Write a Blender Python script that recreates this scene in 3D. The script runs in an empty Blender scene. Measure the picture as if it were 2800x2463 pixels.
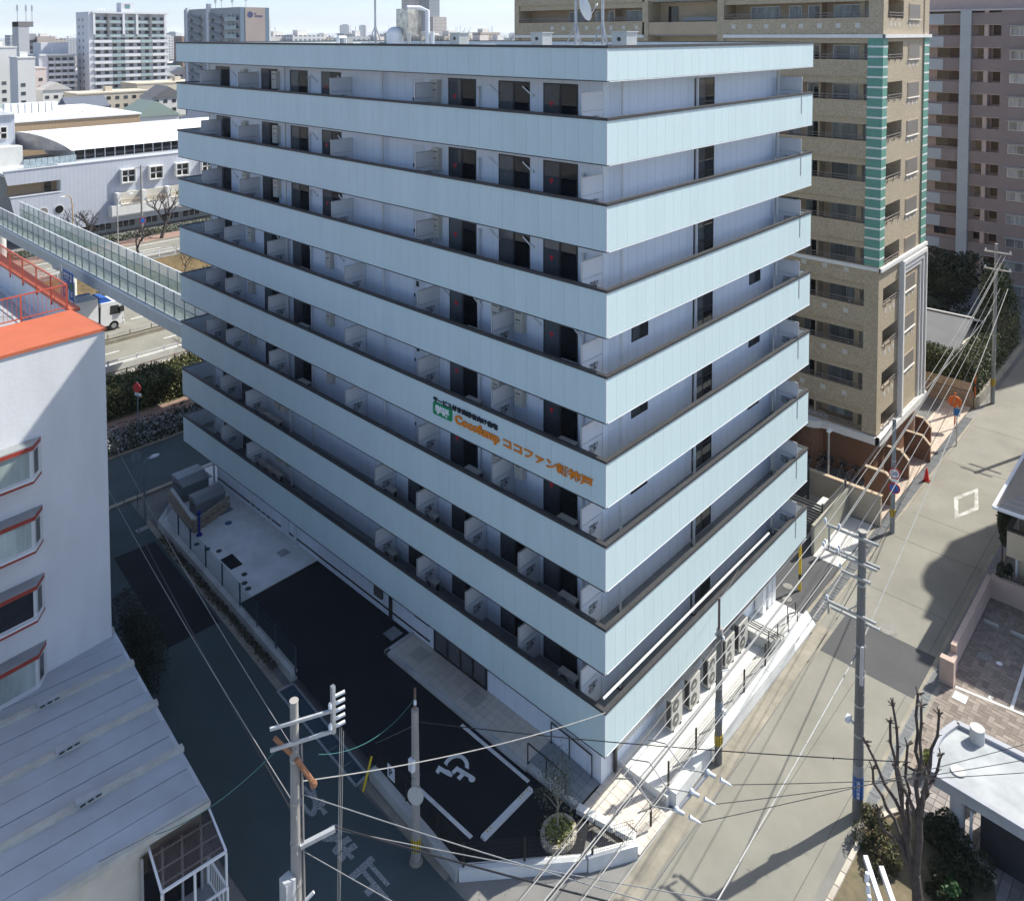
import bpy, math, random
from mathutils import Matrix, Vector
import numpy as np
random.seed(7)
rng = np.random.default_rng(11)
scene = bpy.context.scene
col = scene.collection
G = -0.4                      # street level; 0 is the ground-floor deck of the main building
# ------------------------------------------------------------------ camera
CAM = Vector((-22.127, -15.919, 27.580))
pit, rol, yaw = math.radians(2.4826), math.radians(-0.1506), math.radians(43.7615)
fwd = Vector((math.cos(yaw)*math.cos(pit), math.sin(yaw)*math.cos(pit), -math.sin(pit)))
rt0 = Vector((math.sin(yaw), -math.cos(yaw), 0)); up0 = rt0.cross(fwd)
rt = math.cos(rol)*rt0 + math.sin(rol)*up0
up = -math.sin(rol)*rt0 + math.cos(rol)*up0
cd = bpy.data.cameras.new('camera'); cam = bpy.data.objects.new('camera', cd); col.objects.link(cam)
m = Matrix((rt, up, -fwd)).transposed().to_4x4(); m.translation = CAM; cam.matrix_world = m
cd.sensor_fit = 'HORIZONTAL'; cd.sensor_width = 36; cd.lens = 2211.8/2800*36
cd.shift_x = (1400-1349.3)/2800; cd.shift_y = (192.8-1231.5)/2800
cd.clip_start = 0.5; cd.clip_end = 60000
scene.camera = cam
# ------------------------------------------------------------------ world, sun, exposure
SUN_AZ = math.radians(-21.0)      # direction towards the sun, measured from +X
SUN_EL = math.radians(46.0)
sdir = Vector((math.cos(SUN_AZ)*math.cos(SUN_EL), math.sin(SUN_AZ)*math.cos(SUN_EL), math.sin(SUN_EL)))
world = bpy.data.worlds.new('World'); scene.world = world; world.use_nodes = True
wn = world.node_tree; wn.nodes.clear()
wo = wn.nodes.new('ShaderNodeOutputWorld'); bg = wn.nodes.new('ShaderNodeBackground')
sky = wn.nodes.new('ShaderNodeTexSky'); sky.sky_type = 'NISHITA'; sky.sun_disc = False
sky.sun_elevation = SUN_EL; sky.sun_rotation = math.radians(90) - SUN_AZ
sky.air_density = .62; sky.dust_density = 1.3; sky.ozone_density = 2.2; sky.altitude = 30
# thin fair-weather cloud streaks, the same all round the sky
tc = wn.nodes.new('ShaderNodeTexCoord'); mp = wn.nodes.new('ShaderNodeMapping'); mp.inputs['Scale'].default_value = (3.2, 3.2, 26)
nz = wn.nodes.new('ShaderNodeTexNoise'); nz.inputs['Scale'].default_value = 2.6; nz.inputs['Detail'].default_value = 7; nz.inputs['Roughness'].default_value = .58
rp = wn.nodes.new('ShaderNodeValToRGB'); rp.color_ramp.elements[0].position = .50; rp.color_ramp.elements[1].position = .76
mx = wn.nodes.new('ShaderNodeMix'); mx.data_type = 'RGBA'
wn.links.new(tc.outputs['Generated'], mp.inputs['Vector']); wn.links.new(mp.outputs[0], nz.inputs['Vector'])
ml = wn.nodes.new('ShaderNodeMath'); ml.operation = 'MULTIPLY'; ml.inputs[1].default_value = .22
wn.links.new(nz.outputs['Fac'], rp.inputs['Fac']); wn.links.new(rp.outputs['Color'], ml.inputs[0]); wn.links.new(ml.outputs[0], mx.inputs['Factor'])
wn.links.new(sky.outputs[0], mx.inputs['A']); mx.inputs['B'].default_value = (4.2, 4.5, 4.7, 1)
wn.links.new(mx.outputs['Result'], bg.inputs['Color']); bg.inputs['Strength'].default_value = 0.14
wn.links.new(bg.outputs[0], wo.inputs[0])
sl = bpy.data.lights.new('sun', 'SUN'); sl.energy = 4.2; sl.angle = math.radians(.53); sl.color = (1, .965, .87)
so = bpy.data.objects.new('sun', sl); col.objects.link(so); so.rotation_euler = sdir.to_track_quat('Z', 'Y').to_euler()
vs = scene.view_settings; vs.view_transform = 'Standard'; vs.look = 'None'; vs.gamma = 1; vs.exposure = 0.74
try: vs.use_curve_mapping = False
except Exception: pass
scene.cycles.max_bounces = 6; scene.cycles.diffuse_bounces = 4; scene.cycles.glossy_bounces = 3
scene.cycles.transparent_max_bounces = 12; scene.cycles.volume_bounces = 2
scene.cycles.use_adaptive_sampling = True; scene.cycles.adaptive_threshold = 0.02
try:
    scene.cycles.use_denoising = True; scene.cycles.denoiser = 'OPENIMAGEDENOISE'
except Exception: pass

# ------------------------------------------------------------------ materials
MATS = {}
def mat(name, c=(.5, .5, .5), rough=.7, var=.12, scale=1.5, c2=None, bump=0., bscale=40, metal=0., spec=.4, rand=0., streak=0., alpha=1., trans=0., emit=None):
    if name in MATS: return MATS[name]
    M = bpy.data.materials.new(name); M.use_nodes = True; MATS[name] = M
    N, Lk = M.node_tree.nodes, M.node_tree.links
    b = N['Principled BSDF']; b.inputs['Roughness'].default_value = rough; b.inputs['Metallic'].default_value = metal
    b.inputs['Specular IOR Level'].default_value = spec
    b.inputs['Base Color'].default_value = (*c, 1)
    if alpha < 1: b.inputs['Alpha'].default_value = alpha
    if trans: b.inputs['Transmission Weight'].default_value = trans
    if emit: b.inputs['Emission Color'].default_value = (*emit[:3], 1); b.inputs['Emission Strength'].default_value = emit[3]
    t = N.new('ShaderNodeTexCoord'); out = None
    if var or c2:
        n = N.new('ShaderNodeTexNoise'); n.inputs['Scale'].default_value = scale; n.inputs['Detail'].default_value = 6; n.inputs['Roughness'].default_value = .62
        if streak:
            mpn = N.new('ShaderNodeMapping'); mpn.inputs['Scale'].default_value = (1, 1, streak); Lk.new(t.outputs['Object'], mpn.inputs[0]); Lk.new(mpn.outputs[0], n.inputs['Vector'])
        else: Lk.new(t.outputs['Object'], n.inputs['Vector'])
        r = N.new('ShaderNodeValToRGB'); r.color_ramp.elements[0].position = .3; r.color_ramp.elements[1].position = .7
        d = c2 if c2 else tuple(x*(1-var*1.6) for x in c)
        e = c if c2 else tuple(min(1, x*(1+var)) for x in c)
        r.color_ramp.elements[0].color = (*d, 1); r.color_ramp.elements[1].color = (*e, 1)
        Lk.new(n.outputs['Fac'], r.inputs['Fac']); out = r.outputs['Color']
    if rand:
        oi = N.new('ShaderNodeObjectInfo'); mr = N.new('ShaderNodeMapRange'); mr.inputs['To Min'].default_value = 1-rand; mr.inputs['To Max'].default_value = 1+rand
        Lk.new(oi.outputs['Random'], mr.inputs['Value'])
        hs = N.new('ShaderNodeHueSaturation'); Lk.new(mr.outputs[0], hs.inputs['Value'])
        if out is not None: Lk.new(out, hs.inputs['Color'])
        else: hs.inputs['Color'].default_value = (*c, 1)
        out = hs.outputs['Color']
    if out is not None: Lk.new(out, b.inputs['Base Color'])
    if bump:
        n2 = N.new('ShaderNodeTexNoise'); n2.inputs['Scale'].default_value = bscale; n2.inputs['Detail'].default_value = 5
        Lk.new(t.outputs['Object'], n2.inputs['Vector'])
        bp = N.new('ShaderNodeBump'); bp.inputs['Strength'].default_value = bump; bp.inputs['Distance'].default_value = .02
        Lk.new(n2.outputs['Fac'], bp.inputs['Height']); Lk.new(bp.outputs[0], b.inputs['Normal'])
    return M
def speckle(name, c, c2, scale=30, rough=.8, big=.1, bump=.3):
    """two-tone fine speckle (rough split tile, asphalt aggregate) over slow blotches"""
    if name in MATS: return MATS[name]
    M = bpy.data.materials.new(name); M.use_nodes = True; MATS[name] = M
    N, Lk = M.node_tree.nodes, M.node_tree.links; b = N['Principled BSDF']; b.inputs['Roughness'].default_value = rough; b.inputs['Specular IOR Level'].default_value = .3
    t = N.new('ShaderNodeTexCoord')
    n = N.new('ShaderNodeTexNoise'); n.inputs['Scale'].default_value = scale; n.inputs['Detail'].default_value = 3; Lk.new(t.outputs['Object'], n.inputs['Vector'])
    r = N.new('ShaderNodeValToRGB'); r.color_ramp.elements[0].position = .35; r.color_ramp.elements[1].position = .65
    r.color_ramp.elements[0].color = (*c2, 1); r.color_ramp.elements[1].color = (*c, 1); Lk.new(n.outputs['Fac'], r.inputs['Fac'])
    n2 = N.new('ShaderNodeTexNoise'); n2.inputs['Scale'].default_value = .35; n2.inputs['Detail'].default_value = 8; n2.inputs['Roughness'].default_value = .65; Lk.new(t.outputs['Object'], n2.inputs['Vector'])
    mr = N.new('ShaderNodeMapRange'); mr.inputs['From Min'].default_value = .3; mr.inputs['From Max'].default_value = .7; mr.inputs['To Min'].default_value = 1-big; mr.inputs['To Max'].default_value = 1+big
    Lk.new(n2.outputs['Fac'], mr.inputs['Value'])
    hs = N.new('ShaderNodeHueSaturation'); Lk.new(r.outputs['Color'], hs.inputs['Color']); Lk.new(mr.outputs[0], hs.inputs['Value'])
    Lk.new(hs.outputs['Color'], b.inputs['Base Color'])
    if bump:
        bp = N.new('ShaderNodeBump'); bp.inputs['Strength'].default_value = bump; bp.inputs['Distance'].default_value = .01
        Lk.new(n.outputs['Fac'], bp.inputs['Height']); Lk.new(bp.outputs[0], b.inputs['Normal'])
    return M
def ribbed(name, c, axis='X', pitch=.45, depth=.35, dark=.72, rough=.5, var=.06, metal=0.):
    """flat-colour sheet with fine parallel seams (relief and slightly darker seam line)"""
    if name in MATS: return MATS[name]
    M = bpy.data.materials.new(name); M.use_nodes = True; MATS[name] = M
    N, Lk = M.node_tree.nodes, M.node_tree.links; b = N['Principled BSDF']; b.inputs['Roughness'].default_value = rough; b.inputs['Metallic'].default_value = metal
    t = N.new('ShaderNodeTexCoord'); s = N.new('ShaderNodeSeparateXYZ'); Lk.new(t.outputs['Object'], s.inputs[0])
    dv = N.new('ShaderNodeMath'); dv.operation = 'DIVIDE'; dv.inputs[1].default_value = pitch; Lk.new(s.outputs[axis], dv.inputs[0])
    fr = N.new('ShaderNodeMath'); fr.operation = 'FRACT'; Lk.new(dv.outputs[0], fr.inputs[0])
    lt = N.new('ShaderNodeMath'); lt.operation = 'LESS_THAN'; lt.inputs[1].default_value = .045/pitch; Lk.new(fr.outputs[0], lt.inputs[0])
    n = N.new('ShaderNodeTexNoise'); n.inputs['Scale'].default_value = .9; n.inputs['Detail'].default_value = 6; Lk.new(t.outputs['Object'], n.inputs['Vector'])
    mr = N.new('ShaderNodeMapRange'); mr.inputs['To Min'].default_value = 1-var*1.5; mr.inputs['To Max'].default_value = 1+var*1.5; Lk.new(n.outputs['Fac'], mr.inputs['Value'])
    mc = N.new('ShaderNodeMix'); mc.data_type = 'RGBA'; mc.inputs['A'].default_value = (*c, 1); mc.inputs['B'].default_value = (*[x*dark for x in c], 1); Lk.new(lt.outputs[0], mc.inputs['Factor'])
    hs = N.new('ShaderNodeHueSaturation'); Lk.new(mc.outputs['Result'], hs.inputs['Color']); Lk.new(mr.outputs[0], hs.inputs['Value']); Lk.new(hs.outputs[0], b.inputs['Base Color'])
    bp = N.new('ShaderNodeBump'); bp.invert = True; bp.inputs['Strength'].default_value = depth; bp.inputs['Distance'].default_value = .02; Lk.new(lt.outputs[0], bp.inputs['Height']); Lk.new(bp.outputs[0], b.inputs['Normal'])
    return M

# ------------------------------------------------------------------ mesh helpers
class MB:
    def __init__(s): s.v = []; s.f = []; s.mi = []
    def add(s, vs, fs, mi=0):
        o = len(s.v); s.v += [tuple(v) for v in vs]; s.f += [tuple(i+o for i in f) for f in fs]; s.mi += [mi]*len(fs); return s
    def box(s, x0, x1, y0, y1, z0, z1, mi=0):
        if x0 > x1: x0, x1 = x1, x0
        if y0 > y1: y0, y1 = y1, y0
        return s.add([(x0,y0,z0),(x1,y0,z0),(x1,y1,z0),(x0,y1,z0),(x0,y0,z1),(x1,y0,z1),(x1,y1,z1),(x0,y1,z1)],
            [(3,2,1,0),(4,5,6,7),(0,1,5,4),(1,2,6,5),(2,3,7,6),(3,0,4,7)], mi)
    def beam(s, a, b, w, h, mi=0):
        a, b = Vector(a), Vector(b); d = (b-a).normalized()
        r = d.cross(Vector((0,0,1))); r = r.normalized() if r.length > 1e-4 else Vector((1,0,0)); u = r.cross(d)
        vs = [p + r*sx*w/2 + u*sz*h/2 for p in (a, b) for sx, sz in ((-1,-1),(1,-1),(1,1),(-1,1))]
        return s.add(vs, [(3,2,1,0),(4,5,6,7),(0,1,5,4),(1,2,6,5),(2,3,7,6),(3,0,4,7)], mi)
    def cyl(s, a, b, r0, r1=None, n=10, mi=0, caps=True):
        if r1 is None: r1 = r0
        a, b = Vector(a), Vector(b); d = (b-a).normalized()
        r = d.cross(Vector((0,0,1))); r = r.normalized() if r.length > 1e-4 else Vector((1,0,0)); u = r.cross(d)
        vs = [p + (r*math.cos(t)+u*math.sin(t))*q for p, q in ((a, r0), (b, r1)) for t in (2*math.pi*k/n for k in range(n))]
        fs = [(k, (k+1) % n, n+(k+1) % n, n+k) for k in range(n)]
        if caps: fs += [tuple(range(n-1, -1, -1)), tuple(range(n, 2*n))]
        return s.add(vs, fs, mi)
    def tube(s, pts, r, n=6, mi=0, r1=None):
        P = [Vector(p) for p in pts]; L = len(P); vs = []; pr_ = None
        for i, p in enumerate(P):
            d = (P[min(i+1, L-1)] - P[max(i-1, 0)])
            d = d.normalized() if d.length > 1e-9 else Vector((0,0,1))
            a = d.cross(Vector((0,0,1))) if pr_ is None else pr_ - d*pr_.dot(d)
            if a.length < 1e-4: a = d.cross(Vector((0,1,0)))
            a.normalize(); pr_ = a; u = d.cross(a); q = r if r1 is None else r + (r1-r)*i/max(1, L-1)
            vs += [p + (a*math.cos(t)+u*math.sin(t))*q for t in (2*math.pi*k/n for k in range(n))]
        fs = [(i*n+k, i*n+(k+1) % n, (i+1)*n+(k+1) % n, (i+1)*n+k) for i in range(L-1) for k in range(n)]
        fs += [tuple(range(n-1, -1, -1)), tuple(range((L-1)*n, L*n))]
        return s.add(vs, fs, mi)
    def prism(s, poly, z0, z1, mi=0):
        n = len(poly); a = sum(poly[i][0]*poly[(i+1) % n][1]-poly[(i+1) % n][0]*poly[i][1] for i in range(n))
        if a < 0: poly = poly[::-1]
        vs = [(x, y, z0) for x, y in poly] + [(x, y, z1) for x, y in poly]
        return s.add(vs, [tuple(range(n-1, -1, -1)), tuple(range(n, 2*n))] + [(k, (k+1) % n, n+(k+1) % n, n+k) for k in range(n)], mi)
    def extr(s, prof, axis, a, b, mi=0):
        """profile in the two other axes, extruded along axis from a to b. axis x: prof=(y,z); axis y: prof=(x,z)"""
        n = len(prof)
        f = (lambda t, p: (t, p[0], p[1])) if axis == 'x' else (lambda t, p: (p[0], t, p[1]))
        vs = [f(a, p) for p in prof] + [f(b, p) for p in prof]
        return s.add(vs, [tuple(range(n-1, -1, -1)), tuple(range(n, 2*n))] + [(k, (k+1) % n, n+(k+1) % n, n+k) for k in range(n)], mi)
    def quad(s, a, b, c, d, mi=0): return s.add([a, b, c, d], [(0,1,2,3)], mi)
    def disc(s, c, nrm, r, th=.02, n=20, mi=0):
        c = Vector(c); nrm = Vector(nrm).normalized(); return s.cyl(c-nrm*th/2, c+nrm*th/2, r, r, n, mi)
    def sphere(s, c, rx, ry, rz, nu=10, nv=6, mi=0):
        vs = []; 
        for j in range(1, nv):
            t = math.pi*j/nv
            for i in range(nu):
                p = 2*math.pi*i/nu; vs.append((c[0]+rx*math.sin(t)*math.cos(p), c[1]+ry*math.sin(t)*math.sin(p), c[2]+rz*math.cos(t)))
        vs += [(c[0], c[1], c[2]+rz), (c[0], c[1], c[2]-rz)]; T, B = len(vs)-2, len(vs)-1
        fs = [((j)*nu+i, (j+1)*nu+i, (j+1)*nu+(i+1) % nu, j*nu+(i+1) % nu) for j in range(nv-2) for i in range(nu)]
        fs += [(T, i, (i+1) % nu) for i in range(nu)] + [(B, (nv-2)*nu+(i+1) % nu, (nv-2)*nu+i) for i in range(nu)]
        return s.add(vs, fs, mi)
    def mesh(s, name, mats, smooth=False):
        me = bpy.data.meshes.new(name); me.from_pydata(s.v, [], s.f)
        if not isinstance(mats, (list, tuple)): mats = [mats]
        for M in mats: me.materials.append(M)
        if len(mats) > 1: me.polygons.foreach_set('material_index', s.mi)
        if smooth: me.polygons.foreach_set('use_smooth', [True]*len(me.polygons))
        me.update(); return me
WO = {}
def wo_(p): return WO.get(p.name, Vector((0,0,0))) if p is not None else Vector((0,0,0))
def ob(name, me, parent=None, loc=(0,0,0), rot=0., kind=None, label=None, cat=None, group=None, rx=None):
    o = bpy.data.objects.new(name, me); col.objects.link(o); loc = Vector(loc); WO[o.name] = loc
    if parent is not None: o.parent = parent; o.location = loc - wo_(parent)
    else: o.location = loc
    o.rotation_euler = rx if rx else (0, 0, rot)
    if kind: o['kind'] = kind
    if label: o['label'] = label
    if cat: o['category'] = cat
    if group: o['group'] = group
    return o
def B(mb, name, mats, parent=None, smooth=False, **k): return ob(name, mb.mesh(name, mats, smooth), parent, **k)
def thing(name, label, cat, loc=(0,0,0), group=None):
    return ob(name, None, None, loc, label=label, cat=cat, group=group)
def copy_tree(o, parent=None, loc=None, rot=None, label=None):
    c = o.copy(); col.objects.link(c); WO[c.name] = Vector(loc) if loc is not None else wo_(o)
    if parent is not None: c.parent = parent
    if loc is not None: c.location = loc
    if rot is not None: c.rotation_euler = (0, 0, rot)
    if label: c['label'] = label
    for ch in o.children: copy_tree(ch, c)
    return c
def text_mesh(body, mats, size=1., extrude=.01, bold=0., align='LEFT', shear=0., spacing=1., name='lettering', sx=1., line=1.):
    c = bpy.data.curves.new(name, 'FONT'); c.body = body; c.size = size; c.extrude = extrude; c.offset = bold; c.align_x = align; c.shear = shear; c.space_character = spacing; c.resolution_u = 3; c.space_line = line
    o = bpy.data.objects.new(name, c); col.objects.link(o); bpy.context.view_layer.update()
    me = bpy.data.meshes.new_from_object(o.evaluated_get(bpy.context.evaluated_depsgraph_get())); bpy.data.objects.remove(o); bpy.data.curves.remove(c)
    me.name = name; me.materials.clear(); me.materials.append(mats)
    if sx != 1.: me.transform(Matrix.Diagonal((sx, 1, 1, 1)))
    return me
def leaf_mesh(name, P, size, mats, up_bias=.3, asp=.55, mi=None):
    """many small two-triangle leaves at points P (n,3)"""
    n = len(P); d = rng.normal(size=(n, 3)); d[:, 2] += up_bias; d /= np.linalg.norm(d, axis=1)[:, None]
    a = np.cross(d, rng.normal(size=(n, 3))); a /= np.linalg.norm(a, axis=1)[:, None]; b = np.cross(d, a)
    s = size*(.6+.8*rng.random((n, 1)))
    V = np.stack([P-a*s, P+b*s*asp, P+a*s, P-b*s*asp], 1).reshape(-1, 3)
    me = bpy.data.meshes.new(name); me.vertices.add(4*n); me.vertices.foreach_set('co', V.ravel())
    me.loops.add(4*n); me.loops.foreach_set('vertex_index', np.arange(4*n, dtype=np.int32))
    me.polygons.add(n); me.polygons.foreach_set('loop_start', np.arange(0, 4*n, 4, dtype=np.int32)); me.polygons.foreach_set('loop_total', np.full(n, 4, dtype=np.int32))
    if not isinstance(mats, (list, tuple)): mats = [mats]
    for M in mats: me.materials.append(M)
    if len(mats) > 1: me.polygons.foreach_set('material_index', rng.integers(0, len(mats), n).astype(np.int32))
    me.update(); me.validate(); return me
def hedge_pts(x0, x1, y0, y1, z0, z1, n, bulge=.12):
    """points over the top and the sides of a clipped hedge, with lumps"""
    w, d, h = x1-x0, y1-y0, z1-z0; A = np.array([w*d, w*h, w*h, d*h, d*h]); k = rng.choice(5, n, p=A/A.sum()); u, v = rng.random(n), rng.random(n)
    P = np.zeros((n, 3)); P[:, 0] = x0+u*w; P[:, 1] = y0+v*d; P[:, 2] = z0+v*h
    t = k == 0; P[t, 2] = z1
    t = k == 1; P[t, 1] = y0
    t = k == 2; P[t, 1] = y1
    t = k == 3; P[t, 0] = x0; P[t, 1] = y0+u[t]*d
    t = k == 4; P[t, 0] = x1; P[t, 1] = y0+u[t]*d
    P += rng.normal(size=(n, 3))*bulge
    P[:, 2] += .10*np.sin(P[:, 0]*2.1+P[:, 1]*1.3)+.08*np.sin(P[:, 0]*5.3)
    return P
def blob_pts(c, r, n, lumps=9, fill=.35):
    """crown: leaves on a bunch of overlapping lumps"""
    c = np.array(c, float); r = np.array(r, float); L = rng.normal(size=(lumps, 3)); L /= np.linalg.norm(L, axis=1)[:, None]; L *= (.35+.4*rng.random((lumps, 1)))
    k = rng.integers(0, lumps, n); d = rng.normal(size=(n, 3)); d /= np.linalg.norm(d, axis=1)[:, None]
    q = (.30+.22*rng.random(lumps))[k][:, None]*(1-fill*rng.random((n, 1))**2)
    return c + (L[k] + d*q)*r
# ------------------------------------------------------------------ material set
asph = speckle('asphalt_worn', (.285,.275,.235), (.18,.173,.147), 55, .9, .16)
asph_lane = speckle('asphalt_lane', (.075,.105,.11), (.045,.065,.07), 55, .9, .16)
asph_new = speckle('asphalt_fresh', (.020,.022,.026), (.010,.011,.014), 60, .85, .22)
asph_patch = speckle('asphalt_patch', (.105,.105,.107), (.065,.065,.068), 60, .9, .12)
conc = mat('concrete_light', (.70,.71,.69), .85, .10, .9, bump=.15, bscale=60)
conc_wall = mat('concrete_wall', (.50,.50,.475), .85, .16, .8, bump=.15, bscale=30)
conc_old = mat('concrete_old', (.33,.30,.24), .92, .2, 1.3, c2=(.20,.185,.15), bump=.3, bscale=50)
tile_b = mat('tile_beige', (.62,.56,.48), .6, .06, 3, rand=.05)
tile_g = mat('tile_grey', (.26,.29,.31), .6, .06, 3, rand=.04)
white_paint = mat('road_paint', (.72,.72,.70), .8, .14, 2.5)
worn_paint = mat('road_paint_worn', (.42,.43,.43), .85, .2, 14, c2=(.10,.115,.12))
steel = mat('galvanised_steel', (.45,.47,.49), .42, .12, 3, metal=.75)
grate_m = mat('grating_steel', (.20,.21,.22), .5, .15, 4, metal=.55)
dark_m = mat('dark_metal', (.035,.033,.032), .45, .1, 5)
black_m = mat('black_plastic', (.015,.015,.016), .4, 0)
white_m = mat('white_metal', (.74,.76,.78), .45, .05, 2)
rubber = mat('rubber', (.02,.02,.02), .8, 0)
lawn = mat('dry_ground', (.20,.16,.10), .95, .25, 2, c2=(.10,.09,.055), bump=.4, bscale=25)
city_g = speckle('city_ground', (.22,.215,.20), (.13,.13,.13), .08, .95, .3, 0)
brickp = mat('brick_path', (.34,.22,.17), .9, .15, 3, c2=(.22,.15,.12))
def sheet(name, poly, z, m_, kind='structure', parent=None, th=.0):
    mb = MB()
    if th: mb.prism(poly, z-th, z)
    else:
        n = len(poly); a = sum(poly[i][0]*poly[(i+1) % n][1]-poly[(i+1) % n][0]*poly[i][1] for i in range(n))
        mb.add([(x, y, z) for x, y in (poly if a > 0 else poly[::-1])], [tuple(range(n))])
    return B(mb, name, m_, parent, kind=kind if parent is None else None)
def rect(x0, x1, y0, y1): return [(x0,y0),(x1,y0),(x1,y1),(x0,y1)]
R = 32000
gm = MB()   # ground with the sunken canal left open
gm.add([(-R,-R,G-.03),(R,-R,G-.03),(R,76,G-.03),(-R,76,G-.03),(-R,84.6,G-.03),(R,84.6,G-.03),(R,R,G-.03),(-R,R,G-.03)], [(0,1,2,3),(4,5,6,7)])
B(gm, 'ground', city_g, kind='structure')
road = sheet('road', rect(-70,130,-6.04,-1.27), G, asph)
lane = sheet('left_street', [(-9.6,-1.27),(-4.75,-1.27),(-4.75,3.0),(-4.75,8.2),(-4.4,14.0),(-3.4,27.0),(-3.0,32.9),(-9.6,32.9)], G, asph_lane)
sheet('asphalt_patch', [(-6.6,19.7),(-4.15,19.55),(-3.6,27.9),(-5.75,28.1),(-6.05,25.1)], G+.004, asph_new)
sheet('asphalt_patch', rect(13.85,17.0,-6.0,-1.95), G+.004, asph_patch)
sheet('gutter', rect(-70,15.4,-1.95,-1.24), G+.005, conc_old)
sheet('gutter', [(-4.78,3.0),(-4.5,3.0),(-4.1,14.0),(-2.95,30.2),(-3.25,30.2),(-4.42,14.0)], G+.005, conc_old)
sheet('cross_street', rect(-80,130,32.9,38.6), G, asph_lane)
kb = MB(); kb.box(-4.6,60,32.75,33.05,G-.05,G+.10); B(kb, 'kerb', conc_old, kind='structure')
for i, (a, b) in enumerate((((-3.95,29.35),(-3.2,29.75)),)):
    sheet('stop_line', rect(a[0],b[0],a[1],b[1]), G+.004, worn_paint)
# joints across the right street and a worn diamond mark
dm = MB(); D0 = [(31.6,-2.95),(33.7,-3.75),(31.2,-4.35),(29.2,-3.6)]; cxm = sum(p[0] for p in D0)/4; cym = sum(p[1] for p in D0)/4
D1 = [(cxm+(x-cxm)*.72, cym+(y-cym)*.66) for x, y in D0]
for k in range(4): 
    a, b, c, d = D0[k], D0[(k+1) % 4], D1[(k+1) % 4], D1[k]; dm.quad((*a,G+.004),(*d,G+.004),(*c,G+.004),(*b,G+.004))
B(dm, 'painted_diamond', mat('road_paint_half', (.70,.69,.66), .85, .2, 1.1, c2=(.24,.235,.21)), kind='structure')
jt = MB()
for xx, y0, y1 in ((25.1,-5.9,-1.5),(19.9,-5.5,-1.5),(36.0,-5.9,-1.5),(42.5,-5.9,-1.5),(28.2,-4.8,-1.6)): jt.box(xx-.012,xx+.012,y0,y1,G+.001,G+.004)
for yy, x0, x1 in ((-3.75,-6,13.8),(-5.6,-6,30)): jt.box(x0,x1,yy-.008,yy+.008,G+.001,G+.0035)
B(jt, 'asphalt_seam', mat('tar_seam',(.07,.07,.07),.9,0), kind='structure')
def manhole(x, y, z, r, m_, label, sq=False, parent=None):
    mb = MB()
    if sq: 
        mb.box(x-r,x+r,y-r,y+r,z,z+.012)
        for k in (-.35,.35): mb.box(x+k*r-.04,x+k*r+.04,y-.12*r,y+.12*r,z+.012,z+.018)
    else:
        mb.cyl((x,y,z),(x,y,z+.012),r,r,22); mb.cyl((x,y,z+.012),(x,y,z+.018),r*.8,r*.8,22)
    return B(mb, 'manhole_cover', m_, label=label, cat='manhole cover', group='covers in the paving')
iron = mat('cast_iron', (.075,.08,.085), .6, .2, 9, metal=.3)
iron_l = mat('cast_iron_worn', (.24,.23,.21), .7, .2, 9)
manhole(17.35,-3.75,G+.004,.42,iron_l,'large worn round manhole cover at the edge of the dark street patch')
for k, (x, y) in enumerate(((16.9,.9),(16.0,.55))): manhole(x,y,G+.06,.24,iron_l,'small round cover in the grey driveway, %s the stair' % ('farther from','nearer to')[k])
# right-hand drain: gratings between two concrete edges, and the same on the building side
def drain(name, y0, y1, x0, x1, label, step=1.0):
    t = thing(name, label, 'drain', (x0, (y0+y1)/2, G), 'street drains with steel gratings')
    e = MB(); e.box(x0,x1,y0-.14,y0,G-.3,G+.03); e.box(x0,x1,y1,y1+.14,G-.3,G+.03); e.box(x0,x1,y0,y1,G-.3,G-.2); B(e, 'concrete_edge', conc_old, t)
    g = MB(); w = y1-y0
    g.box(0,step-.02,.0,.03,0,.04); g.box(0,step-.02,w-.03,w,0,.04); g.box(0,.03,0,w,0,.04); g.box(step-.05,step-.02,0,w,0,.04)
    for k in range(1, 9): g.box(0,step-.02,w*k/9-.012,w*k/9+.012,.002,.038)
    for k in range(1, 4): g.box(step*k/4-.008,step*k/4+.008,0,w,.006,.03)
    g.box(.02,step-.04,.02,w-.02,-.01,.0)
    me = g.mesh('grating', grate_m); x = x0
    while x < x1-.5: ob('grating', me, t, (x, y0, G-.012)); x += step
    return t
drain('street_drain', -6.42, -6.05, 7.2, 60, 'long steel grated drain along the walled right side of the street')
drain('street_drain', -1.15, -.62, 14.6, 44, 'wide steel grated drain along the tan apartment side of the street')
# grated trench on the left street (runs along y)
t = thing('street_drain', 'dark blue steel plated drain beside the parking lot retaining wall', 'drain', (-4.3, 8, G), 'street drains with steel gratings')
e = MB()
for a, b in (((-4.78,7.9),(-4.45,13.9)),((-4.2,7.9),(-3.75,13.7))): e.beam((*a,G+.01),(*b,G+.01),.09,.06)
e.beam((-4.78,7.9,G+.01),(-4.2,7.95,G+.01),.09,.06); e.beam((-4.45,13.9,G+.01),(-3.75,13.75,G+.01),.09,.06); B(e, 'steel_edge', steel, t)
pl = mat('blue_plate', (.035,.06,.085), .6, .2, 5)
for k in range(6):
    f0, f1 = k/6, (k+1)/6-.008; L_ = lambda f: (-4.74+.33*f, 7.95+5.9*f); R_ = lambda f: (-4.24+.45*f, 7.95+5.75*f)
    mb = MB(); mb.prism([L_(f0),R_(f0),R_(f1),L_(f1)], G, G+.012); B(mb, 'plate', pl, t)
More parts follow.
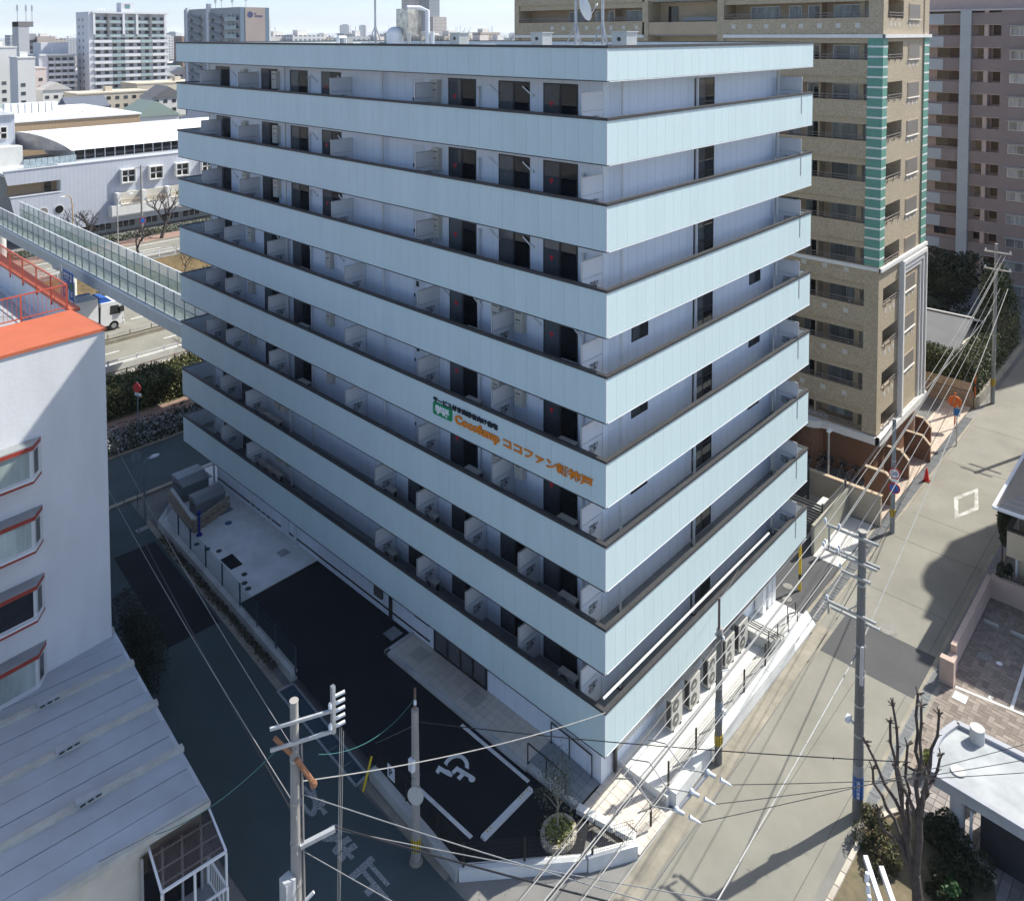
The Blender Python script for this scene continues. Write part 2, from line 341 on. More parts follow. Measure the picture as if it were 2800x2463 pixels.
# 止まれ painted on the left street for traffic coming towards the corner
for ch, (x, y) in (('止',(-5.95,5.35)),('ま',(-5.95,7.2)),('れ',(-5.85,9.2))):
    me = text_mesh(ch, worn_paint, .95, .001, .035, name='road_lettering'); me.transform(Matrix.Diagonal((1,1.75,1,1))); ob('road_lettering', me, None, (x, y, G+.006), math.pi, kind='structure')
# far side: planting strip, brick path, hedge ground, railing, main road, median, canal, far road
sheet('pavement', rect(-80,130,41.9,44.0), G+.02, brickp)
sheet('soil', rect(-80,130,38.7,41.9), G+.01, lawn)
sheet('soil', rect(-80,130,44.0,49.0), G+.012, lawn)
sheet('pavement', rect(-80,130,49.0,52.4), G+.02, mat('path_grey',(.36,.34,.31),.9,.15,1.5))
sheet('main_road', rect(-90,160,54.1,69.4), G, asph)
sheet('far_road', rect(-90,160,86.0,93.2), G, asph)
sheet('soil', rect(-90,160,69.6,76), G+.004, lawn)
ln = MB()
for x in range(-80,150,9): ln.box(x,x+5,57.2,57.35,G+.002,G+.004); ln.box(x,x+5,64.6,64.75,G+.002,G+.004); ln.box(x,x+5,89.4,89.55,G+.002,G+.004)
for y in (54.6,68.9,87.0,92.2): ln.box(-90,160,y,y+.15,G+.002,G+.004)
B(ln, 'lane_marking', white_paint, kind='structure')
sheet('pavement', rect(-90,160,93.3,96.2), G+.10, brickp)
kk = MB(); kk.box(-90,160,93.15,93.3,G-.05,G+.12); kk.box(-90,160,69.4,69.6,G-.05,G+.12); kk.box(-90,160,85.7,86.0,G-.05,G+.12); kk.box(-90,160,53.9,54.1,G-.05,G+.14); kk.box(-80,130,41.75,41.9,G-.05,G+.1); kk.box(-80,130,38.6,38.75,G-.05,G+.1); B(kk, 'kerb', conc_old, kind='structure')
cn = MB(); cn.add([(-90,76,G-.03),(160,76,G-.03),(160,78.2,G-3),(-90,78.2,G-3),(160,82,G-3),(-90,82,G-3),(160,84.6,G-.03),(-90,84.6,G-.03)], [(0,3,2,1)[::-1],(3,5,4,2)[::-1],(5,7,6,4)[::-1]])
B(cn, 'canal_bank', mat('dry_bank',(.22,.155,.075),.95,.25,.8,c2=(.10,.08,.045),bump=.4,bscale=8), kind='structure')
sheet('canal_water', rect(-90,160,79.3,80.6), G-2.9, mat('canal_water',(.03,.035,.03),.08,0))
def rail_run(name, label, y, x0, x1, zb, h, m_, post=2.5, rails=(.55,.9), cat='guard rail', pw=.08, ph=.12):
    t = thing(name, label, cat, (x0, y, zb))
    me = MB().box(-pw/2,pw/2,-pw/2,pw/2,0,h).mesh('post', m_); x = x0
    while x < x1: ob('post', me, t, (x, y, zb)); x += post
    for r in rails: B(MB().box(x0,x1,y-.05,y-.02,zb+r-ph/2,zb+r+ph/2), 'rail', m_, t)
    return t
rail_run('guard_rail', 'white guard rail along the far bank of the canal', 85.3, -10, 45, G, .9, white_m, 2.0, (.45,.8), ph=.10)
rail_run('guard_rail', 'brown pipe railing between the hedge and the main road', 50.6, -6, 14, G, 1.0, mat('brown_paint',(.16,.09,.07),.6,.1,3), 2.0, (.5,.95), 'railing', ph=.06)
rail_run('guard_rail', 'white pipe rail along the near edge of the main road', 53.5, -6, 16, G, .8, white_m, 2.4, (.72,), pw=.10, ph=.10)
t = thing('road_median', 'low concrete median barrier with steel rail between the carriageways', 'barrier', (0,59.7,G))
B(MB().box(-40,90,59.4,59.6,G,G+.35), 'kerb', conc_old, t); B(MB().box(-40,90,60.05,60.2,G,G+.3), 'kerb', conc_old, t)
me = MB().box(-.04,.04,-.04,.04,0,.8).mesh('post', conc_old)
for k in range(30): ob('post', me, t, (-20+k*2.0, 59.85, G))
B(MB().box(-30,60,59.82,59.88,G+.72,G+.8), 'rail', conc_wall, t)
B(MB().box(-20,30,52.45,52.6,G,G+.75), 'retaining_wall', conc_wall, label='low concrete wall between footpath and main road', cat='wall')
# ------------------------------------------------------------------ main building
W, L = 16.907, 31.93
panel_m = mat('facade_panel', (.575,.705,.715), .48, .035, .8, rand=.018, streak=.25)
core_m = mat('facade_core', (.30,.34,.36), .7, .05, 1)
inner_m = mat('parapet_inner', (.60,.66,.68), .6, .05, 1)
coping_m = mat('coping', (.050,.050,.052), .5, .15, 2)
wall_m = ribbed('wall_siding', (.74,.80,.87), 'X', .605, .3, .86, .6, .04)
wall_my = ribbed('wall_siding_y', (.74,.80,.87), 'Y', .605, .3, .90, .6, .04)
floor_m = mat('balcony_floor', (.20,.22,.225), .8, .12, 1.2)
soffit_m = mat('soffit', (.78,.80,.82), .8, .04, 1)
frame_m = mat('window_frame', (.018,.016,.016), .4, 0)
glass_d = mat('glass_dark', (.016,.018,.022), .04, .5, .6, spec=.6, rand=.5)
glass_s = mat('glass_room', (.10,.11,.12), .05, .4, .5, spec=.6, rand=.35)
board_m = mat('partition_board', (.70,.72,.75), .6, .03, 2)
alu = mat('aluminium', (.55,.57,.59), .4, .05, 2, metal=.5)
pipe_m = mat('pvc_pipe', (.68,.69,.70), .5, .04, 2)
ac_m = mat('ac_case', (.48,.47,.43), .55, .06, 3)
ac_d = mat('ac_grille', (.05,.05,.05), .5, 0)
red_m = mat('red_mark', (.62,.02,.04), .5, 0)
bld = thing('apartment_building', 'nine storey pale blue white panelled apartment block with wraparound balconies', 'apartment building', (0,0,0))
ZB = {n: 2.55+(n-2)*2.95 for n in range(2, 10)}; ZT = {n: ZB[n]+1.613-(.06 if n == 9 else 0) for n in ZB}; LV = {n: ZB[n]+.62 for n in ZB}
ZB[10], ZT[10] = 26.03, 27.18
nR, nL = 28, 53; pR, pL = W/nR, L/nL
rest = MB(); pcache = {}
for n in range(10, 1, -1):
    z0, z1 = ZB[n], ZT[n]
    c = MB(); c.box(.04,.11,.04,L-.04,z0,z1); c.box(.11,W-.11,.04,.11,z0,z1); c.box(W-.11,W,.04,L-.04,z0,z1); c.box(.11,W-.11,L-.11,L-.0,z0,z1)
    band = B(c, 'parapet_band', inner_m, bld)
    k = MB(); o_ = .035
    c9 = .13; k.box(-o_,c9,-o_,L+o_,z1,z1+.045); k.box(c9,W-c9,-o_,c9,z1,z1+.045); k.box(W-c9,W+o_,-o_,L+o_,z1,z1+.045); k.box(c9,W-c9,L-c9,L+o_,z1,z1+.045)
    k.box(-o_,-o_+.018,-o_,L+o_,z1-.05,z1); k.box(-o_+.018,W+o_,-o_,-o_+.018,z1-.05,z1)
    B(k, 'coping', coping_m, band)
    d = MB(); d.box(-.012,.1,-.012,L,z0-.025,z0-.002); B(d, 'drip_edge', coping_m, band)
    d = MB(); d.box(.1,W,-.012,.08,z0-.03,z0-.002); B(d, 'drip_edge', white_m, band)
    key = round(z1-z0, 3)
    if key not in pcache:
        h = z1-z0
        pcache[key] = (MB().box(.004,pR-.004,0,.035,.012,h-.02).mesh('panel', panel_m), MB().box(0,.035,.003,pL-.003,.012,h-.02).mesh('panel', panel_m))
    mr_, ml_ = pcache[key]
    for i in range(nR): ob('panel', mr_, band, (i*pR, 0, z0))
    for i in range(nL):
        if i < 5: ob('panel', ml_, band, (0, i*pL, z0))
        else: rest.box(0,.035,i*pL+.003,(i+1)*pL-.003,z0+.012,z1-.02)
    B(MB().box(-.008,.03,-.008,.03,z0,z1-.02), 'corner_trim', white_m, band)
    if n < 10:
        s = MB()
        for (a, b_, c_, e_) in ((.111,1.42,.111,L-.111),(15.5,W-.111,.111,L-.111),(1.42,15.5,.111,1.2),(1.42,15.5,30.45,L-.111)):
            s.box(a,b_,c_,e_,z0+.04,z0+.56); s.box(a,b_,c_,e_,z0+.562,z0+.62,1)
        B(s, 'balcony_slab', [soffit_m, floor_m], bld)
B(rest, 'panel_field', panel_m, bld, kind='stuff')
r = MB(); r.box(.17,W-.17,.17,L-.17,26.06,26.62); B(r, 'roof_slab', [soffit_m], bld)
B(MB().box(.18,W-.18,.18,L-.18,26.621,26.68), 'roof_membrane', mat('roof_membrane',(.33,.35,.35),.7,.12,.7), bld)
w = MB(); w.box(1.42,15.5,1.2,30.45,-.38,26.06); wl = w.mesh('wall', [wall_m, wall_my])
for p in wl.polygons: p.material_index = 1 if abs(p.normal.x) > .5 else 0
ob('wall', wl, bld)
# --- repeated facade pieces (local meshes, facing -X)
def sash(w_, h_, mid=True):
    f = MB(); t_ = .055
    f.box(-.02,.07,-w_/2,-w_/2+t_,0,h_); f.box(-.02,.07,w_/2-t_,w_/2,0,h_); f.box(-.02,.07,-w_/2+t_,w_/2-t_,h_-t_,h_); f.box(-.02,.07,-w_/2+t_,w_/2-t_,0,t_)
    if mid: f.box(-.015,.06,-.05,.05,t_,h_-t_)
    fr = f.mesh('window_frame', frame_m); g = MB().box(-.010,-.003,-w_/2+t_,-.05,t_,h_-t_).mesh('pane', glass_d); g2 = MB().box(-.014,-.005,.05,w_/2-t_,t_,h_-t_).mesh('pane', glass_s)
    return fr, g, g2
S_door = sash(1.66, 1.9); S_win = sash(1.12, 1.0)
tri = MB().add([(0,.11,.09),(0,-.11,.09),(0,0,-.11),(.01,.11,.09),(.01,-.11,.09),(.01,0,-.11)], [(0,1,2),(5,4,3),(0,3,4,1),(1,4,5,2),(2,5,3,0)]).mesh('access_mark', red_m)
def put_sash(S, x, y, z, rot=0., mark=False, name='sliding_window', parent=bld):
    o = ob(name, S[0], parent, (x, y, z), rot); 
    for k, g in enumerate(S[1:]):
        p = ob('pane', g, o, (x, y, z)); 
    if mark:
        q = ob('access_mark', tri, o, (x, y, z)); q.location = (-.026, .42, 1.12)
    return o
pm = MB(); pm.box(0,1.2,-.018,.018,.06,1.08,0); pm.box(0,1.2,-.018,.018,1.12,1.72,0)
for a, b_, c_, e_ in ((0,1.2,1.08,1.12),(0,1.2,1.72,1.76),(0,1.2,.03,.06)): pm.box(a,b_,-.025,.025,c_,e_,1)
pm.box(-.04,0,-.025,.025,.0,1.76,1); pm.box(1.2,1.22,-.025,.025,.0,1.76,1)
part_me = pm.mesh('partition', [board_m, alu])
ptxt = text_mesh('非常の際には\nここを破って\n隣戸へ避難\nできます', black_m, .085, .0015, .002, name='notice')
def put_partition(x, y, z, rot=0.):
    o = ob('partition', part_me, bld, (x, y, z), rot); q = ob('notice', ptxt, o, (x, y, z)); q.location = (.42, -.022, .84); q.rotation_euler = (math.pi/2, 0, 0); return o
hm = MB(); hm.box(-.24,0,-.22,.22,0,.95,0); hm.box(-.245,-.24,-.16,.16,.78,.82,1); hm.box(-.244,-.24,-.21,.21,.36,.372,1)
for k in range(5): hm.box(-.246,-.24,-.1+k*.05,-.075+k*.05,.48,.55,1)
heat_me = hm.mesh('water_heater', [mat('heater_case',(.56,.54,.48),.5,.03,2), ac_d])
arm = MB().beam((-.05,.25,.32),(-.05,-.22,0),.03,.055); arm.box(-.06,0,-.3,-.22,-.06,.06)
arm_me = arm.mesh('laundry_bracket', white_m)
def put_pipe(x, y, z0, z1, r=.06, brackets=True):
    mb = MB().cyl((x,y,z0),(x,y,z1),r,r,10)
    for zz in (z0+.75,): mb.cyl((x,y,zz),(x,y,zz+.04),r+.012,r+.012,10)
    mb.cyl((x,y,z0),(x,y,z0+.02),r+.07,r+.07,12,1)
    return B(mb, 'downpipe', [pipe_m, black_m], bld)
def vent(x, y, z, h):
    mb = MB().cyl((x,y,z),(x,y,z+h),.045,.045,8); mb.sphere((x,y,z+h),.075,.075,.075,8,5); return B(mb, 'vent_pipe', pipe_m, bld)
X = 1.42
TYPE = {9:'A',8:'A',7:'A',6:'B',5:'B',4:'B',3:'C',2:'C'}
DOORS = {'A':(28.9,23.68,20.77,17.87,8.46,5.51,3.16),'B':(28.9,23.64,20.7,8.43,3.15),'C':(28.62,26.35,11.29,8.37,5.46,3.15)}
PARTS = {'A':(29.2,24.85,16.15,10.03,1.2),'B':(28.9,26.6,22.0,15.2,9.95,5.56,1.2),'C':(27.4,24.54,13.02,10.1,7.1,4.19,1.2)}
HEATS = {'A':(26.2,22.85,9.95),'B':(25.7,18.0,6.35,5.1),'C':(23.06,22.45)}
ARMS = {'A':(27.6,19.4,17.0,6.6,4.75),'B':(22.9,17.2,16.0,9.6,7.6,4.4,2.3),'C':()}
for n in range(9, 1, -1):
    z = LV[n]; T = TYPE[n]
    for i, y in enumerate(DOORS[T]): put_sash(S_door, X, y, z+.05, 0, T != 'C' and i in (0,3,4,6) , 'sliding_door')
    for y in PARTS[T]: put_partition(.2, y, z)
    for y in HEATS[T]: ob('water_heater', heat_me, bld, (X, y, z+.9))
    for y in ARMS[T]: ob('laundry_bracket', arm_me, bld, (X-.02, y, z+1.45))
    for y in ((30.2,21.85,13.56) if T != 'C' else (30.2,21.68)): put_pipe(1.22, y, z, z+2.45)
    for y in (19.72,7.4,2.02): vent(1.34, y, z, 1.62)
    if T != 'C':
        dmb = MB().box(-.012,0,-.4,.4,.05,1.85); o = B(dmb, 'service_door', mat('door_paint',(.66,.69,.74),.5,.02,1), bld, loc=(X,11.25,z)); B(MB().box(-.05,-.012,.28,.33,.85,1.0), 'handle', dark_m, o, loc=(X,11.25,z))
        if T == 'B': B(MB().box(X-.03,X,11.28,11.45,z+1.35,z+1.6), 'vent_louvre', dark_m, bld)
    # right face
    o = put_sash(S_door, 8.62, 1.2, z+.05, math.pi/2, False, 'glazed_door'); B(MB().box(-.035,-.016,-.78,.78,.85,.93), 'mid_rail', frame_m, o, loc=(8.62,1.2,z+.05))
    if T != 'A':
        for xx in (3.83,13.45): put_sash(S_win, xx, 1.2, z+.97, math.pi/2)
    for xx in (2.25,7.6,15.2): put_pipe(xx, .95, z, z+2.45, .055)
    q = put_partition(15.62, 1.2, z, -math.pi/2)
# --- ground floor, parking side
gf = MB(); 
for y in (7.12,7.91,8.68,9.49,10.35): gf.box(X-.05,X,y-.045,y+.045,.05,2.3)
gf.box(X-.05,X,7.1,10.4,2.2,2.3); gf.box(X-.05,X,7.1,10.4,.03,.12); gfo = B(gf, 'entrance_frame', frame_m, bld)
for a, b_ in ((7.165,7.865),(7.955,8.635),(8.725,9.445),(9.535,10.305)): B(MB().box(X-.03,X-.005,a,b_,.12,2.2), 'pane', glass_s, gfo)
o = B(MB().box(X-.03,X,10.72,11.75,.9,2.1), 'window_frame', frame_m, bld); B(MB().box(X-.04,X-.031,10.78,11.69,.96,2.04), 'pane', mat('glass_green',(.10,.15,.14),.1,.2,1), o)
B(MB().box(X-.12,X,13.36,13.5,-.1,2.5), 'post', dark_m, bld)
B(MB().box(X-.02,X,10.7,30.4,.18,.27), 'base_trim', dark_m, bld)
B(MB().box(X-.035,X-.005,22.3,23.1,.0,1.95), 'service_door', mat('door_paint',(.66,.69,.74),.5,.02,1), bld)
for y in (30.6,21.5): B(MB().cyl((1.28,y,-.06),(1.28,y,2.6),.07,.07,10).cyl((1.28,y,-.06),(1.28,y,.0),.16,.13,10), 'downpipe', pipe_m, bld)
for k in range(5): B(MB().tube([(1.30,24.0+k*.55,.05),(1.30,24.0+k*.55,.75),(1.42,24.0+k*.55,.85)],.035,6), 'pipe', pipe_m, bld)
B(MB().box(1.3,X,14.05,14.65,.55,1.5), 'meter_box', mat('meter_box',(.10,.095,.09),.6,.1,2), bld)
# ground floor, street side: ribbed cladding, windows low down, pillars and meter cupboards
rib = ribbed('ground_floor_siding', (.58,.58,.55), 'X', .2, .5, .75, .6, .05)
B(MB().box(2.2,15.4,1.13,1.2,.5,2.5), 'cladding', rib, bld)
for xx in (4.6,6.4,8.6,10.6,12.4): o = B(MB().box(xx,xx+1.2,1.09,1.15,1.2,1.75), 'window_frame', frame_m, bld); B(MB().box(xx+.05,xx+1.15,1.075,1.089,1.25,1.7), 'pane', glass_d, o)
for xx in (2.15,15.3): B(MB().box(xx-.06,xx+.06,1.02,1.14,-.1,2.55), 'post', dark_m if xx < 5 else white_m, bld)
for xx in (13.7,14.3,14.75): B(MB().box(xx,xx+.34,.72,1.1,.0,1.5), 'meter_cupboard', white_m, bld)
B(MB().tube([(2.6,1.05,2.0),(9,1.05,2.0),(9,1.05,1.0)],.05,6).tube([(3.0,1.0,1.5),(12.5,1.0,1.5)],.04,6), 'conduit', pipe_m, bld)
# long white rod lying in the second-floor gutter
B(MB().cyl((.35,.33,LV[2]+1.10),(13.4,.33,LV[2]+1.10),.045,.045,8), 'awning_pole', mat('pole_white',(.82,.80,.76),.5,.03,1), label='long pale pole along the top of the lowest street-side balcony', cat='pole')
# --- AC outdoor units on the balconies
def ac_proto(tall=False):
    t = thing('air_conditioner_unit', '-', 'air conditioner'); H = 1.28 if tall else .62
    b = MB(); b.box(-.15,.15,-.4,.4,.06,H); body = B(b, 'casing', ac_m, t)
    for zc in ((.37,.95) if tall else (.34,)):
        B(MB().disc((-.155,.1,zc),(1,0,0),.235,.012,20), 'fan_grille', ac_d, body)
        g = MB(); g.disc((-.163,.1,zc),(1,0,0),.07,.01,12)
        for k in range(6): a = k*math.pi/6; g.beam((-.163,.1-.23*math.cos(a),zc-.23*math.sin(a)),(-.163,.1+.23*math.cos(a),zc+.23*math.sin(a)),.008,.008)
        B(g, 'fan_guard', ac_m, body)
    B(MB().box(-.1,.1,-.404,-.4,.15,H-.07), 'side_louvre', ac_d, body); B(MB().box(-.1,.1,.4,.404,.15,H-.07), 'side_louvre', ac_d, body)
    for y in (-.28,.28): B(MB().box(-.18,.18,y-.03,y+.03,0,.06), 'foot', mat('ac_foot',(.16,.16,.15),.7,0), t)
    return t
ac = ac_proto(); first = True; ORD = ('','','second','third','fourth','fifth','sixth','seventh')
POS = {7:(20.3,),6:(19.76,7.3,2.35),5:(19.76,7.3,2.35),4:(19.76,7.3,2.35),3:(24.25,23.35,22.5,12.8,9.93,2.3),2:(24.25,23.35,22.5,12.8,9.93,2.3)}
NTH = ('nearest the building corner','second from the building corner','third from the building corner','third from the far end','second from the far end','nearest the far end')
for n in POS:
    ys = sorted(POS[n])
    for i, y in enumerate(ys):
        lab = 'air conditioner unit on the %s-floor balcony, %s' % (ORD[n], ('the only one' if len(ys) == 1 else NTH[i] if len(ys) == 6 else ('nearest the building corner','in the middle','nearest the far end')[i]))
        loc = (.86, y, LV[n])
        if first: ac.location = loc; ac['label'] = lab; first = False
        else: copy_tree(ac, None, loc, 0, lab)
        ac['group'] = 'air conditioners of the panelled building'
act = ac_proto(True); act['group'] = 'tall air conditioners on the walkway'
for i, xx in enumerate((5.35,6.75,8.25,9.75,11.0)):
    lab = 'tall beige double-fan air conditioner on the sunny concrete walkway, %s from the street corner' % ('first','second','third','fourth','fifth')[i]
    if i == 0: act.location = (xx,.5,.02); act.rotation_euler = (0,0,math.pi/2); act['label'] = lab
    else: copy_tree(act, None, (xx,.5,.02), math.pi/2, lab)
# --- facade sign
sgn = thing('facade_sign', 'Japanese name sign in black, green and orange on the fifth-floor balcony band', 'sign', (-.02,4.5,12.1))
org = mat('sign_orange', (.72,.22,.015), .45, .03, 2); blk = mat('sign_black', (.012,.02,.03), .45, 0); grn = mat('sign_green', (.005,.26,.10), .45, 0); wht = mat('sign_white', (.8,.82,.82), .5, 0)
def fit(me, x0, x1, z0, z1, depth=None):
    xs = [v.co.x for v in me.vertices]; ys = [v.co.y for v in me.vertices]; a, b_, c_, d_ = min(xs), max(xs), min(ys), max(ys)
    me.transform(Matrix.Translation((x0, z0, 0)) @ Matrix.Diagonal(((x1-x0)/(b_-a), (z1-z0)/(d_-c_), 1, 1)) @ Matrix.Translation((-a, -c_, 0))); return me
RX = (math.pi/2, 0, -math.pi/2)
def sign_text(s, y0, y1, z0, z1, m_, name, bold=.03, parent=sgn, x=-.03, ex=.02):
    me = text_mesh(s, m_, 1, ex, bold, name=name); fit(me, 0, y0-y1, z0, z1); o = ob(name, me, parent, (x, y0, 0)); o.rotation_euler = RX; return o
sign_text('サービス付き高齢者向け住宅', 8.76, 5.08, 12.39, 12.62, blk, 'lettering', .035)
gb = MB(); pts = []
for cx_, cz_, a0 in ((8.68,12.31,0),(7.72,12.31,90),(7.72,11.97,180),(8.68,11.97,270)):
    for k in range(5): a = math.radians(a0+k*22.5); pts.append((cx_+.09*math.cos(a), cz_+.09*math.sin(a)))
gb.add([(-.012,y,z) for y, z in pts]+[(-.045,y,z) for y, z in pts], [tuple(range(20)), tuple(range(39,19,-1))]+[(k,(k+1)%20,20+(k+1)%20,20+k) for k in range(20)][::1])
gbo = B(gb, 'badge', grn, sgn); sign_text('学研', 8.62, 7.78, 11.95, 12.33, wht, 'lettering', .05, gbo, -.052, .006)
# serif style word: bold roman capitals and small letters drawn from the font, thick-thin through scaling
sign_text('Cocofump', 7.46, 4.98, 11.80, 12.28, org, 'lettering', .045)
o = sign_text('ココファン新神戸', 4.78, .55, 11.87, 12.25, org, 'lettering', .032)
# ------------------------------------------------------------------ the lot round the main building
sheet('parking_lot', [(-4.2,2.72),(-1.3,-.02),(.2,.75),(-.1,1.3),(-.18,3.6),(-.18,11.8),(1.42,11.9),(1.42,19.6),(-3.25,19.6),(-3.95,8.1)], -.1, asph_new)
sheet('parking_apron', [(-3.3,19.6),(1.42,19.6),(1.42,30.4),(2.4,30.4),(2.4,32.55),(.75,32.6),(-2.85,29.0)], -.05, conc, th=.4)
# retaining wall along the left street
t = thing('retaining_wall', 'long pale concrete retaining wall between parking lot and left street', 'wall', (-4.3,8,G))
def wall_seg(a, b, w_, z0, z1, m_, name, parent): 
    mb = MB(); mb.beam((a[0],a[1],(z0+z1)/2),(b[0],b[1],(z0+z1)/2), w_, z1-z0); return B(mb, name, m_, parent)
wl_pts = [(-4.45,2.75),(-4.2,7.6)]
wall_seg((-4.42,2.72),(-4.12,7.75), .3, G-.1, .0, conc_wall, 'wall_block', t)
for a, b in (((-3.62,13.9),(-3.3,19.2)),((-3.29,19.25),(-2.98,25.0)),((-2.97,25.05),(-2.8,29.0))): wall_seg(a, b, .32, G-.1, .02, conc_wall, 'wall_block', t)
wall_seg((-2.8,29.0),(.9,32.7), .25, G-.1, .02, conc_wall, 'wall_block', t); wall_seg((.8,32.7),(3.0,32.6), .25, G-.1, .02, conc_wall, 'wall_block', t)
wall_seg((-4.4,2.75),(-1.2,-.12), .24, G-.1, -.02, conc, 'wall_block', t)
# ditch vegetation beside it
P = np.stack([rng.normal(-3.75,.12,1500), 15+rng.random(1500)*13, G+.02+.12*rng.random(1500)], 1); P[:, 0] += (P[:, 1]-15)*.05-.12
ob('weeds', leaf_mesh('weeds', P, .06, [mat('weed_brown',(.10,.075,.045),.9,.2,5), mat('weed_green',(.05,.06,.03),.9,.2,5)]), kind='stuff', label='dry brown weeds along the foot of the retaining wall')
# mesh fences
fence_m = mat('fence_green_grey', (.06,.10,.12), .5, .1, 3, metal=.3); fence_d = mat('fence_dark', (.035,.033,.032), .5, .1, 3, metal=.3)
def mesh_fence(label, pts, h, m_, step=1.95, z=0., post_w=.06, pitch=.07, group='wire mesh fences'):
    t = thing('mesh_fence', label, 'fence', (*pts[0], z), group)
    pm_ = MB().box(-post_w/2,post_w/2,-post_w/2,post_w/2,0,h).mesh('post', m_)
    for (a, b) in zip(pts[:-1], pts[1:]):
        a, b = Vector((*a, 0)), Vector((*b, 0)); n = max(1, round((b-a).length/step))
        for k in range(n+1):
            p = a + (b-a)*k/n
            if k < n or b.to_2d()[:] == tuple(pts[-1]): ob('post', pm_, t, (p.x, p.y, z))
        for k in range(n):
            p, q = a+(b-a)*(k/n), a+(b-a)*((k+1)/n); mb = MB(); d = (q-p); Ln = d.length; m2 = int(Ln/pitch)
            for j in range(1, m2): c = p+d*j/m2; mb.beam((c.x,c.y,z+.05),(c.x,c.y,z+h-.03),.006,.006)
            for zz in (.06,.22,.38,.54,.7,.86,h-.03):
                if zz < h: mb.beam((p.x,p.y,z+zz),(q.x,q.y,z+zz),.008,.008)
            B(mb, 'mesh_panel', m_, t)
    return t
mesh_fence('green grey wire mesh fence along the concrete apron and upper parking', [(-3.6,13.8),(-3.2,19.3),(-2.85,25.2),(-2.6,28.6)], 1.15, fence_m, z=.0)
mesh_fence('green grey wire mesh fence round the accessible parking bay', [(-3.98,7.65),(-4.23,3.95),(-4.3,2.67)], .95, fence_d, z=-.02)
mesh_fence('dark wire mesh fence across the sunny corner of the lot', [(-4.28,2.65),(-1.2,-.05)], .85, fence_d, z=-.02)
mesh_fence('short dark wire mesh fence on the low white wall by the tiled entrance', [(-1.05,-.25),(.25,-1.05)], .85, fence_d, z=.05, step=1.5)
mesh_fence('short dark wire mesh fence panel between entrance tiles and street', [(1.35,-1.0),(2.3,-1.05)], .8, fence_d, z=-.2, step=1.)
mesh_fence('long dark wire mesh fence on the street side of the sunny walkway', [(2.75,-.85),(12.6,-.85)], 1.0, fence_d, z=.12)
# parking sign plate on fence
s = thing('parking_sign', 'white plate with a black P wired to the parking fence', 'sign', (-4.2,6.6,.6))
B(MB().box(-4.19,-4.17,6.36,6.76,.35,.85), 'plate', white_m, s); me = text_mesh('P', blk, 1, .002, .02, name='lettering'); fit(me, 0, .18, .45, .75); o = ob('lettering', me, s, (-4.193, 6.66, 0)); o.rotation_euler = RX
# bay lines, wheel stop, accessible symbol
def line(a, b, w_, z, m_=white_paint, name='bay_line'):
    mb = MB(); a, b = Vector((*a, z)), Vector((*b, z)); r = (b-a).normalized().cross(Vector((0,0,1)))*w_/2; mb.quad(a+r, b+r, b-r, a-r); return B(mb, name, m_, kind='structure')
line((-.42,6.75),(-.42,3.15), .15, -.095); line((-3.42,6.15),(-3.36,3.2), .15, -.095)
ws = thing('wheel_stop', 'long concrete wheel stop with yellow studs at the end of the accessible bay', 'wheel stop', (-1.9,2.85,-.1))
B(MB().extr([(2.76,-.1),(2.98,-.1),(2.95,.02),(2.79,.02)], 'x', -3.15, -.62), 'block', conc, ws)
for xx in (-2.9,-2.75,-1.2,-1.05,-.8): B(MB().box(xx-.03,xx+.03,2.85,2.91,.02,.027), 'stud', mat('stud_yellow',(.7,.45,.03),.5,0), ws)
hc = MB(); z = -.094      # wheelchair mark
hc_arc_o = [(-2.06, 6.01), (-1.89, 6.05), (-1.72, 6.04), (-1.56, 6.0), (-1.43, 5.91), (-1.35, 5.77), (-1.33, 5.6), (-1.36, 5.43), (-1.43, 5.29), (-1.52, 5.2), (-1.6, 5.12)]
hc_arc_i = [(-2.08, 5.82), (-1.99, 5.87), (-1.86, 5.9), (-1.7, 5.88), (-1.58, 5.81), (-1.53, 5.75), (-1.49, 5.66), (-1.49, 5.54), (-1.53, 5.42), (-1.58, 5.35), (-1.64, 5.29)]
hc_body = [(-1.82, 5.55), (-1.68, 4.83), (-1.67, 4.73), (-1.72, 4.65), (-1.82, 4.62), (-1.9, 4.67), (-1.93, 4.76), (-1.89, 4.85), (-1.85, 4.89), (-1.89, 5.06), (-2.15, 5.04), (-2.15, 5.21), (-1.93, 5.22), (-1.96, 5.39), (-2.13, 5.38), (-2.12, 5.53)]
hc_leg = [(-2.27, 6.07), (-2.21, 5.78), (-2.14, 5.63), (-2.15, 5.49), (-2.18, 5.39), (-2.28, 5.37), (-2.33, 5.51), (-2.4, 5.85), (-2.53, 5.81), (-2.53, 5.97)]
for k in range(10): hc.quad((*hc_arc_o[k],z),(*hc_arc_i[k],z),(*hc_arc_i[k+1],z),(*hc_arc_o[k+1],z))
for pl4 in (hc_body, hc_leg):
    ar4 = sum(p[0]*q[1]-q[0]*p[1] for p, q in zip(pl4, pl4[1:]+pl4[:1])); pl4 = pl4 if ar4 > 0 else pl4[::-1]; hc.add([(x,y,z) for x, y in pl4], [tuple(range(len(pl4)))])
B(hc, 'wheelchair_symbol', white_paint, kind='structure')
